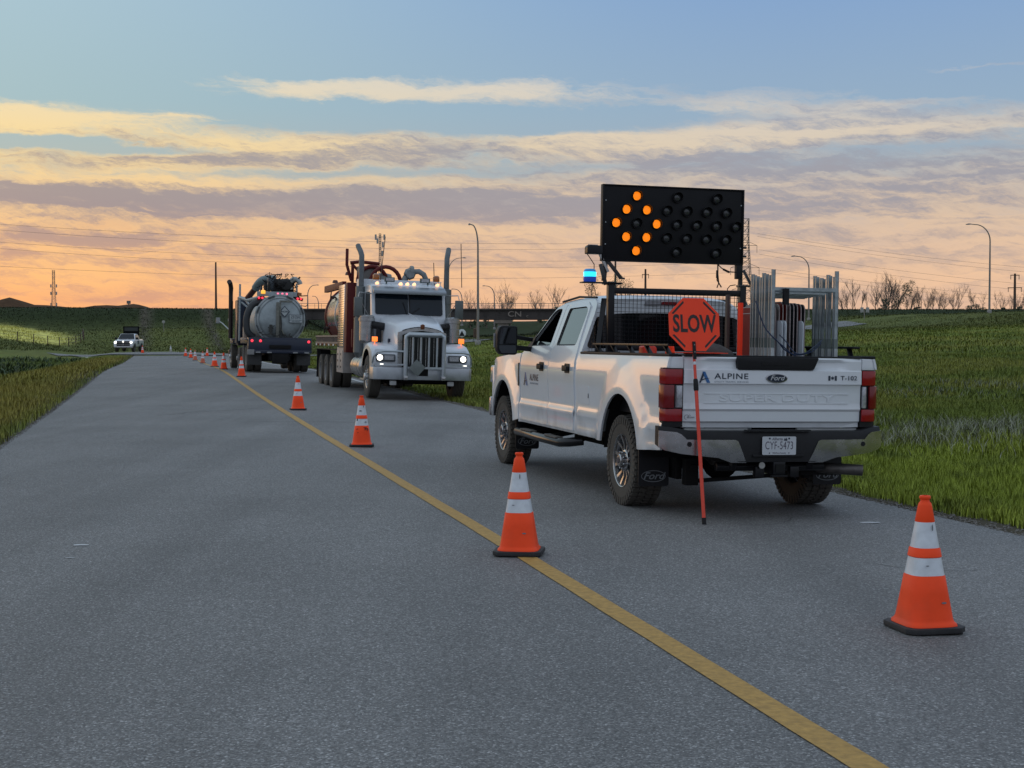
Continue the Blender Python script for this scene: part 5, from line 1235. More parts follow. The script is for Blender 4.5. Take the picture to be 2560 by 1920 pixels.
# ================================================================== load in the bed
glab = ['nearest and tallest galvanised sign stand, at the tailgate', 'second galvanised sign stand behind the nearest one', 'third galvanised sign stand in the stack', 'fourth galvanised sign stand in the stack', 'fifth galvanised sign stand in the stack', 'sixth galvanised sign stand in the stack', 'seventh galvanised sign stand in the stack', 'rearmost galvanised sign stand, next to the orange edge']
white_tape = mat('grey tape', (.16, .19, .18), .6, 0, .1)
for k in range(8):
    y = -.62+.066*k; top = 2.185 if k == 0 else 2.125+.012*((k*5) % 4)
    st = on_truck('sign_stand', glab[k], 'sign stand', 0, y, .885, 'galvanised sign stands stacked in the pickup bed')
    xa, xb = .222+.006*math.sin(k*2), .852-.008*math.cos(k*3); h = top-.885
    for x in (xa, xb):
        m = MB(); m.box(x-.017, x+.017, -.003, .003, 0, h); m.box(x+.011, x+.017, -.003, .030, 0, h); m.box(x-.017, x-.011, .003, .016, 0, h)
        up = m.build('upright', [galv], st)
        m = MB(); m.box(x-.0185, x+.0185, -.006, .004, .60, .685); m.build('tape_band', [white_tape], up)
        m = MB(); m.box(x-.016, x+.016, -.010, .004, .505+.01*(k % 3), .595); m.build('clamp', [mat('white worn paint', (.45, .48, .48), .6, 0, .2)], up)
    m = MB(); m.box(xa, xb, -.004, .006, 1.112-.004*k, 1.142-.004*k); m.box(xa, xb-.1, .006, .02, 1.085-.004*k, 1.098-.004*k); m.build('crossbar', [galv], st)
br = on_truck('clamp_bracket', 'black square bracket on the crossbar of the nearest sign stand', 'bracket', .33, -.64, 1.93)
m = MB(); m.prism(roundpoly([(-.024, -.06), (.024, -.06), (.024, .085), (-.024, .085)], .006), 'y', -.03, .01); m.lathe([(.006, -.034), (.006, -.03)], (0, 0, .06), 'y', 8); m.build('plate', [black], br)
ptop = [1.80, 1.86, 1.88, 1.90, 1.90, 1.895, 1.89, 1.89, 1.885, 1.88]; cols = ['r', 'r', 'w', 'r', 'r', 'w', 'd', 'd', 'r', 'd']
pr = mat('dark red sign face', (.22, .018, .012), .5, 0, .15, 6); pd = mat('dark sign back', (.03, .04, .05), .5, .2, .2, 6); pw_ = mat('pale sign back', (.33, .34, .33), .5, .3)
edge = mat('pale panel edge', (.36, .30, .29), .6, 0, .2, 20)
names_ = ['leftmost', 'second', 'third', 'fourth', 'fifth', 'sixth', 'seventh', 'eighth', 'ninth', 'rightmost']
for k in range(10):
    x = .285+.036*k; sp_ = on_truck('road_sign_panel', '%s of the ten upright sign panels stored between the stand legs, %s' % (names_[k], {'r': 'dark red', 'w': 'pale edged', 'd': 'dark slate'}[cols[k]]), 'sign panel', x, -.10, .90, 'sign panels stored upright in the bed')
    m = MB(); P_ = roundpoly([(-.36, 0), (.42, 0), (.42, ptop[k]-.90), (-.36, ptop[k]-.90)], .06); m.prism(P_, 'x', -.0025, .0025); m.build('face', [{'r': pr, 'w': pw_, 'd': pd}[cols[k]]], sp_)
    m = MB(); m.tube([(0, a, b) for a, b in P_[2:]+P_[:1]], .005, 6, cap=False); m.build('edge_trim', [edge], sp_)
for k, (x, yy) in enumerate(((.345, -.52), (.372, -.54), (.56, -.5))):
    sp_ = on_truck('small_sign_panel', ['first short white rounded panel in front of the red panels', 'second short white rounded panel in front of the red panels', 'short pale rounded panel right of the dark panels'][k], 'sign panel', x, yy, .90, 'short white panels in the bed')
    m = MB(); P_ = roundpoly([(-.04, 0), (.30, 0), (.30, .83), (-.04, .83)], .05); m.prism(P_, 'x', -.006, .006); m.build('face', [mat('white panel', (.50, .54, .58), .4, 0, .05)], sp_, bevel=.003)
sp_ = on_truck('orange_sign', 'bright orange sign seen edge on, left of the galvanised stands', 'sign panel', -.005, -.42, .90)
m = MB(); m.box(-.016, .018, -.02, .03, 0, .985); m.build('face', [mat('bright orange vinyl', (1.0, .05, .015), .5, 0, .05, spec=.2)], sp_, bevel=.004)
sp_ = on_truck('wooden_board', 'dark brown upright board left of the bright orange sign', 'board', -.075, -.30, .90)
m = MB(); m.box(-.018, .010, -.02, .03, 0, 1.06); m.build('plank', [brownm], sp_, bevel=.003)
ch = on_truck('bungee_cord', 'dark blue cord slung across the galvanised stands and red panels', 'cord', 0, -.66, 0)
pts = [(.045, .02, 1.90), (.08, 0, 1.77), (.13, 0, 1.66), (.19, -.01, 1.59), (.25, -.01, 1.54), (.32, 0, 1.47), (.40, 0, 1.43), (.50, .0, 1.425), (.60, .0, 1.46), (.69, .02, 1.53)]
m = MB(); m.tube(smoothpath(pts, 5), .006, 6); m.tube(smoothpath([(.27, 0, 1.60), (.33, -.01, 1.54), (.42, -.01, 1.44), (.52, -.01, 1.44), (.62, 0, 1.50), (.70, .02, 1.56)], 5), .005, 6); m.tube(smoothpath([(.20, 0, 1.58), (.30, -.01, 1.50), (.40, 0, 1.425), (.47, 0, 1.40)], 5), .005, 6); m.build('cord', [mat('blue cord', (.02, .035, .08), .5)], ch)
# odds and ends showing over the left bed side
ob = on_truck('fuel_can', 'small red orange plastic can behind the left side rail', 'can', -.78, -.12, 1.40)
m = MB(); m.prism(roundpoly([(-.07, -.05), (.07, -.05), (.07, .07), (.03, .09), (-.07, .08)], .02), 'y', -.06, .06); m.build('body', [mat('red orange can', (.70, .04, .015), .4)], ob, bevel=.015); m = MB(); m.lathe([(.02, .08), (.018, .11)], (0.03, 0, 0), 'z', 10); m.build('cap', [black], ob)
ob = on_truck('cone_stack', 'orange cone tips poking up behind the left side rail', 'traffic cone', -.80, -.75, 1.34)
m = MB(); m.loft([conesq(.06, -.05, 2.4), conesq(.035, .14, 2), conesq(.02, .145, 2)]); m.build('body', [orange], ob)
m = MB(); m.loft([conesq(.053, 0, 2.4), conesq(.046, .045, 2.2)], cap=False); m.build('reflective_band', [reflw], ob)
ob = on_truck('spare_paddle', 'second orange octagon sign lying face up behind the slow paddle', 'sign', -.56, -.80, 1.425)
m = MB(); m.prism([(.26*math.cos(rad(22.5+45*k)), .26*math.sin(rad(22.5+45*k))) for k in range(8)], 'z', 0, .006); m.build('face', [signo], ob)
ob = on_truck('sandbag', 'grey sandbags heaped behind the tailgate right of the slow paddle', 'sandbag', -.38, -.60, 1.36); ob['group'] = 'sandbags'
m = MB(); rs = random.Random(2)
secs = []
for i in range(9):
    t_ = i/8; r_ = .09*math.sin(math.pi*(.08+.84*t_))+.01; secs.append([(-.22+.44*t_, r_*1.5*math.cos(2*math.pi*k/12), .05+r_*math.sin(2*math.pi*k/12)*(1+.2*rs.random())) for k in range(12)])
m.loft(secs); m.build('sack', [mat('grey sack', (.06, .055, .055), .9, 0, .3, 12, bump=.5)], ob, sharp=70)

# ================================================================== SLOW paddle leaning on the tailgate
sp = on_truck('slow_paddle', 'orange octagonal SLOW paddle on a long red pole leaning against the tailgate', 'road sign', -.735, -1.455, 0)
sp.location.z = float(roadz(*xy2(sp.location.x, sp.location.y)))+.001
top = Vector((-.030, .245, 1.50)); d = top.normalized()
m = MB(); m.tube([d*.03, d*1.16], .0155, 12); m.tube([d*1.16, d*1.42], .0125, 12); m.build('pole', [polem], sp)
m = MB(); m.tube([d*0, d*.055], .019, 12); m.build('foot_cap', [black], sp)
m = MB(); m.tube([d*1.115, d*1.13, d*1.20, d*1.215], [.019, .022, .020, .016], 12); m.build('lock_collar', [black], sp)
m = MB(); m.tube([d*1.335, d*1.36], .0135, 12); m.build('label_band', [reflw], sp)
# frame: u right, w up along the lean, n towards the viewer
w_ = d; u_ = Vector((1, 0, 0)); u_ = (u_-w_*u_.dot(w_)).normalized(); n_ = w_.cross(u_)
if n_.y > 0: n_ = -n_
roll = Matrix.Rotation(rad(-1.0), 4, 'Z')
C0 = Vector((-.018, .262, 1.655))
Mf = Matrix(((u_.x, w_.x, -n_.x, C0.x), (u_.y, w_.y, -n_.y, C0.y), (u_.z, w_.z, -n_.z, C0.z), (0, 0, 0, 1))) @ roll
Mt = Matrix(((u_.x, w_.x, n_.x, C0.x), (u_.y, w_.y, n_.y, C0.y), (u_.z, w_.z, n_.z, C0.z), (0, 0, 0, 1))) @ roll
RO = .2255/math.cos(rad(22.5)); octp = [(RO*math.cos(rad(22.5+45*k)), RO*math.sin(rad(22.5+45*k))) for k in range(8)]
m = MB(); m.prism(octp, 'z', 0, .005, M=Mf); face = m.build('sign_face', [signo], sp)
m = MB(); RI = .207/math.cos(rad(22.5)); RJ = .190/math.cos(rad(22.5))
for k in (0, 2, 4, 6):
    def q(R_, a, e): 
        p = Vector((R_*math.cos(rad(a)), R_*math.sin(rad(a)))); return p
    a0, a1 = 22.5+45*k, 22.5+45*(k+1)
    P0, P1, P2, P3_ = q(RI, a0, 0), q(RI, a1, 0), q(RJ, a1, 0), q(RJ, a0, 0)
    sh = .06; A = P0.lerp(P1, sh); B = P0.lerp(P1, 1-sh); C_ = P3_.lerp(P2, 1-sh); D_ = P3_.lerp(P2, sh)
    m = MB(); m.prism([tuple(A), tuple(B), tuple(C_), tuple(D_)], 'z', -.0012, -.0004, M=Mf); m.build('border_bar', [mat('sign black', (.015, .010, .010), .5)], face)
text('lettering', 'SLOW', .205, MATS['sign black'], face, Mt @ Matrix.Translation((0, 0, .0012)), .66, .0006, 0, .0055, 1.02)
m = MB(); m.bar(d*1.38+n_*.014, d*1.38+n_*.014+w_*.15, .028, .012, up=(0, 1, 0)); m.build('clamp', [black], sp, bevel=.004)
m = MB()
for t_ in (.06, .12): m.lathe([(.005, -.003), (.005, 0)], tuple(d*1.38+n_*.021+w_*t_), 'y', 8)
m.build('clamp_bolt', [chromed], sp)

# ================================================================== heavy trucks
def hwheel(parent, side, R=.525, w=.29, loc=(0, 0, 0), front=True, face=None):
    t = thing_part('wheel', parent, loc); s = side; h = w/2; rr_ = .29
    m = MB(); m.lathe([(rr_, -h*.8), (rr_+.02, -h*.95), (lerp(rr_, R, .5), -h), (R-.04, -h*.93), (R-.008, -h*.8)]+[(R-(.010 if k % 2 else 0), h*(-.75+1.5*k/12)) for k in range(13)]+[(R-.008, h*.8), (R-.04, h*.93), (lerp(rr_, R, .5), h), (rr_+.02, h*.95), (rr_, h*.8)], axis='x', n=48, cap=False)
    m.build('tyre', [rubber], t, sharp=35)
    m = MB()
    if front: m.lathe([(.295, s*h*.85), (.27, s*h*.80), (.262, s*.05), (.24, s*.09), (.17, s*.115), (.10, s*.115), (.095, s*.19), (.07, s*.21), (.001, s*.212)], axis='x', n=36, cap=False)
    else: m.lathe([(.295, s*h*.85), (.27, s*h*.78), (.262, -s*.02), (.20, -s*.05), (.14, -s*.05), (.13, s*.03), (.08, s*.05), (.001, s*.05)], axis='x', n=36, cap=False)
    for k in range(10):
        a = 2*math.pi*k/10; xx = .112 if front else -.055; m.lathe([(.020, s*xx), (.018, s*(xx+.045)), (.008, s*(xx+.055))], (0, .143*math.cos(a), .143*math.sin(a)), 'x', 6)
        if front: m.lathe([(.025, s*.070), (.022, s*.0745)], (0, .225*math.cos(a+.3), .225*math.sin(a+.3)), 'x', 8, mi=1)
    m.build('rim', [face or alu, frame], t, sharp=30)
    return t
wgrey = mat('white painted wheel', (.25, .25, .25), .6, .1, .2, 9)
warmlit = mat('clearance lamp lit', (.7, .4, .25), .3, emit=lin((255, 190, 140)), estr=1.6)
amberlit = mat('turn signal lit', (.8, .2, .05), .3, emit=lin((255, 120, 45)), estr=1.4)
headlit = mat('headlamp lit', (.8, .8, .8), .2, emit=(1, .95, .85), estr=3.2)
redlit = mat('red lamp lit', (.5, .03, .04), .3, emit=lin((255, 60, 80)), estr=1.2)
amberoff = mat('amber beacon', (.30, .10, .02), .2, 0, .1, 20, coat=.6)
stackm = mat('weathered stack steel', (.13, .145, .155), .38, .6, .25, 6, rvar=.1)

KW = thing('white_tank_truck', 'white long-nose tank truck with chrome bull bar, twin exhaust stacks and lit headlights, facing the camera', 'tank truck', (-2.50, 36.0, -.035), (0, rad(-1.6), rad(194.5)))
KW['label'] = 'white long nose tank truck with bull bar and lit headlights, facing the camera'
# chassis
m = MB()
for s_ in (-1, 1): m.box(s_*.43-.05, s_*.43+.05, -11.0, 1.0, .78, 1.05)
for y in (0, -7.0, -8.35, -9.7): m.tube([(-.9, y, .52), (.9, y, .52)], .10, 8)
m.box(-.35, .35, -1.6, .5, .45, .9); m.box(-.8, .8, -.3, -.2, .40, .62); m.box(-.5, .5, .55, .95, .45, .60); m.box(-.45, .45, -4.0, -1.6, .6, 1.0)
m.bar((-.8, .25, .42), (.8, .25, .42), .09); m.box(-1.0, 1.0, -11.1, -11.0, .5, 1.0); m.box(-.75, .75, -4.1, -2.95, 1.0, 2.2)
m.build('chassis', [frame], KW, bevel=.01)
w1 = hwheel(KW, 1, .535, .31, (1.07, 0, .535)); w2 = hwheel(KW, -1, .535, .31, (-1.07, 0, .535))
for s_ in (1, -1):
    p = hwheel(KW, s_, .50, .27, (s_*1.09, -7.0, .50), False, wgrey)
    for y in (-8.35, -9.7): dupart(p, KW, (s_*1.09, y, .50))
    p2 = hwheel(KW, s_, .50, .27, (s_*.78, -7.0, .50), True, wgrey)
    for y in (-8.35, -9.7): dupart(p2, KW, (s_*.78, y, .50))
# hood
m = MB()
def hoodsec(y, hw, zt_, zs, zb_, crown):
    out = []
    for k in range(-8, 9):
        u = k/8; au = abs(u)
        if au <= .7: x = hw*u/.7*.93; z = zt_+crown*(1-(u/.7)**2)
        else: t_ = (au-.7)/.3; x = hw*(.93+.07*math.sin(t_*math.pi/2)); z = lerp(zt_, zb_, t_**1.5)
        if au > .7: x = x*(1 if u > 0 else -1)
        out.append((x, y, z))
    return out
m.loft([hoodsec(.90, .575, 1.70, 1.5, .95, .11), hoodsec(.80, .60, 1.76, 1.5, .95, .12), hoodsec(.2, .66, 1.90, 1.5, 1.05, .10), hoodsec(-.4, .73, 2.0, 1.6, 1.1, .09), hoodsec(-.95, .80, 2.08, 1.7, 1.1, .07)], cap=False, closed=False)
m.build('hood', [white2], KW, sharp=60)
m = MB(); m.tube([(0, .86, 1.825), (0, .2, 2.01), (0, -.9, 2.16)], .022, 6); m.build('hood_ridge', [white2], KW)
m = MB()
for z, w in ((1.40, .05), (1.33, .07), (1.26, .05)): m.box(.665, .685, -.10-w, .05, z, z+.035)
m.box(.62, .70, .0, .16, 1.42, 1.50)
m.build('hood_badge', [decal], KW)
# grille
m = MB(); gp = [(-.60, .78), (.60, .78), (.60, 1.66), (.30, 1.76), (0, 1.80), (-.30, 1.76), (-.60, 1.66)]
gi = [(-.50, .82), (.50, .82), (.50, 1.60), (.28, 1.68), (0, 1.71), (-.28, 1.68), (-.50, 1.60)]
n = len(gp); m.add([(a, .98, b) for a, b in gp]+[(a, .98, b) for a, b in gi]+[(a, .88, b) for a, b in gp]+[(a, .90, b) for a, b in gi], [(i, (i+1) % n, n+(i+1) % n, n+i) for i in range(n)]+[(i, 2*n+i, 2*n+(i+1) % n, (i+1) % n) for i in range(n)]+[(n+i, n+(i+1) % n, 3*n+(i+1) % n, 3*n+i) for i in range(n)])
m.build('grille_surround', [chromed], KW, sharp=30)
m = MB(); m.prism(gi, 'y', .90, .91); m.build('grille_mesh', [mat('grille dark', (.008, .010, .010), .6, 0, .2, 90)], KW)
m = MB()
for k in range(9): x = -.40+.1*k; m.bar((x, .955, .84), (x, .955, 1.66-abs(x)*.12), .012, .02)
m.build('grille_bars', [chromed], KW)
m = MB(); m.prism(roundpoly([(-.045, 1.745), (.045, 1.745), (.055, 1.85), (0, 1.875), (-.055, 1.85)], .015), 'y', .96, 1.0); m.build('hood_emblem', [mat('brass red emblem', (.16, .05, .02), .4, .5, .3, 60)], KW, bevel=.004)
# bumper and bull bar
m = MB(); m.prism([(-1.27, .80), (-1.23, 1.12), (-1.15, 1.20), (1.15, 1.20), (1.23, 1.12), (1.27, .80), (1.20, .80), (1.12, 1.10), (-1.12, 1.10), (-1.20, .80)], 'z', .50, .80); bb = m.build('bumper', [mat('dusty polished aluminium', (.42, .45, .48), .38, .75, .15, 4, rvar=.08)], KW, bevel=.012)
m = MB(); m.box(-.12, .12, 1.195, 1.215, .60, .80); m.build('tow_pin_cover', [frame], bb, bevel=.004)
m = MB(); m.box(-.09, .09, 1.212, 1.222, .615, .70); m.build('tow_hole', [MATS['hitch opening']], bb)
bb2 = mat('bull bar alloy', (.40, .44, .47), .4, .75, .14, 4, rvar=.08)
m = MB(); m.tube([(-.47, 1.36, .55), (-.47, 1.37, 1.48), (-.465, 1.37, 1.56), (-.40, 1.37, 1.605), (.40, 1.37, 1.605), (.465, 1.37, 1.56), (.47, 1.37, 1.48), (.47, 1.36, .55)], [.055, .055, .058, .062, .062, .058, .055, .055], 10)
for x in (-.30, -.10, .10, .30): m.tube([(x, 1.36, .80), (x, 1.37, 1.57)], .026, 8)
m.bar((-.47, 1.36, .80), (.47, 1.36, .80), .05)
m.build('bull_bar', [bb2], KW, sharp=40)
for s_ in (-1, 1):
    m = MB(); m.tube([(s_*.47, 1.34, 1.19), (s_*.98, 1.27, 1.19), (s_*1.14, 1.20, 1.16), (s_*1.22, 1.10, 1.05), (s_*1.24, 1.03, .90)], .024, 8); m.bar((s_*.47, 1.34, .87), (s_*1.22, 1.16, .87), .035, .04); m.bar((s_*1.2, 1.1, .82), (s_*1.2, 1.1, .89), .03); m.build('side_hoop', [bb2], KW)
    m = MB(); m.box(s_*.47-.05, s_*.47+.05, 1.18, 1.42, .50, .60); m.lathe([(.03, -.01), (.03, .01)], (s_*.47, 1.43, .55), 'y', 8); m.build('bar_bracket', [chromed], KW, bevel=.005)
m = MB(); d0 = [(0, .21), (.21, 0), (0, -.21), (-.21, 0)]; Mp = Matrix.Translation((.20, 1.45, .80)) @ Matrix.Rotation(rad(4), 4, 'Y'); m.prism(d0, 'y', -.008, .008, M=Mp); m.box(-.14, .14, -.02, .0, -.01, .03, M=Mp); pc = m.build('placard', [mat('grey worn placard', (.15, .17, .165), .6, .2, .2, 6)], KW, bevel=.004)
# fenders with headlights
for s_ in (-1, 1):
    m = MB(); secs = []
    prof = [(.62, .60), (.60, .85), (.52, 1.05), (.36, 1.18), (.12, 1.24), (-.15, 1.22), (-.40, 1.12), (-.58, .95), (-.66, .80)]
    outer = [(.93, .62), (.95, 1.05), (.86, 1.24), (.55, 1.36), (.15, 1.41), (-.2, 1.39), (-.5, 1.28), (-.72, 1.08), (-.80, .85)]
    vs = []; n = len(prof)
    for x, sc in ((s_*1.235, 0), (s_*1.20, 1), (s_*.95, 1), (s_*.60, 1)):
        for (a, b), (c, d_) in zip(prof, outer):
            vs.append((x, c, d_-(.09 if sc == 0 else 0)) if True else None)
    m.loft([[(s_*xx, c, d_-dz) for c, d_ in outer] for xx, dz in ((1.235, .09), (1.215, .03), (1.14, .0), (.60, .03))], cap=False, closed=False)
    m.add([(s_*1.235, c, d_-.09) for c, d_ in outer]+[(s_*1.238, a, b) for a, b in prof], [(i, i+1, n+i+1, n+i) for i in range(n-1)])
    m.add([(s_*.60, .955, .82), (s_*1.20, .945, .82), (s_*1.215, .95, 1.05), (s_*1.14, .87, 1.235), (s_*.60, .87, 1.21)], [(0, 1, 2, 3, 4)])
    m.add([(s_*1.238, a, b) for a, b in prof]+[(s_*.55, a, b) for a, b in prof], [(i, i+1, n+i+1, n+i) for i in range(n-1)], 1)
    fd = m.build('fender', [white2, frame], KW, sharp=50)
    m = MB(); m.prism(roundpoly([(s_*.66, .935), (s_*1.13, .935), (s_*1.15, 1.115), (s_*.66, 1.115)], .03), 'y', .93, .985); hl = m.build('headlight', [mat('headlight bezel', (.10, .11, .12), .3, .6, .1)], KW, bevel=.006)
    m = MB(); m.lathe([(.001, 1.005), (.05, 1.0), (.072, .985)], (s_*1.045, 0, 1.03), 'y', 20, cap=False); m.build('lit_bulb', [headlit], hl)
    m = MB(); m.box(min(s_*.70, s_*.93), max(s_*.70, s_*.93), .98, .99, .975, 1.085); m.build('lens', [clearl], hl)
    m = MB(); m.box(min(s_*1.0, s_*1.08), max(s_*1.0, s_*1.08), 1.245, 1.262, .862, .885); m.build('marker_lamp', [mat('white marker lit', (.8, .8, .8), .3, emit=(1, .95, .85), estr=1.6)], KW)
    m = MB(); m.box(s_*1.10-.065, s_*1.10+.065, .42, .50, 1.42, 1.54); m.lathe([(.012, 1.36), (.012, 1.43)], (s_*1.10, .46, 0), 'z', 6); m.build('turn_signal', [amberlit], KW, bevel=.02)
    m = MB(); m.box(s_*.72-.08, s_*.72+.08, 1.02, 1.10, .36, .47); m.build('fog_lamp', [mat('fog lamp white', (.45, .46, .46), .4)], KW, bevel=.02)
# cab
cabp = [(-.98, 1.10), (-.92, 2.08), (-1.10, 2.74), (-1.22, 2.90), (-1.5, 2.95), (-2.25, 2.95), (-2.30, 1.05)]
m = MB(); secs = []
def cabsec(x): return [(x, a, b) for a, b in cabp]
m.loft([[(-.90, y, z if z < 2.9 else z-.07) for y, z in cabp], [(-.96, y, z if z < 2.9 else z-.03) for y, z in cabp], [(-.86, y, z) for y, z in cabp], [(0, y, z+.02*(z > 2.9)) for y, z in cabp], [(.86, y, z) for y, z in cabp], [(.96, y, z if z < 2.9 else z-.03) for y, z in cabp], [(.90, y, z if z < 2.9 else z-.07) for y, z in cabp]] if False else
       [[(x, y, z-(.05 if abs(x) > .93 and z > 2.85 else 0)) for y, z in cabp] for x in (-.97, -.93, -.5, 0, .5, .93, .97)])
m.build('cab', [white2], KW, bevel=.02, sharp=45)
for x0, x1 in ((-.885, -.025), (.025, .885)):
    m = MB(); ang = lambda z: -.905-(z-2.08)*.27; m.prism(roundpoly([(x0, 2.13), (x1, 2.13), (x1, 2.70), (x0, 2.70)], .06), 'y', 0, .012, M=Matrix.Translation((0, -.895, 2.08)) @ Matrix.Rotation(rad(15.3), 4, 'X') @ Matrix.Translation((0, 0, -2.08)))
    m.build('windscreen', [mat('windscreen glass', (.006, .012, .020), .08, 0, .1, 2, spec=.3)], KW)
m = MB(); m.box(-.03, .03, -.92, -.88, 2.10, 2.16); m.bar((-.02, -.885, 2.14), (-.28, -.935, 2.32), .015); m.bar((.06, -.885, 2.14), (.16, -.97, 2.45), .015); m.bar((-.012, -.88, 2.1), (-.012, -1.06, 2.72), .03); m.build('wiper', [black], KW)
m = MB(); m.loft([[(x, -1.02-.02*abs(x), 2.80), (x, -.80-.03*x*x, 2.66), (x, -.80-.03*x*x, 2.745), (x, -1.10, 2.86)] for x in (-.96, -.5, 0, .5, .96)]); m.build('sun_visor', [mat('grey visor metal', (.26, .29, .32), .35, .7, .12)], KW, bevel=.006)
for x in (-.80, -.18, 0, .18, .80):
    m = MB(); m.lathe([(.055, 0), (.045, .035), (.02, .05)], (x, -1.28, 2.925), 'z', 10); m.lathe([(.001, 0.03), (.032, .02), (.04, 0)], (x, -1.23, 2.95), 'y', 10); m.build('clearance_lamp', [warmlit], KW)
for s_ in (-1, 1):
    m = MB(); m.lathe([(.085, 3.04), (.09, 3.07), (.085, 3.17), (.05, 3.20), (.001, 3.205)], (s_*.80, -1.45, 0), 'z', 14); bc = m.build('beacon', [amberoff], KW)
    m = MB(); m.box(s_*.80-.13, s_*.80+.13, -1.52, -1.38, 3.01, 3.035)
    for q in (-.12, .12): m.bar((s_*.80+q, -1.45, 2.93), (s_*.80+q, -1.45, 3.02), .015)
    m.build('bracket', [white2], bc)
    m = MB(); m.box(s_*.47-.13, s_*.47+.13, -1.35, -1.25, 2.99, 3.11); m.box(s_*.55-.02, s_*.55+.02, -1.34, -1.28, 2.93, 3.0); wl_ = m.build('roof_work_light', [mat('dark green grey', (.08, .12, .12), .4, .3)], KW, bevel=.01)
    m = MB(); m.box(s_*.47-.10, s_*.47+.10, -1.25, -1.243, 3.01, 3.09); m.build('lens', [clearl], wl_)
    # doors and windows
    m = MB(); m.prism(roundpoly([(-2.12, 1.15), (-1.05, 1.15), (-1.02, 2.0), (-1.17, 2.68), (-1.25, 2.80), (-2.12, 2.80)], .05), 'x', s_*.966, s_*.978); dr = m.build('door', [white2], KW, bevel=.003)
    m = MB(); m.prism(roundpoly([(-2.02, 2.10), (-1.14, 2.10), (-1.26, 2.66), (-1.35, 2.72), (-2.02, 2.72)], .05), 'x', s_*.976, s_*.983); m.build('window', [glass], dr)
    m = MB(); m.bar((s_*1.0, -2.0, 1.75), (s_*1.0, -1.85, 1.75), .03); m.build('door_handle', [chromed], dr)
    # mirrors on brackets
    m = MB(); m.box(s_*1.33-.11, s_*1.33+.11, -.98, -.92, 2.05, 2.55); mi_ = m.build('mirror', [mat('mirror shell', (.12, .135, .135), .4, .5)], KW, bevel=.02)
    m = MB(); m.tube([(s_*.97, -1.15, 2.66), (s_*1.30, -.98, 2.68), (s_*1.33, -.95, 2.56)], .014, 6); m.tube([(s_*.97, -1.1, 1.96), (s_*1.30, -.98, 1.95), (s_*1.33, -.95, 2.05)], .014, 6); m.tube([(s_*.97, -1.1, 1.98), (s_*1.25, -1.0, 2.45)], .009, 5); m.build('mirror_bracket', [chromed], mi_)
    # air cleaner
    m = MB(); m.lathe([(.02, 1.36), (.15, 1.38), (.19, 1.44), (.19, 1.60), (.195, 1.605), (.19, 1.61), (.19, 1.78), (.195, 1.785), (.19, 1.79), (.19, 1.93), (.21, 1.94), (.21, 2.02), (.19, 2.03), (.19, 2.07), (.12, 2.10)], (s_*1.12, -.78, 0), 'z', 24); ac = m.build('air_cleaner', [mat('polished canister', (.34, .34, .34), .25, .85, .15, 6)], KW, sharp=30)
    m = MB(); m.tube([(s_*.98, -.70, 1.85), (s_*.82, -.55, 1.82), (s_*.70, -.5, 1.8)], .10, 10); m.box(s_*.84-.06, s_*.84+.06, -.62, -.5, 1.38, 1.9); m.build('intake_pipe', [black], ac)
    # stack
    sx_ = s_*1.165-.115; m = MB(); m.tube([(sx_, -2.42, 1.0), (sx_, -2.42, 3.55), (sx_+s_*.0, -2.42, 3.72), (sx_+s_*.03, -2.48, 3.84), (sx_+s_*.07, -2.58, 3.95), (sx_+s_*.08, -2.62, 4.0)] if True else [], [.075, .072, .072, .072, .072, .068], 14); stk = m.build('exhaust_stack', [stackm], KW)
    m = MB(); m.lathe([(.17, 1.12), (.17, 2.04)], (sx_, -2.42, 0), 'z', 20, cap=False); m.lathe([(.145, 2.05), (.145, 2.88), (.09, 2.90)], (sx_, -2.42, 0), 'z', 20); m.lathe([(.10, 1.0), (.17, 1.12)], (sx_, -2.42, 0), 'z', 20, cap=False)
    for z in (1.2, 2.04, 2.5): m.lathe([(.175, z-.01), (.175, z+.01)], (sx_, -2.42, 0), 'z', 20)
    m.build('heat_shield', [mat('perforated guard', (.16, .175, .18), .4, .7, .35, 60)], stk)
    # fuel tank
    m = MB(); m.lathe([(.05, -.02), (.24, 0), (.30, .06), (.30, 1.6), (.24, 1.66), (.05, 1.68)], (s_*.93, -2.9, .76), 'y', 28)
    for y in (.35, 1.2): m.lathe([(.306, y-.025), (.306, y+.025)], (s_*.93, -2.9, .76), 'y', 28)
    m.build('fuel_tank', [mat('brushed tank', (.45, .44, .43), .25, .9, .12, 5)], KW, sharp=30)
    m = MB(); m.box(s_*.98-.12, s_*.98+.12, -1.9, -.75, .42, .46); m.build('step', [galv], KW)
# headboard / sleeper box behind the cab
m = MB(); m.box(-1.10, 1.10, -2.95, -2.55, 1.15, 3.10); m.build('headboard', [white2], KW, bevel=.02)
m = MB(); m.box(-.6, .6, -2.60, -2.30, 1.0, 3.02); m.build('cab_rear_panel', [white2], KW, bevel=.02)
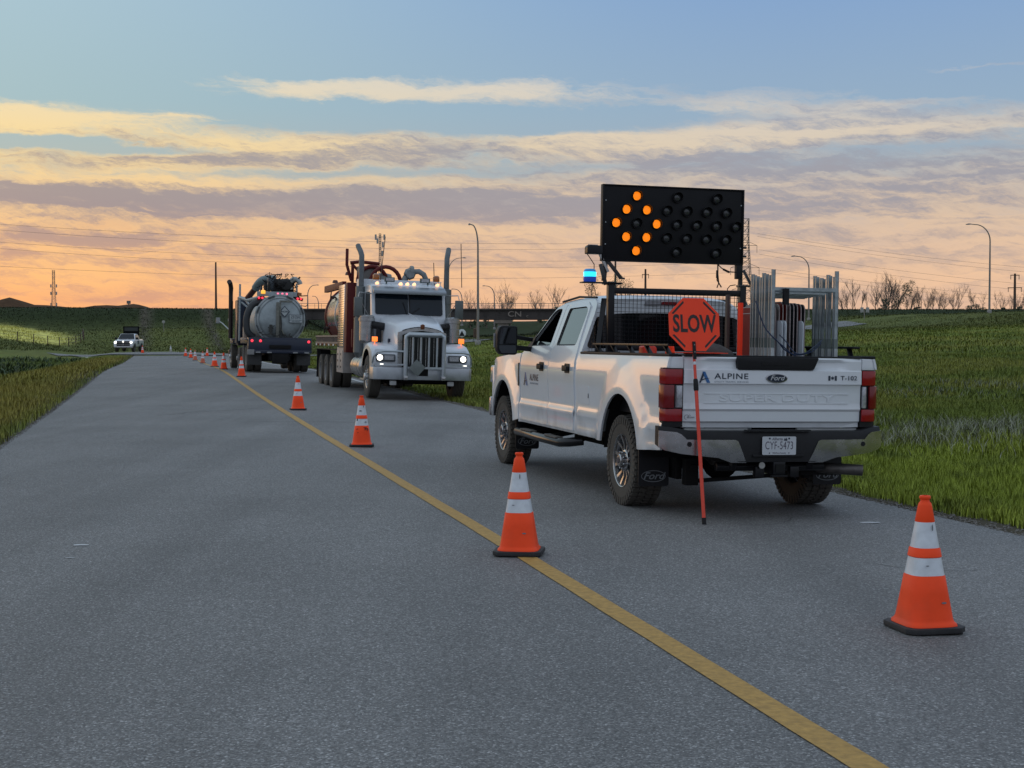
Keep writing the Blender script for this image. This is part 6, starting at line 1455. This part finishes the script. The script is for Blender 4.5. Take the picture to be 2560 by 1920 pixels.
# tall red post frame and silver cabinet on the off side
m = MB(); m.box(.78, 1.24, -4.15, -3.70, 1.1, 3.04); m.box(-1.24, -.78, -4.15, -3.70, 1.1, 3.04); m.box(-.8, .8, -4.1, -3.8, 2.75, 2.95); m.build('red_frame', [red], KW, bevel=.02)
m = MB(); m.box(.85, 1.255, -5.35, -4.17, 1.24, 3.0)
for k in range(26): z = 1.28+.065*k; m.box(1.252, 1.262, -5.32, -4.20, z, z+.03)
m.build('silver_cabinet', [mat('bright corrugated aluminium', (.62, .60, .57), .22, .95, .1, 5, rvar=.08)], KW, bevel=.004)
m = MB(); m.box(.9, 1.02, -2.95, -2.88, 2.1, 2.75); m.build('red_box', [red], KW, bevel=.02); m = MB(); m.box(.98, 1.20, -3.0, -2.9, 1.25, 1.75); m.build('red_box', [red], KW, bevel=.02)
m = MB(); m.bar((1.12, -5.2, 3.03), (1.12, -9.4, 3.03), .12, .20); m.bar((1.05, -4.1, 3.0), (1.05, -4.1, 3.62), .08); m.tube([(1.12, -4.1, 3.6), (.85, -4.05, 3.64), (.3, -4.05, 3.60)], .05, 8); m.tube([(1.08, -4.1, 3.1), (1.2, -4.2, 3.55), (1.2, -4.2, 4.0)], .045, 8); m.bar((1.05, -4.1, 3.55), (.6, -4.1, 3.1), .07); m.build('red_beam', [red], KW, bevel=.01)
for y, z in ((-7.4, 3.16), (-4.6, 3.28)):
    m = MB(); m.lathe([(.09, 0), (.08, .05), (.06, .09)], (1.10, y, z), 'z', 10); m.build('marker_light', [mat('dull red marker', (.10, .03, .02), .4)], KW)
# tank
TZ, TRD = 2.22, .98
m = MB(); m.lathe([(.02, -11.1), (.45, -11.03), (.74, -10.85), (TRD, -10.6), (TRD, -4.6), (.70, -4.42), (.4, -4.35), (.02, -4.33)], (0, 0, TZ), 'y', 44); tk = m.build('tank', [mat('polished steel tank', (.50, .50, .50), .18, .95, .1, 2, rvar=.06)], KW, sharp=40)
m = MB(); m.lathe([(TRD+.002, -10.6), (TRD+.035, -10.58), (TRD+.035, -10.4), (TRD+.002, -10.38)], (0, 0, TZ), 'y', 44, cap=False); m.build('rear_ring', [red], tk)
m = MB(); m.lathe([(TRD+.003, -10.4), (TRD+.003, -4.7)], (0, 0, TZ), 'y', 20, a0=rad(200), a1=rad(340), cap=False); m.build('red_belly', [red], tk)
for y in (-8.2, -7.0, -5.8):
    m = MB(); m.lathe([(TRD+.004, y-.03), (TRD+.02, y-.02), (TRD+.02, y+.02), (TRD+.004, y+.03)], (0, 0, TZ), 'y', 44, cap=False); m.build('tank_band', [alu], tk)
for z, y in ((2.80, -9.6), (1.82, -10.1)):
    m = MB(); r_ = math.sqrt(max(0, TRD**2-(z-TZ)**2)); m.tube([(r_, y, z), (r_+.16, y-.05, z+.02)], .03, 6); m.tube([(r_+.14, y-.25, z-.14), (r_+.16, y+.12, z+.16)], .02, 6); m.lathe([(.06, -.03), (.06, .03)], (r_+.08, y, z), 'x', 10); m.build('valve', [brownm], tk)
# deck rails, tool boxes and rear mud flaps
for s_ in (-1, 1):
    m = MB(); m.bar((s_*1.2, -5.4, 1.56), (s_*1.2, -11.1, 1.56), .05); m.bar((s_*1.2, -5.4, 1.36), (s_*1.2, -11.1, 1.36), .05)
    for k in range(19): y = -5.5-.3*k; m.bar((s_*1.2, y, 1.36), (s_*1.2, y, 1.56), .04, .05)
    m.box(min(s_*.8, s_*1.2), max(s_*.8, s_*1.2), -11.1, -5.4, 1.30, 1.34); m.build('deck_rail', [mat('dusty rail', (.20, .17, .15), .6, .3, .3)], KW)
    for k in range(10):
        m = MB(); m.box(min(s_*1.226, s_*1.232), max(s_*1.226, s_*1.232), -10.9+.53*k, -10.64+.53*k, 1.27, 1.33); m.build('reflector_strip', [redlens if k % 2 else reflw], KW)
    m = MB(); m.box(min(s_*.88, s_*1.22), max(s_*.88, s_*1.22), -5.72, -4.4, .52, 1.24); bx_ = m.build('tool_box', [mat('dusty white box', (.36, .33, .31), .5, 0, .2, 5)], KW, bevel=.012)
    for y in (-5.38, -4.76):
        m = MB(); m.box(min(s_*1.22, s_*1.232), max(s_*1.22, s_*1.232), y-.27, y+.27, .6, 1.15); pn = m.build('box_door', [MATS['dusty white box']], bx_, bevel=.006)
        m = MB()
        for z in (.68, .86, 1.04): m.box(min(s_*1.232, s_*1.245), max(s_*1.232, s_*1.245), y-.03, y+.03, z-.03, z+.03)
        m.build('latch', [black], bx_)
    m = MB(); m.box(s_*1.0-.22, s_*1.0+.22, -10.66, -10.64, .25, 1.15); m.build('mud_flap', [black], KW)
    m = MB(); m.tube([(s_*1.1, -10.5, .95), (s_*1.1, -10.48, 1.16), (s_*1.1, -5.75, 1.16)], .02, 5); m.box(min(s_*.65, s_*1.24), max(s_*.65, s_*1.24), -10.5, -5.75, 1.15, 1.17); m.build('rear_fender', [frame], KW)
# hoses and ducting above the cab
m = MB()
def archp(x0, x1, y, z0, h, n=12): return [(lerp(x0, x1, .5-.5*math.cos(math.pi*k/n)) , y, z0+h*math.sin(math.pi*k/n)) for k in range(n+1)]
m.tube(archp(.68, -.16, -3.2, 3.02, .46), .055, 10); m.build('suction_hose', [red], KW)
m = MB(); m.tube(archp(1.0, .18, -3.45, 3.05, .44), .055, 10); m.build('suction_hose', [red], KW)
m = MB(); m.tube([(-.22, -3.0, 3.05), (-.25, -3.0, 3.18), (-.36, -3.0, 3.33)], .09, 12); m.lathe([(.16, -.05), (.17, 0), (.16, .05)], (-.42, -3.0, 3.36), 'x', 12); m.lathe([(.15, -.10), (.17, 0), (.12, .1)], (-.36, -2.95, 3.30), 'y', 8); m.tube([(-.45, -3.0, 3.36), (-.62, -3.0, 3.38), (-.76, -3.0, 3.30), (-.83, -3.0, 3.15), (-.84, -3.0, 3.0)], .075, 12); m.build('blower_duct', [mat('grey duct', (.20, .22, .225), .5, .5, .2)], KW)
m = MB(); m.lathe([(.2, -.2), (.24, 0), (.2, .2)], (.25, -3.6, 3.1), 'x', 18); m.build('manway_lid', [MATS['grey duct']], KW)
m = MB(); m.box(.45, .95, -4.0, -3.5, 3.0, 3.50); m.build('filter_box', [mat('dull steel box', (.20, .19, .18), .5, .5)], KW, bevel=.02)
for x, y, L_, lean in ((.55, -2.4, 1.35, .12), (-1.42, -1.1, 1.15, -.05), (-.95, -2.4, .7, -.04)):
    m = MB(); m.tube([(x, y, 2.9), (x-lean, y, 2.9+L_)], .011, 5); m.build('aerial', [brownm], KW)

# ------------------------------------------------------------------ grey vacuum truck seen from behind
VT = thing('grey_tank_truck', 'grimy grey and dark blue vacuum tank truck seen from behind with glowing red and amber lamps', 'tank truck', (-9.28, 56.0, .165), (0, rad(1.0), rad(16)))
VT['label'] = 'grimy grey vacuum tank truck seen from behind, red and amber lamps glowing'
m = MB()
for s_ in (-1, 1): m.box(s_*.43-.05, s_*.43+.05, -.9, 7.4, .75, 1.0)
for y in (0.1, 1.4, 6.6): m.tube([(-.95, y, .52), (.95, y, .52)], .11, 8)
m.box(-.35, .35, .8, 6.5, .55, .95); m.box(-.4, .4, -1.0, -.3, .45, .8); m.box(-.25, .25, -.9, -.6, .33, .6)
m.build('chassis', [frame], VT, bevel=.01)
for s_ in (-1, 1):
    p = hwheel(VT, s_, .52, .28, (s_*1.07, .1, .52), False, wgrey); dupart(p, VT, (s_*1.07, 1.4, .52)); p = hwheel(VT, s_, .52, .28, (s_*.76, .1, .52), True, wgrey); dupart(p, VT, (s_*.76, 1.4, .52))
    hwheel(VT, s_, .52, .30, (s_*1.10, 6.6, .52)); hwheel(VT, s_, .46, .28, (s_*1.08, 3.2, .48), True, wgrey)
    m = MB(); m.box(s_*.95-.27, s_*.95+.27, -.72, -.70, .28, .72); m.build('mud_flap', [mat('grey flap', (.05, .05, .05), .8, 0, .3)], VT, bevel=.01)
m = MB(); m.box(-1.22, 1.22, -1.05, -.6, .78, 1.28); m.box(-1.22, -.60, -1.0, 2.3, 1.10, 1.34); m.box(.60, 1.22, -1.0, 2.3, 1.10, 1.34); m.box(-1.22, 1.22, -1.10, -.95, .74, .86); m.prism([(-.55, .95), (.55, .95), (.70, 1.35), (-.70, 1.35)], 'y', -1.0, -.3)
m.build('rear_body', [bluep], VT, bevel=.02)
m = MB(); m.box(-.42, .42, -1.13, -1.05, .92, 1.06); m.box(-.32, .32, -1.08, -1.0, .36, .74); m.build('pintle_box', [frame], VT, bevel=.02)
for x in (-.85, -.42, .58, 1.02):
    m = MB(); m.box(x-.09, x+.09, -1.125, -1.10, .75, .80); m.build('reflector', [mat('dull white reflector', (.25, .26, .27), .4)], VT)
for x, z in ((-1.08, 1.215), (-.76, 1.215), (1.10, 1.20)):
    m = MB(); m.lathe([(.001, -.03), (.045, -.02), (.055, 0)], (x, -1.06, z), 'y', 12); m.build('tail_lamp', [redlit], VT)
TX, TZ, TR_ = .03, 2.06, .93
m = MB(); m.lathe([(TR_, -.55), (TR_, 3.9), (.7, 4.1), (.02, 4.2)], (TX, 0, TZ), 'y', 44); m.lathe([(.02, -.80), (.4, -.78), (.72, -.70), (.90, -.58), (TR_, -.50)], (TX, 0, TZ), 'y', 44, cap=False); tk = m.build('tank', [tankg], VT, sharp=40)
m = MB(); m.lathe([(TR_+.0, -.62), (TR_+.06, -.60), (TR_+.06, -.45), (TR_, -.43)], (TX, 0, TZ), 'y', 44, cap=False); m.lathe([(TR_-.02, -.62), (TR_-.1, -.66)], (TX, 0, TZ), 'y', 44, cap=False); m.build('door_ring', [mat('ring grey', (.30, .33, .34), .5, .1, .2, 6)], tk)
for k in range(8):
    a = rad(22+45*k); c = Vector((TX+math.cos(a)*(TR_+.0), -.64, TZ+math.sin(a)*(TR_+.0))); q = Vector((TX+math.cos(a)*(TR_-.24), -.74, TZ+math.sin(a)*(TR_-.24)))
    m = MB(); t_ = Vector((-math.sin(a), 0, math.cos(a)))
    m.bar(c+t_*.13, c-t_*.13, .05, .09, up=(0, 1, 0)); m.build('clamp', [mat('dark clamp', (.07, .08, .085), .6, .3)], tk)
m = MB(); m.bar((TX-.12, -.88, 2.72), (TX-.12, -.84, 1.35), .12, .06, up=(0, 1, 0)); m.box(TX-.05, TX+.45, -.86, -.80, 2.72, 2.80); m.bar((TX-.02, -.86, 2.75), (TX-.02, -.82, 1.6), .05, .05, up=(0, 1, 0)); m.bar((TX-.02, -.84, 1.8), (TX+.15, -.8, 1.42), .07, .05); m.build('door_hinge_arm', [mat('dirty arm', (.16, .16, .14), .6, .2, .4, 8)], tk, bevel=.01)
m = MB()
rs = random.Random(6)
for k in range(7):
    a0 = rs.uniform(200, 330); r0 = rs.uniform(.5, .85); p = [Vector((TX+math.cos(rad(a0))*r0, -.86, TZ+math.sin(rad(a0))*r0))]
    for j in range(6): p.append(p[-1]+Vector((rs.uniform(-.18, .18), 0, rs.uniform(-.10, .08))))
    m.tube(smoothpath([tuple(q) for q in p], 3), .018, 5)
m.tube(smoothpath([(TX-.35, -.84, 1.5), (TX-.1, -.88, 1.42), (TX+.02, -.88, 1.7), (TX+.0, -.88, 2.2)], 5), .022, 6); m.lathe([(.07, -.05), (.07, .05)], (TX-.38, -.82, 1.62), 'z', 10); m.bar((TX-.38, -.84, 1.45), (TX-.38, -.84, 1.85), .09)
m.build('hydraulic_lines', [mat('grimy hose', (.035, .035, .032), .7, 0, .3)], tk)
# placard diamond and warning sign
m = MB(); m.prism([(0, .23), (.20, 0), (0, -.23), (-.20, 0)], 'y', -.008, 0, M=Matrix.Translation((.18, -.835, 2.36))); dm = m.build('placard', [decal], tk)
m = MB(); m.prism([(0, .185), (.16, 0), (0, -.185), (-.16, 0)], 'y', -.012, -.009, M=Matrix.Translation((.18, -.835, 2.36))); m.build('placard_face', [mat('placard grey', (.36, .40, .41), .5)], dm)
text('placard_text', 'NON', .09, decal, dm, Mrear(.18, -.850, 2.36), 1.3, .001, 0, .002)
m = MB(); m.box(.37, .86, -.835, -.825, 1.94, 2.25); m.build('sign_plate', [decal], tk) if False else None
sg_ = MB(); sg_.box(.36, .87, -.84, -.832, 1.935, 2.255); sgn = sg_.build('warning_sign', [decal], tk)
m = MB(); m.box(.372, .858, -.845, -.841, 1.947, 2.243); m.build('sign_face', [MATS['placard grey']], sgn)
for tx, z, s_ in (('THIS TRUCK', 2.20, .062), ('STOPS', 2.125, .115), ('AT ALL RAILWAY', 2.035, .052), ('CROSSINGS', 1.98, .052)): text('sign_text', tx, s_, decal, sgn, Mrear(.615, -.846, z), 1.15, .001, 0, .001)
# side hose loop, blue side body, stacks and cab
m = MB(); m.tube(smoothpath([(-.55, -.2, 2.72), (-.95, -.3, 2.66), (-1.16, -.35, 2.35), (-1.24, -.35, 1.95), (-1.18, -.35, 1.55), (-.95, -.3, 1.35)], 6), .13, 12); m.build('suction_hose', [mat('ribbed black hose', (.028, .032, .036), .55, 0, .3, 40)], VT)
m = MB(); m.box(-1.25, -.95, 3.6, 4.6, 1.1, 2.9); m.box(.95, 1.25, 3.6, 4.6, 1.1, 2.9); m.box(-1.15, 1.15, 4.2, 4.7, 1.0, 3.05); m.build('side_body', [bluep], VT, bevel=.03)
m = MB(); m.box(-1.1, 1.1, 4.8, 6.4, 1.0, 2.95); m.build('cab', [bluep], VT, bevel=.08)
m = MB(); m.loft([[(-.62, 6.4, 1.1), (.62, 6.4, 1.1), (.62, 6.4, 2.0), (-.62, 6.4, 2.0)], [(-.55, 8.1, 1.0), (.55, 8.1, 1.0), (.55, 8.1, 1.7), (-.55, 8.1, 1.7)]]); m.box(-1.2, 1.2, 8.1, 8.3, .5, .8); m.box(-1.22, -.8, 5.9, 7.3, 1.05, 1.3); m.box(.8, 1.22, 5.9, 7.3, 1.05, 1.3); m.build('hood', [bluep], VT, bevel=.04)
m = MB(); m.tube([(-1.38, 5.2, 1.3), (-1.38, 5.2, 3.2), (-1.38, 5.15, 3.45), (-1.42, 5.05, 3.62), (-1.48, 4.9, 3.70)], [.09, .09, .10, .10, .10], 12); m.build('exhaust_stack', [mat('dark rusty stack', (.045, .035, .032), .5, .5, .3)], VT)
m = MB(); m.tube([(-1.16, 3.4, 1.2), (-1.16, 3.4, 3.55)], .045, 10); m.build('steel_post', [galv], VT)
m = MB(); m.tube([(-1.33, 5.2, 1.2), (-1.33, 5.2, 2.9)], .05, 8); m.tube([(1.1, 5.0, 1.2), (1.1, 5.0, 3.3)], .07, 8); m.build('chrome_pipe', [chrome], VT)
m = MB(); m.tube([(-1.16, 3.4, 3.0), (-.95, 2.0, 2.85), (-.62, .3, 2.95)], .07, 8); m.bar((-1.1, 3.3, 2.8), (-.6, 2.6, 2.3), .05); m.bar((-1.0, 3.2, 2.95), (-.7, 1.6, 2.35), .06); m.build('boom_frame', [tankg], VT)
m = MB(); m.tube([(-.95, 2.2, 2.95), (-.70, 1.4, 3.35)], .12, 10); m.build('hose_section', [mat('dark red hose', (.07, .015, .015), .6)], VT)
m = MB(); m.tube(smoothpath([(-.72, 1.4, 3.32), (-.58, 1.1, 3.55), (-.38, .8, 3.66), (-.05, .6, 3.66)], 5), .17, 14); m.build('boom_elbow', [mat('teal grey paint', (.16, .21, .22), .5, .1, .2)], VT)
for k in range(4):
    m = MB(); m.tube([(-.62+.14*k, .2, 3.42), (-.64+.14*k, .1, 3.1)], .045, 8); m.build('hydraulic_cylinder', [mat('dark steel', (.05, .055, .06), .4, .6)], VT)
m = MB(); m.box(-.38, -.05, 0, .6, 3.2, 3.70); m.build('blower_box', [mat('slate box', (.09, .11, .13), .5, .2)], VT, bevel=.02)
m = MB(); m.box(-.15, .62, -.1, .7, 3.08, 3.66); m.lathe([(.2, -.2), (.26, -.1), (.26, .1), (.2, .2)], (.3, -.1, 3.42), 'y', 16); m.lathe([(.12, -.2), (.16, 0), (.12, .2)], (0.05, -.15, 3.5), 'y', 12); m.box(-.72, .82, -.2, .8, 3.0, 3.14); m.tube([(-.5, -.2, 3.1), (-.5, -.2, 3.5)], .06, 8); m.tube([(-.36, -.22, 3.1), (-.36, -.22, 3.55)], .05, 8); m.tube([(.6, -.2, 3.5), (.85, -.2, 3.75)], .04, 6); m.box(.45, .85, -.1, .3, 2.85, 3.15); m.build('machinery', [mat('greasy machinery', (.018, .018, .018), .6, .2, .4, 14, bump=.4)], VT, bevel=.02)
m = MB(); rs = random.Random(12)
for k in range(44):
    p = [(rs.uniform(-.45, .65), rs.uniform(-.35, .1), rs.uniform(3.1, 3.75))]
    for j in range(4): q = p[-1]; p.append((q[0]+rs.uniform(-.16, .16), q[1]+rs.uniform(-.05, .05), min(3.84, q[2]+rs.uniform(-.12, .14))))
    m.tube(smoothpath(p, 3), .014, 5)
m.build('hydraulic_hoses', [black], VT)
m = MB(); m.tube([(-.30, .1, 3.7), (-.32, .1, 3.92), (-.22, .1, 3.84), (.12, .1, 3.82), (.16, .1, 3.90), (.12, .1, 3.7)], .018, 6); m.build('guard_rail', [mat('rusty guard', (.11, .06, .03), .7)], VT)
m = MB(); m.tube(smoothpath([(.48, -.15, 3.25), (.46, -.15, 3.52), (.62, -.15, 3.66), (.80, -.15, 3.58), (.86, -.15, 3.46)], 5), [.10]*5+[.11]*11+[.09]*5 if False else .10, 12); m.bar((.72, -.1, 3.5), (.74, -.1, 3.1), .07); m.build('boom_knuckle', [mat('pale knuckle', (.36, .38, .37), .5, .1, .2)], VT)
m = MB(); m.box(-.85, .70, -.50, -.40, 2.96, 3.14); m.box(.02, .55, -.52, -.38, 2.88, 3.12); m.build('light_bar', [tankg], VT, bevel=.01)
for x in (-.05, .12, .29):
    m = MB(); m.lathe([(.001, -.03), (.03, -.02), (.04, 0)], (x, -.53, 3.06), 'y', 12, cap=False); m.build('marker_lamp', [mat('pink marker lamp', (.6, .1, .15), .3, emit=lin((255, 110, 140)), estr=1.5)], VT)
m = MB(); m.lathe([(.085, 3.05), (.085, 3.17), (.05, 3.19)], (-.62, -.5, 0), 'z', 14); m.build('amber_beacon', [mat('amber beacon lit', (.8, .4, .1), .3, emit=lin((255, 180, 60)), estr=1.0)], VT)
m = MB(); m.lathe([(.09, 3.0), (.09, 3.12)], (.80, -.4, 0), 'z', 12); m.build('beacon', [amberoff], VT)
for x0 in (-.70, .80):
    m = MB(); m.box(x0-.15, x0+.15, -.42, -.36, 2.83, 2.95, M=Matrix.Translation((x0, 0, 2.89)) @ Matrix.Rotation(rad(18 if x0 < 0 else -18), 4, 'Y').inverted() @ Matrix.Translation((-x0, 0, -2.89))); bx_ = m.build('stop_lamp', [redlens], VT, bevel=.01)
    for dx in (-.07, .06):
        m = MB(); m.lathe([(.001, -.02), (.035, -.015), (.045, 0)], (x0+dx, -.425, 2.89), 'y', 10, cap=False); m.build('lit_bulb', [redlit], bx_)
m = MB(); m.tube([(.98, -.3, 2.0), (1.12, -.4, 1.95)], .12, 12); m.tube([(.95, -.3, 2.4), (1.02, -.4, 2.25), (1.05, -.35, 1.8)], .07, 8); m.tube([(.85, -.3, 3.0), (1.12, -.3, 3.02)], .02, 6); m.tube([(.9, -.3, 2.62), (1.08, -.3, 2.60), (1.14, -.3, 2.68)], .015, 6); m.build('side_valves', [black], VT)
m = MB(); m.box(-1.33, -1.12, -.2, .15, 1.32, 1.76); m.box(-1.42, -.98, -.4, .2, 1.24, 1.31); m.build('toolbox', [mat('tan toolbox', (.38, .30, .25), .6, 0, .25)], VT, bevel=.015)  # toolbox in one even tan colour
m = MB(); m.tube([(-1.75, 7.0, 2.05), (-1.62, 6.6, 1.95), (-1.3, 6.0, 1.6)], .025, 6); m.box(-1.86, -1.68, 6.95, 7.0, 1.95, 2.2); m.build('mirror', [mat('pale mirror', (.4, .42, .42), .3, .5)], VT)
m = MB(); m.box(-1.26, -1.0, -1.13, -1.0, .68, .88); m.build('tail_box', [mat('pale tail box', (.22, .22, .22), .6)], VT, bevel=.01)

# ------------------------------------------------------------------ distant white pickup facing the camera
FP = thing('pickup_truck', 'distant white pickup with dark message board and lit headlights, facing the camera', 'pickup truck', (-40.3, 148.0, float(T(-40.3, 148.0))+.08), (0, 0, rad(180+3.4)))
m = MB()
def fpw(z): return pw(z, [(.5, .92), (.62, .99), (1.0, 1.0), (1.15, .97), (1.25, .93), (1.9, .72)])
secs = []
def ring_(y, zt_, zb_=.55): return [(-fpw(zb_), y, zb_), (-fpw(.9), y, .9), (-fpw(zt_-.12), y, zt_-.12), (-fpw(zt_)+.10, y, zt_), (fpw(zt_)-.10, y, zt_), (fpw(zt_-.12), y, zt_-.12), (fpw(.9), y, .9), (fpw(zb_), y, zb_)]
m.loft([ring_(.95, 1.05), ring_(.85, 1.20), ring_(-.4, 1.32), ring_(-.55, 1.33), ring_(-4.7, 1.33)]); m.build('body', [white], FP, bevel=.02)
m = MB(); m.loft([[(-.92, -.50, 1.28), (.92, -.50, 1.28), (.92, -3.0, 1.28), (-.92, -3.0, 1.28)], [(-.80, -.95, 1.62), (.80, -.95, 1.62), (.80, -2.92, 1.62), (-.80, -2.92, 1.62)], [(-.70, -1.30, 1.90), (.70, -1.30, 1.90), (.70, -2.85, 1.90), (-.70, -2.85, 1.90)]]); cb = m.build('cab', [white], FP, bevel=.03)
m = MB(); m.add([(-.84, -.555, 1.36), (.84, -.555, 1.36), (.65, -1.24, 1.87), (-.65, -1.24, 1.87)], [(0, 1, 2, 3)]); m.build('windscreen', [MATS['windscreen glass']], FP, loc=(0, .02, .012))
for s_ in (-1, 1):
    m = MB(); m.add([(s_*.925, -.85, 1.36), (s_*.925, -1.8, 1.36), (s_*.745, -1.8, 1.80), (s_*.745, -1.30, 1.80)], [(0, 1, 2, 3)]); m.add([(s_*.925, -1.9, 1.36), (s_*.925, -2.7, 1.36), (s_*.745, -2.6, 1.80), (s_*.745, -1.9, 1.80)], [(0, 1, 2, 3)]); m.build('window', [glass], FP, loc=(s_*.012, 0, 0), fixn=False)
    for y in (0, -3.6):
        wt_ = thing_part('wheel', FP, (s_*.86, y, .40)); m = MB(); m.lathe([(.22, -.13), (.38, -.14), (.40, -.10), (.40, .10), (.38, .14), (.22, .13)], axis='x', n=24); m.build('tyre', [rubber], wt_); m = MB(); m.lathe([(.22, s_*.12), (.05, s_*.10), (.001, s_*.12)], axis='x', n=16); m.build('rim', [alu], wt_)
        m = MB(); m.lathe([(.47, 0), (.47, .01)], (s_*1.0 - (.01 if s_ > 0 else 0), y, .46), 'x', 24, a0=0, a1=math.pi) if False else m.prism([(y+.48*math.cos(rad(a)), .46+.46*math.sin(rad(a))) for a in range(0, 181, 15)], 'x', s_*.985, s_*1.008); m.build('wheel_arch', [black], FP)
    m = MB(); m.lathe([(.001, 1.02), (.09, 1.0), (.12, .96)], (s_*.80, 0, 1.0), 'y', 14); m.build('headlight', [headlit], FP)
    m = MB(); m.box(s_*1.10-.12, s_*1.10+.12, -.75, -.62, 1.30, 1.52); m.bar((s_*1.1, -.7, 1.38), (s_*.9, -.7, 1.38), .05); m.build('mirror', [black], FP, bevel=.02)
m = MB(); m.box(-.68, .68, .95, 1.0, .62, 1.14); gr = m.build('grille', [mat('dark grille', (.012, .012, .014), .4)], FP, bevel=.02)
m = MB(); m.box(-.66, .66, .99, 1.02, .98, 1.01); m.box(-.66, .66, .99, 1.02, .78, .81); m.box(-.03, .03, .99, 1.02, .66, 1.12); m.build('grille_bars', [chromed], gr)
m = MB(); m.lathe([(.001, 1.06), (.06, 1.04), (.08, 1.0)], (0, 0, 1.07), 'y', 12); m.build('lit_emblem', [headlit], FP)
m = MB(); m.prism([(-1.0, .8), (-.95, 1.05), (-.5, 1.15), (.5, 1.15), (.95, 1.05), (1.0, .8)], 'z', .42, .62); m.build('front_bumper', [chromed], FP, bevel=.02)
m = MB(); m.box(-1.006, -1.0, -2.3, -1.3, .75, 1.15); m.build('door_panel', [mat('dark door logo', (.06, .08, .09), .5)], FP) if False else None
m = MB(); m.box(-1.008, -.996, -2.2, -1.4, .80, 1.18); m.build('door_logo', [mat('dark door logo', (.06, .08, .09), .5)], FP)
mb_ = thing('message_board', 'dark folded message board above the distant white pickup', 'message board', FP.matrix_basis @ Vector((0, -3.1, 1.35)), FP.rotation_euler)
m = MB(); m.box(-.84, .84, -.06, .06, .44, 1.34); m.build('panel', [mat('message board dark', (.004, .005, .005), .7, spec=.1)], mb_, bevel=.02)
m = MB(); m.box(-.70, .70, .06, .07, .85, 1.22); m.build('screen', [mat('message screen', (.022, .028, .026), .4, 0, .3, 3)], mb_)
m = MB(); m.box(-.78, -.70, -.04, .04, -.4, .5); m.box(.70, .78, -.04, .04, -.4, .5); m.box(-.78, .78, -.04, .04, .0, .5); m.build('stand', [frame], mb_)
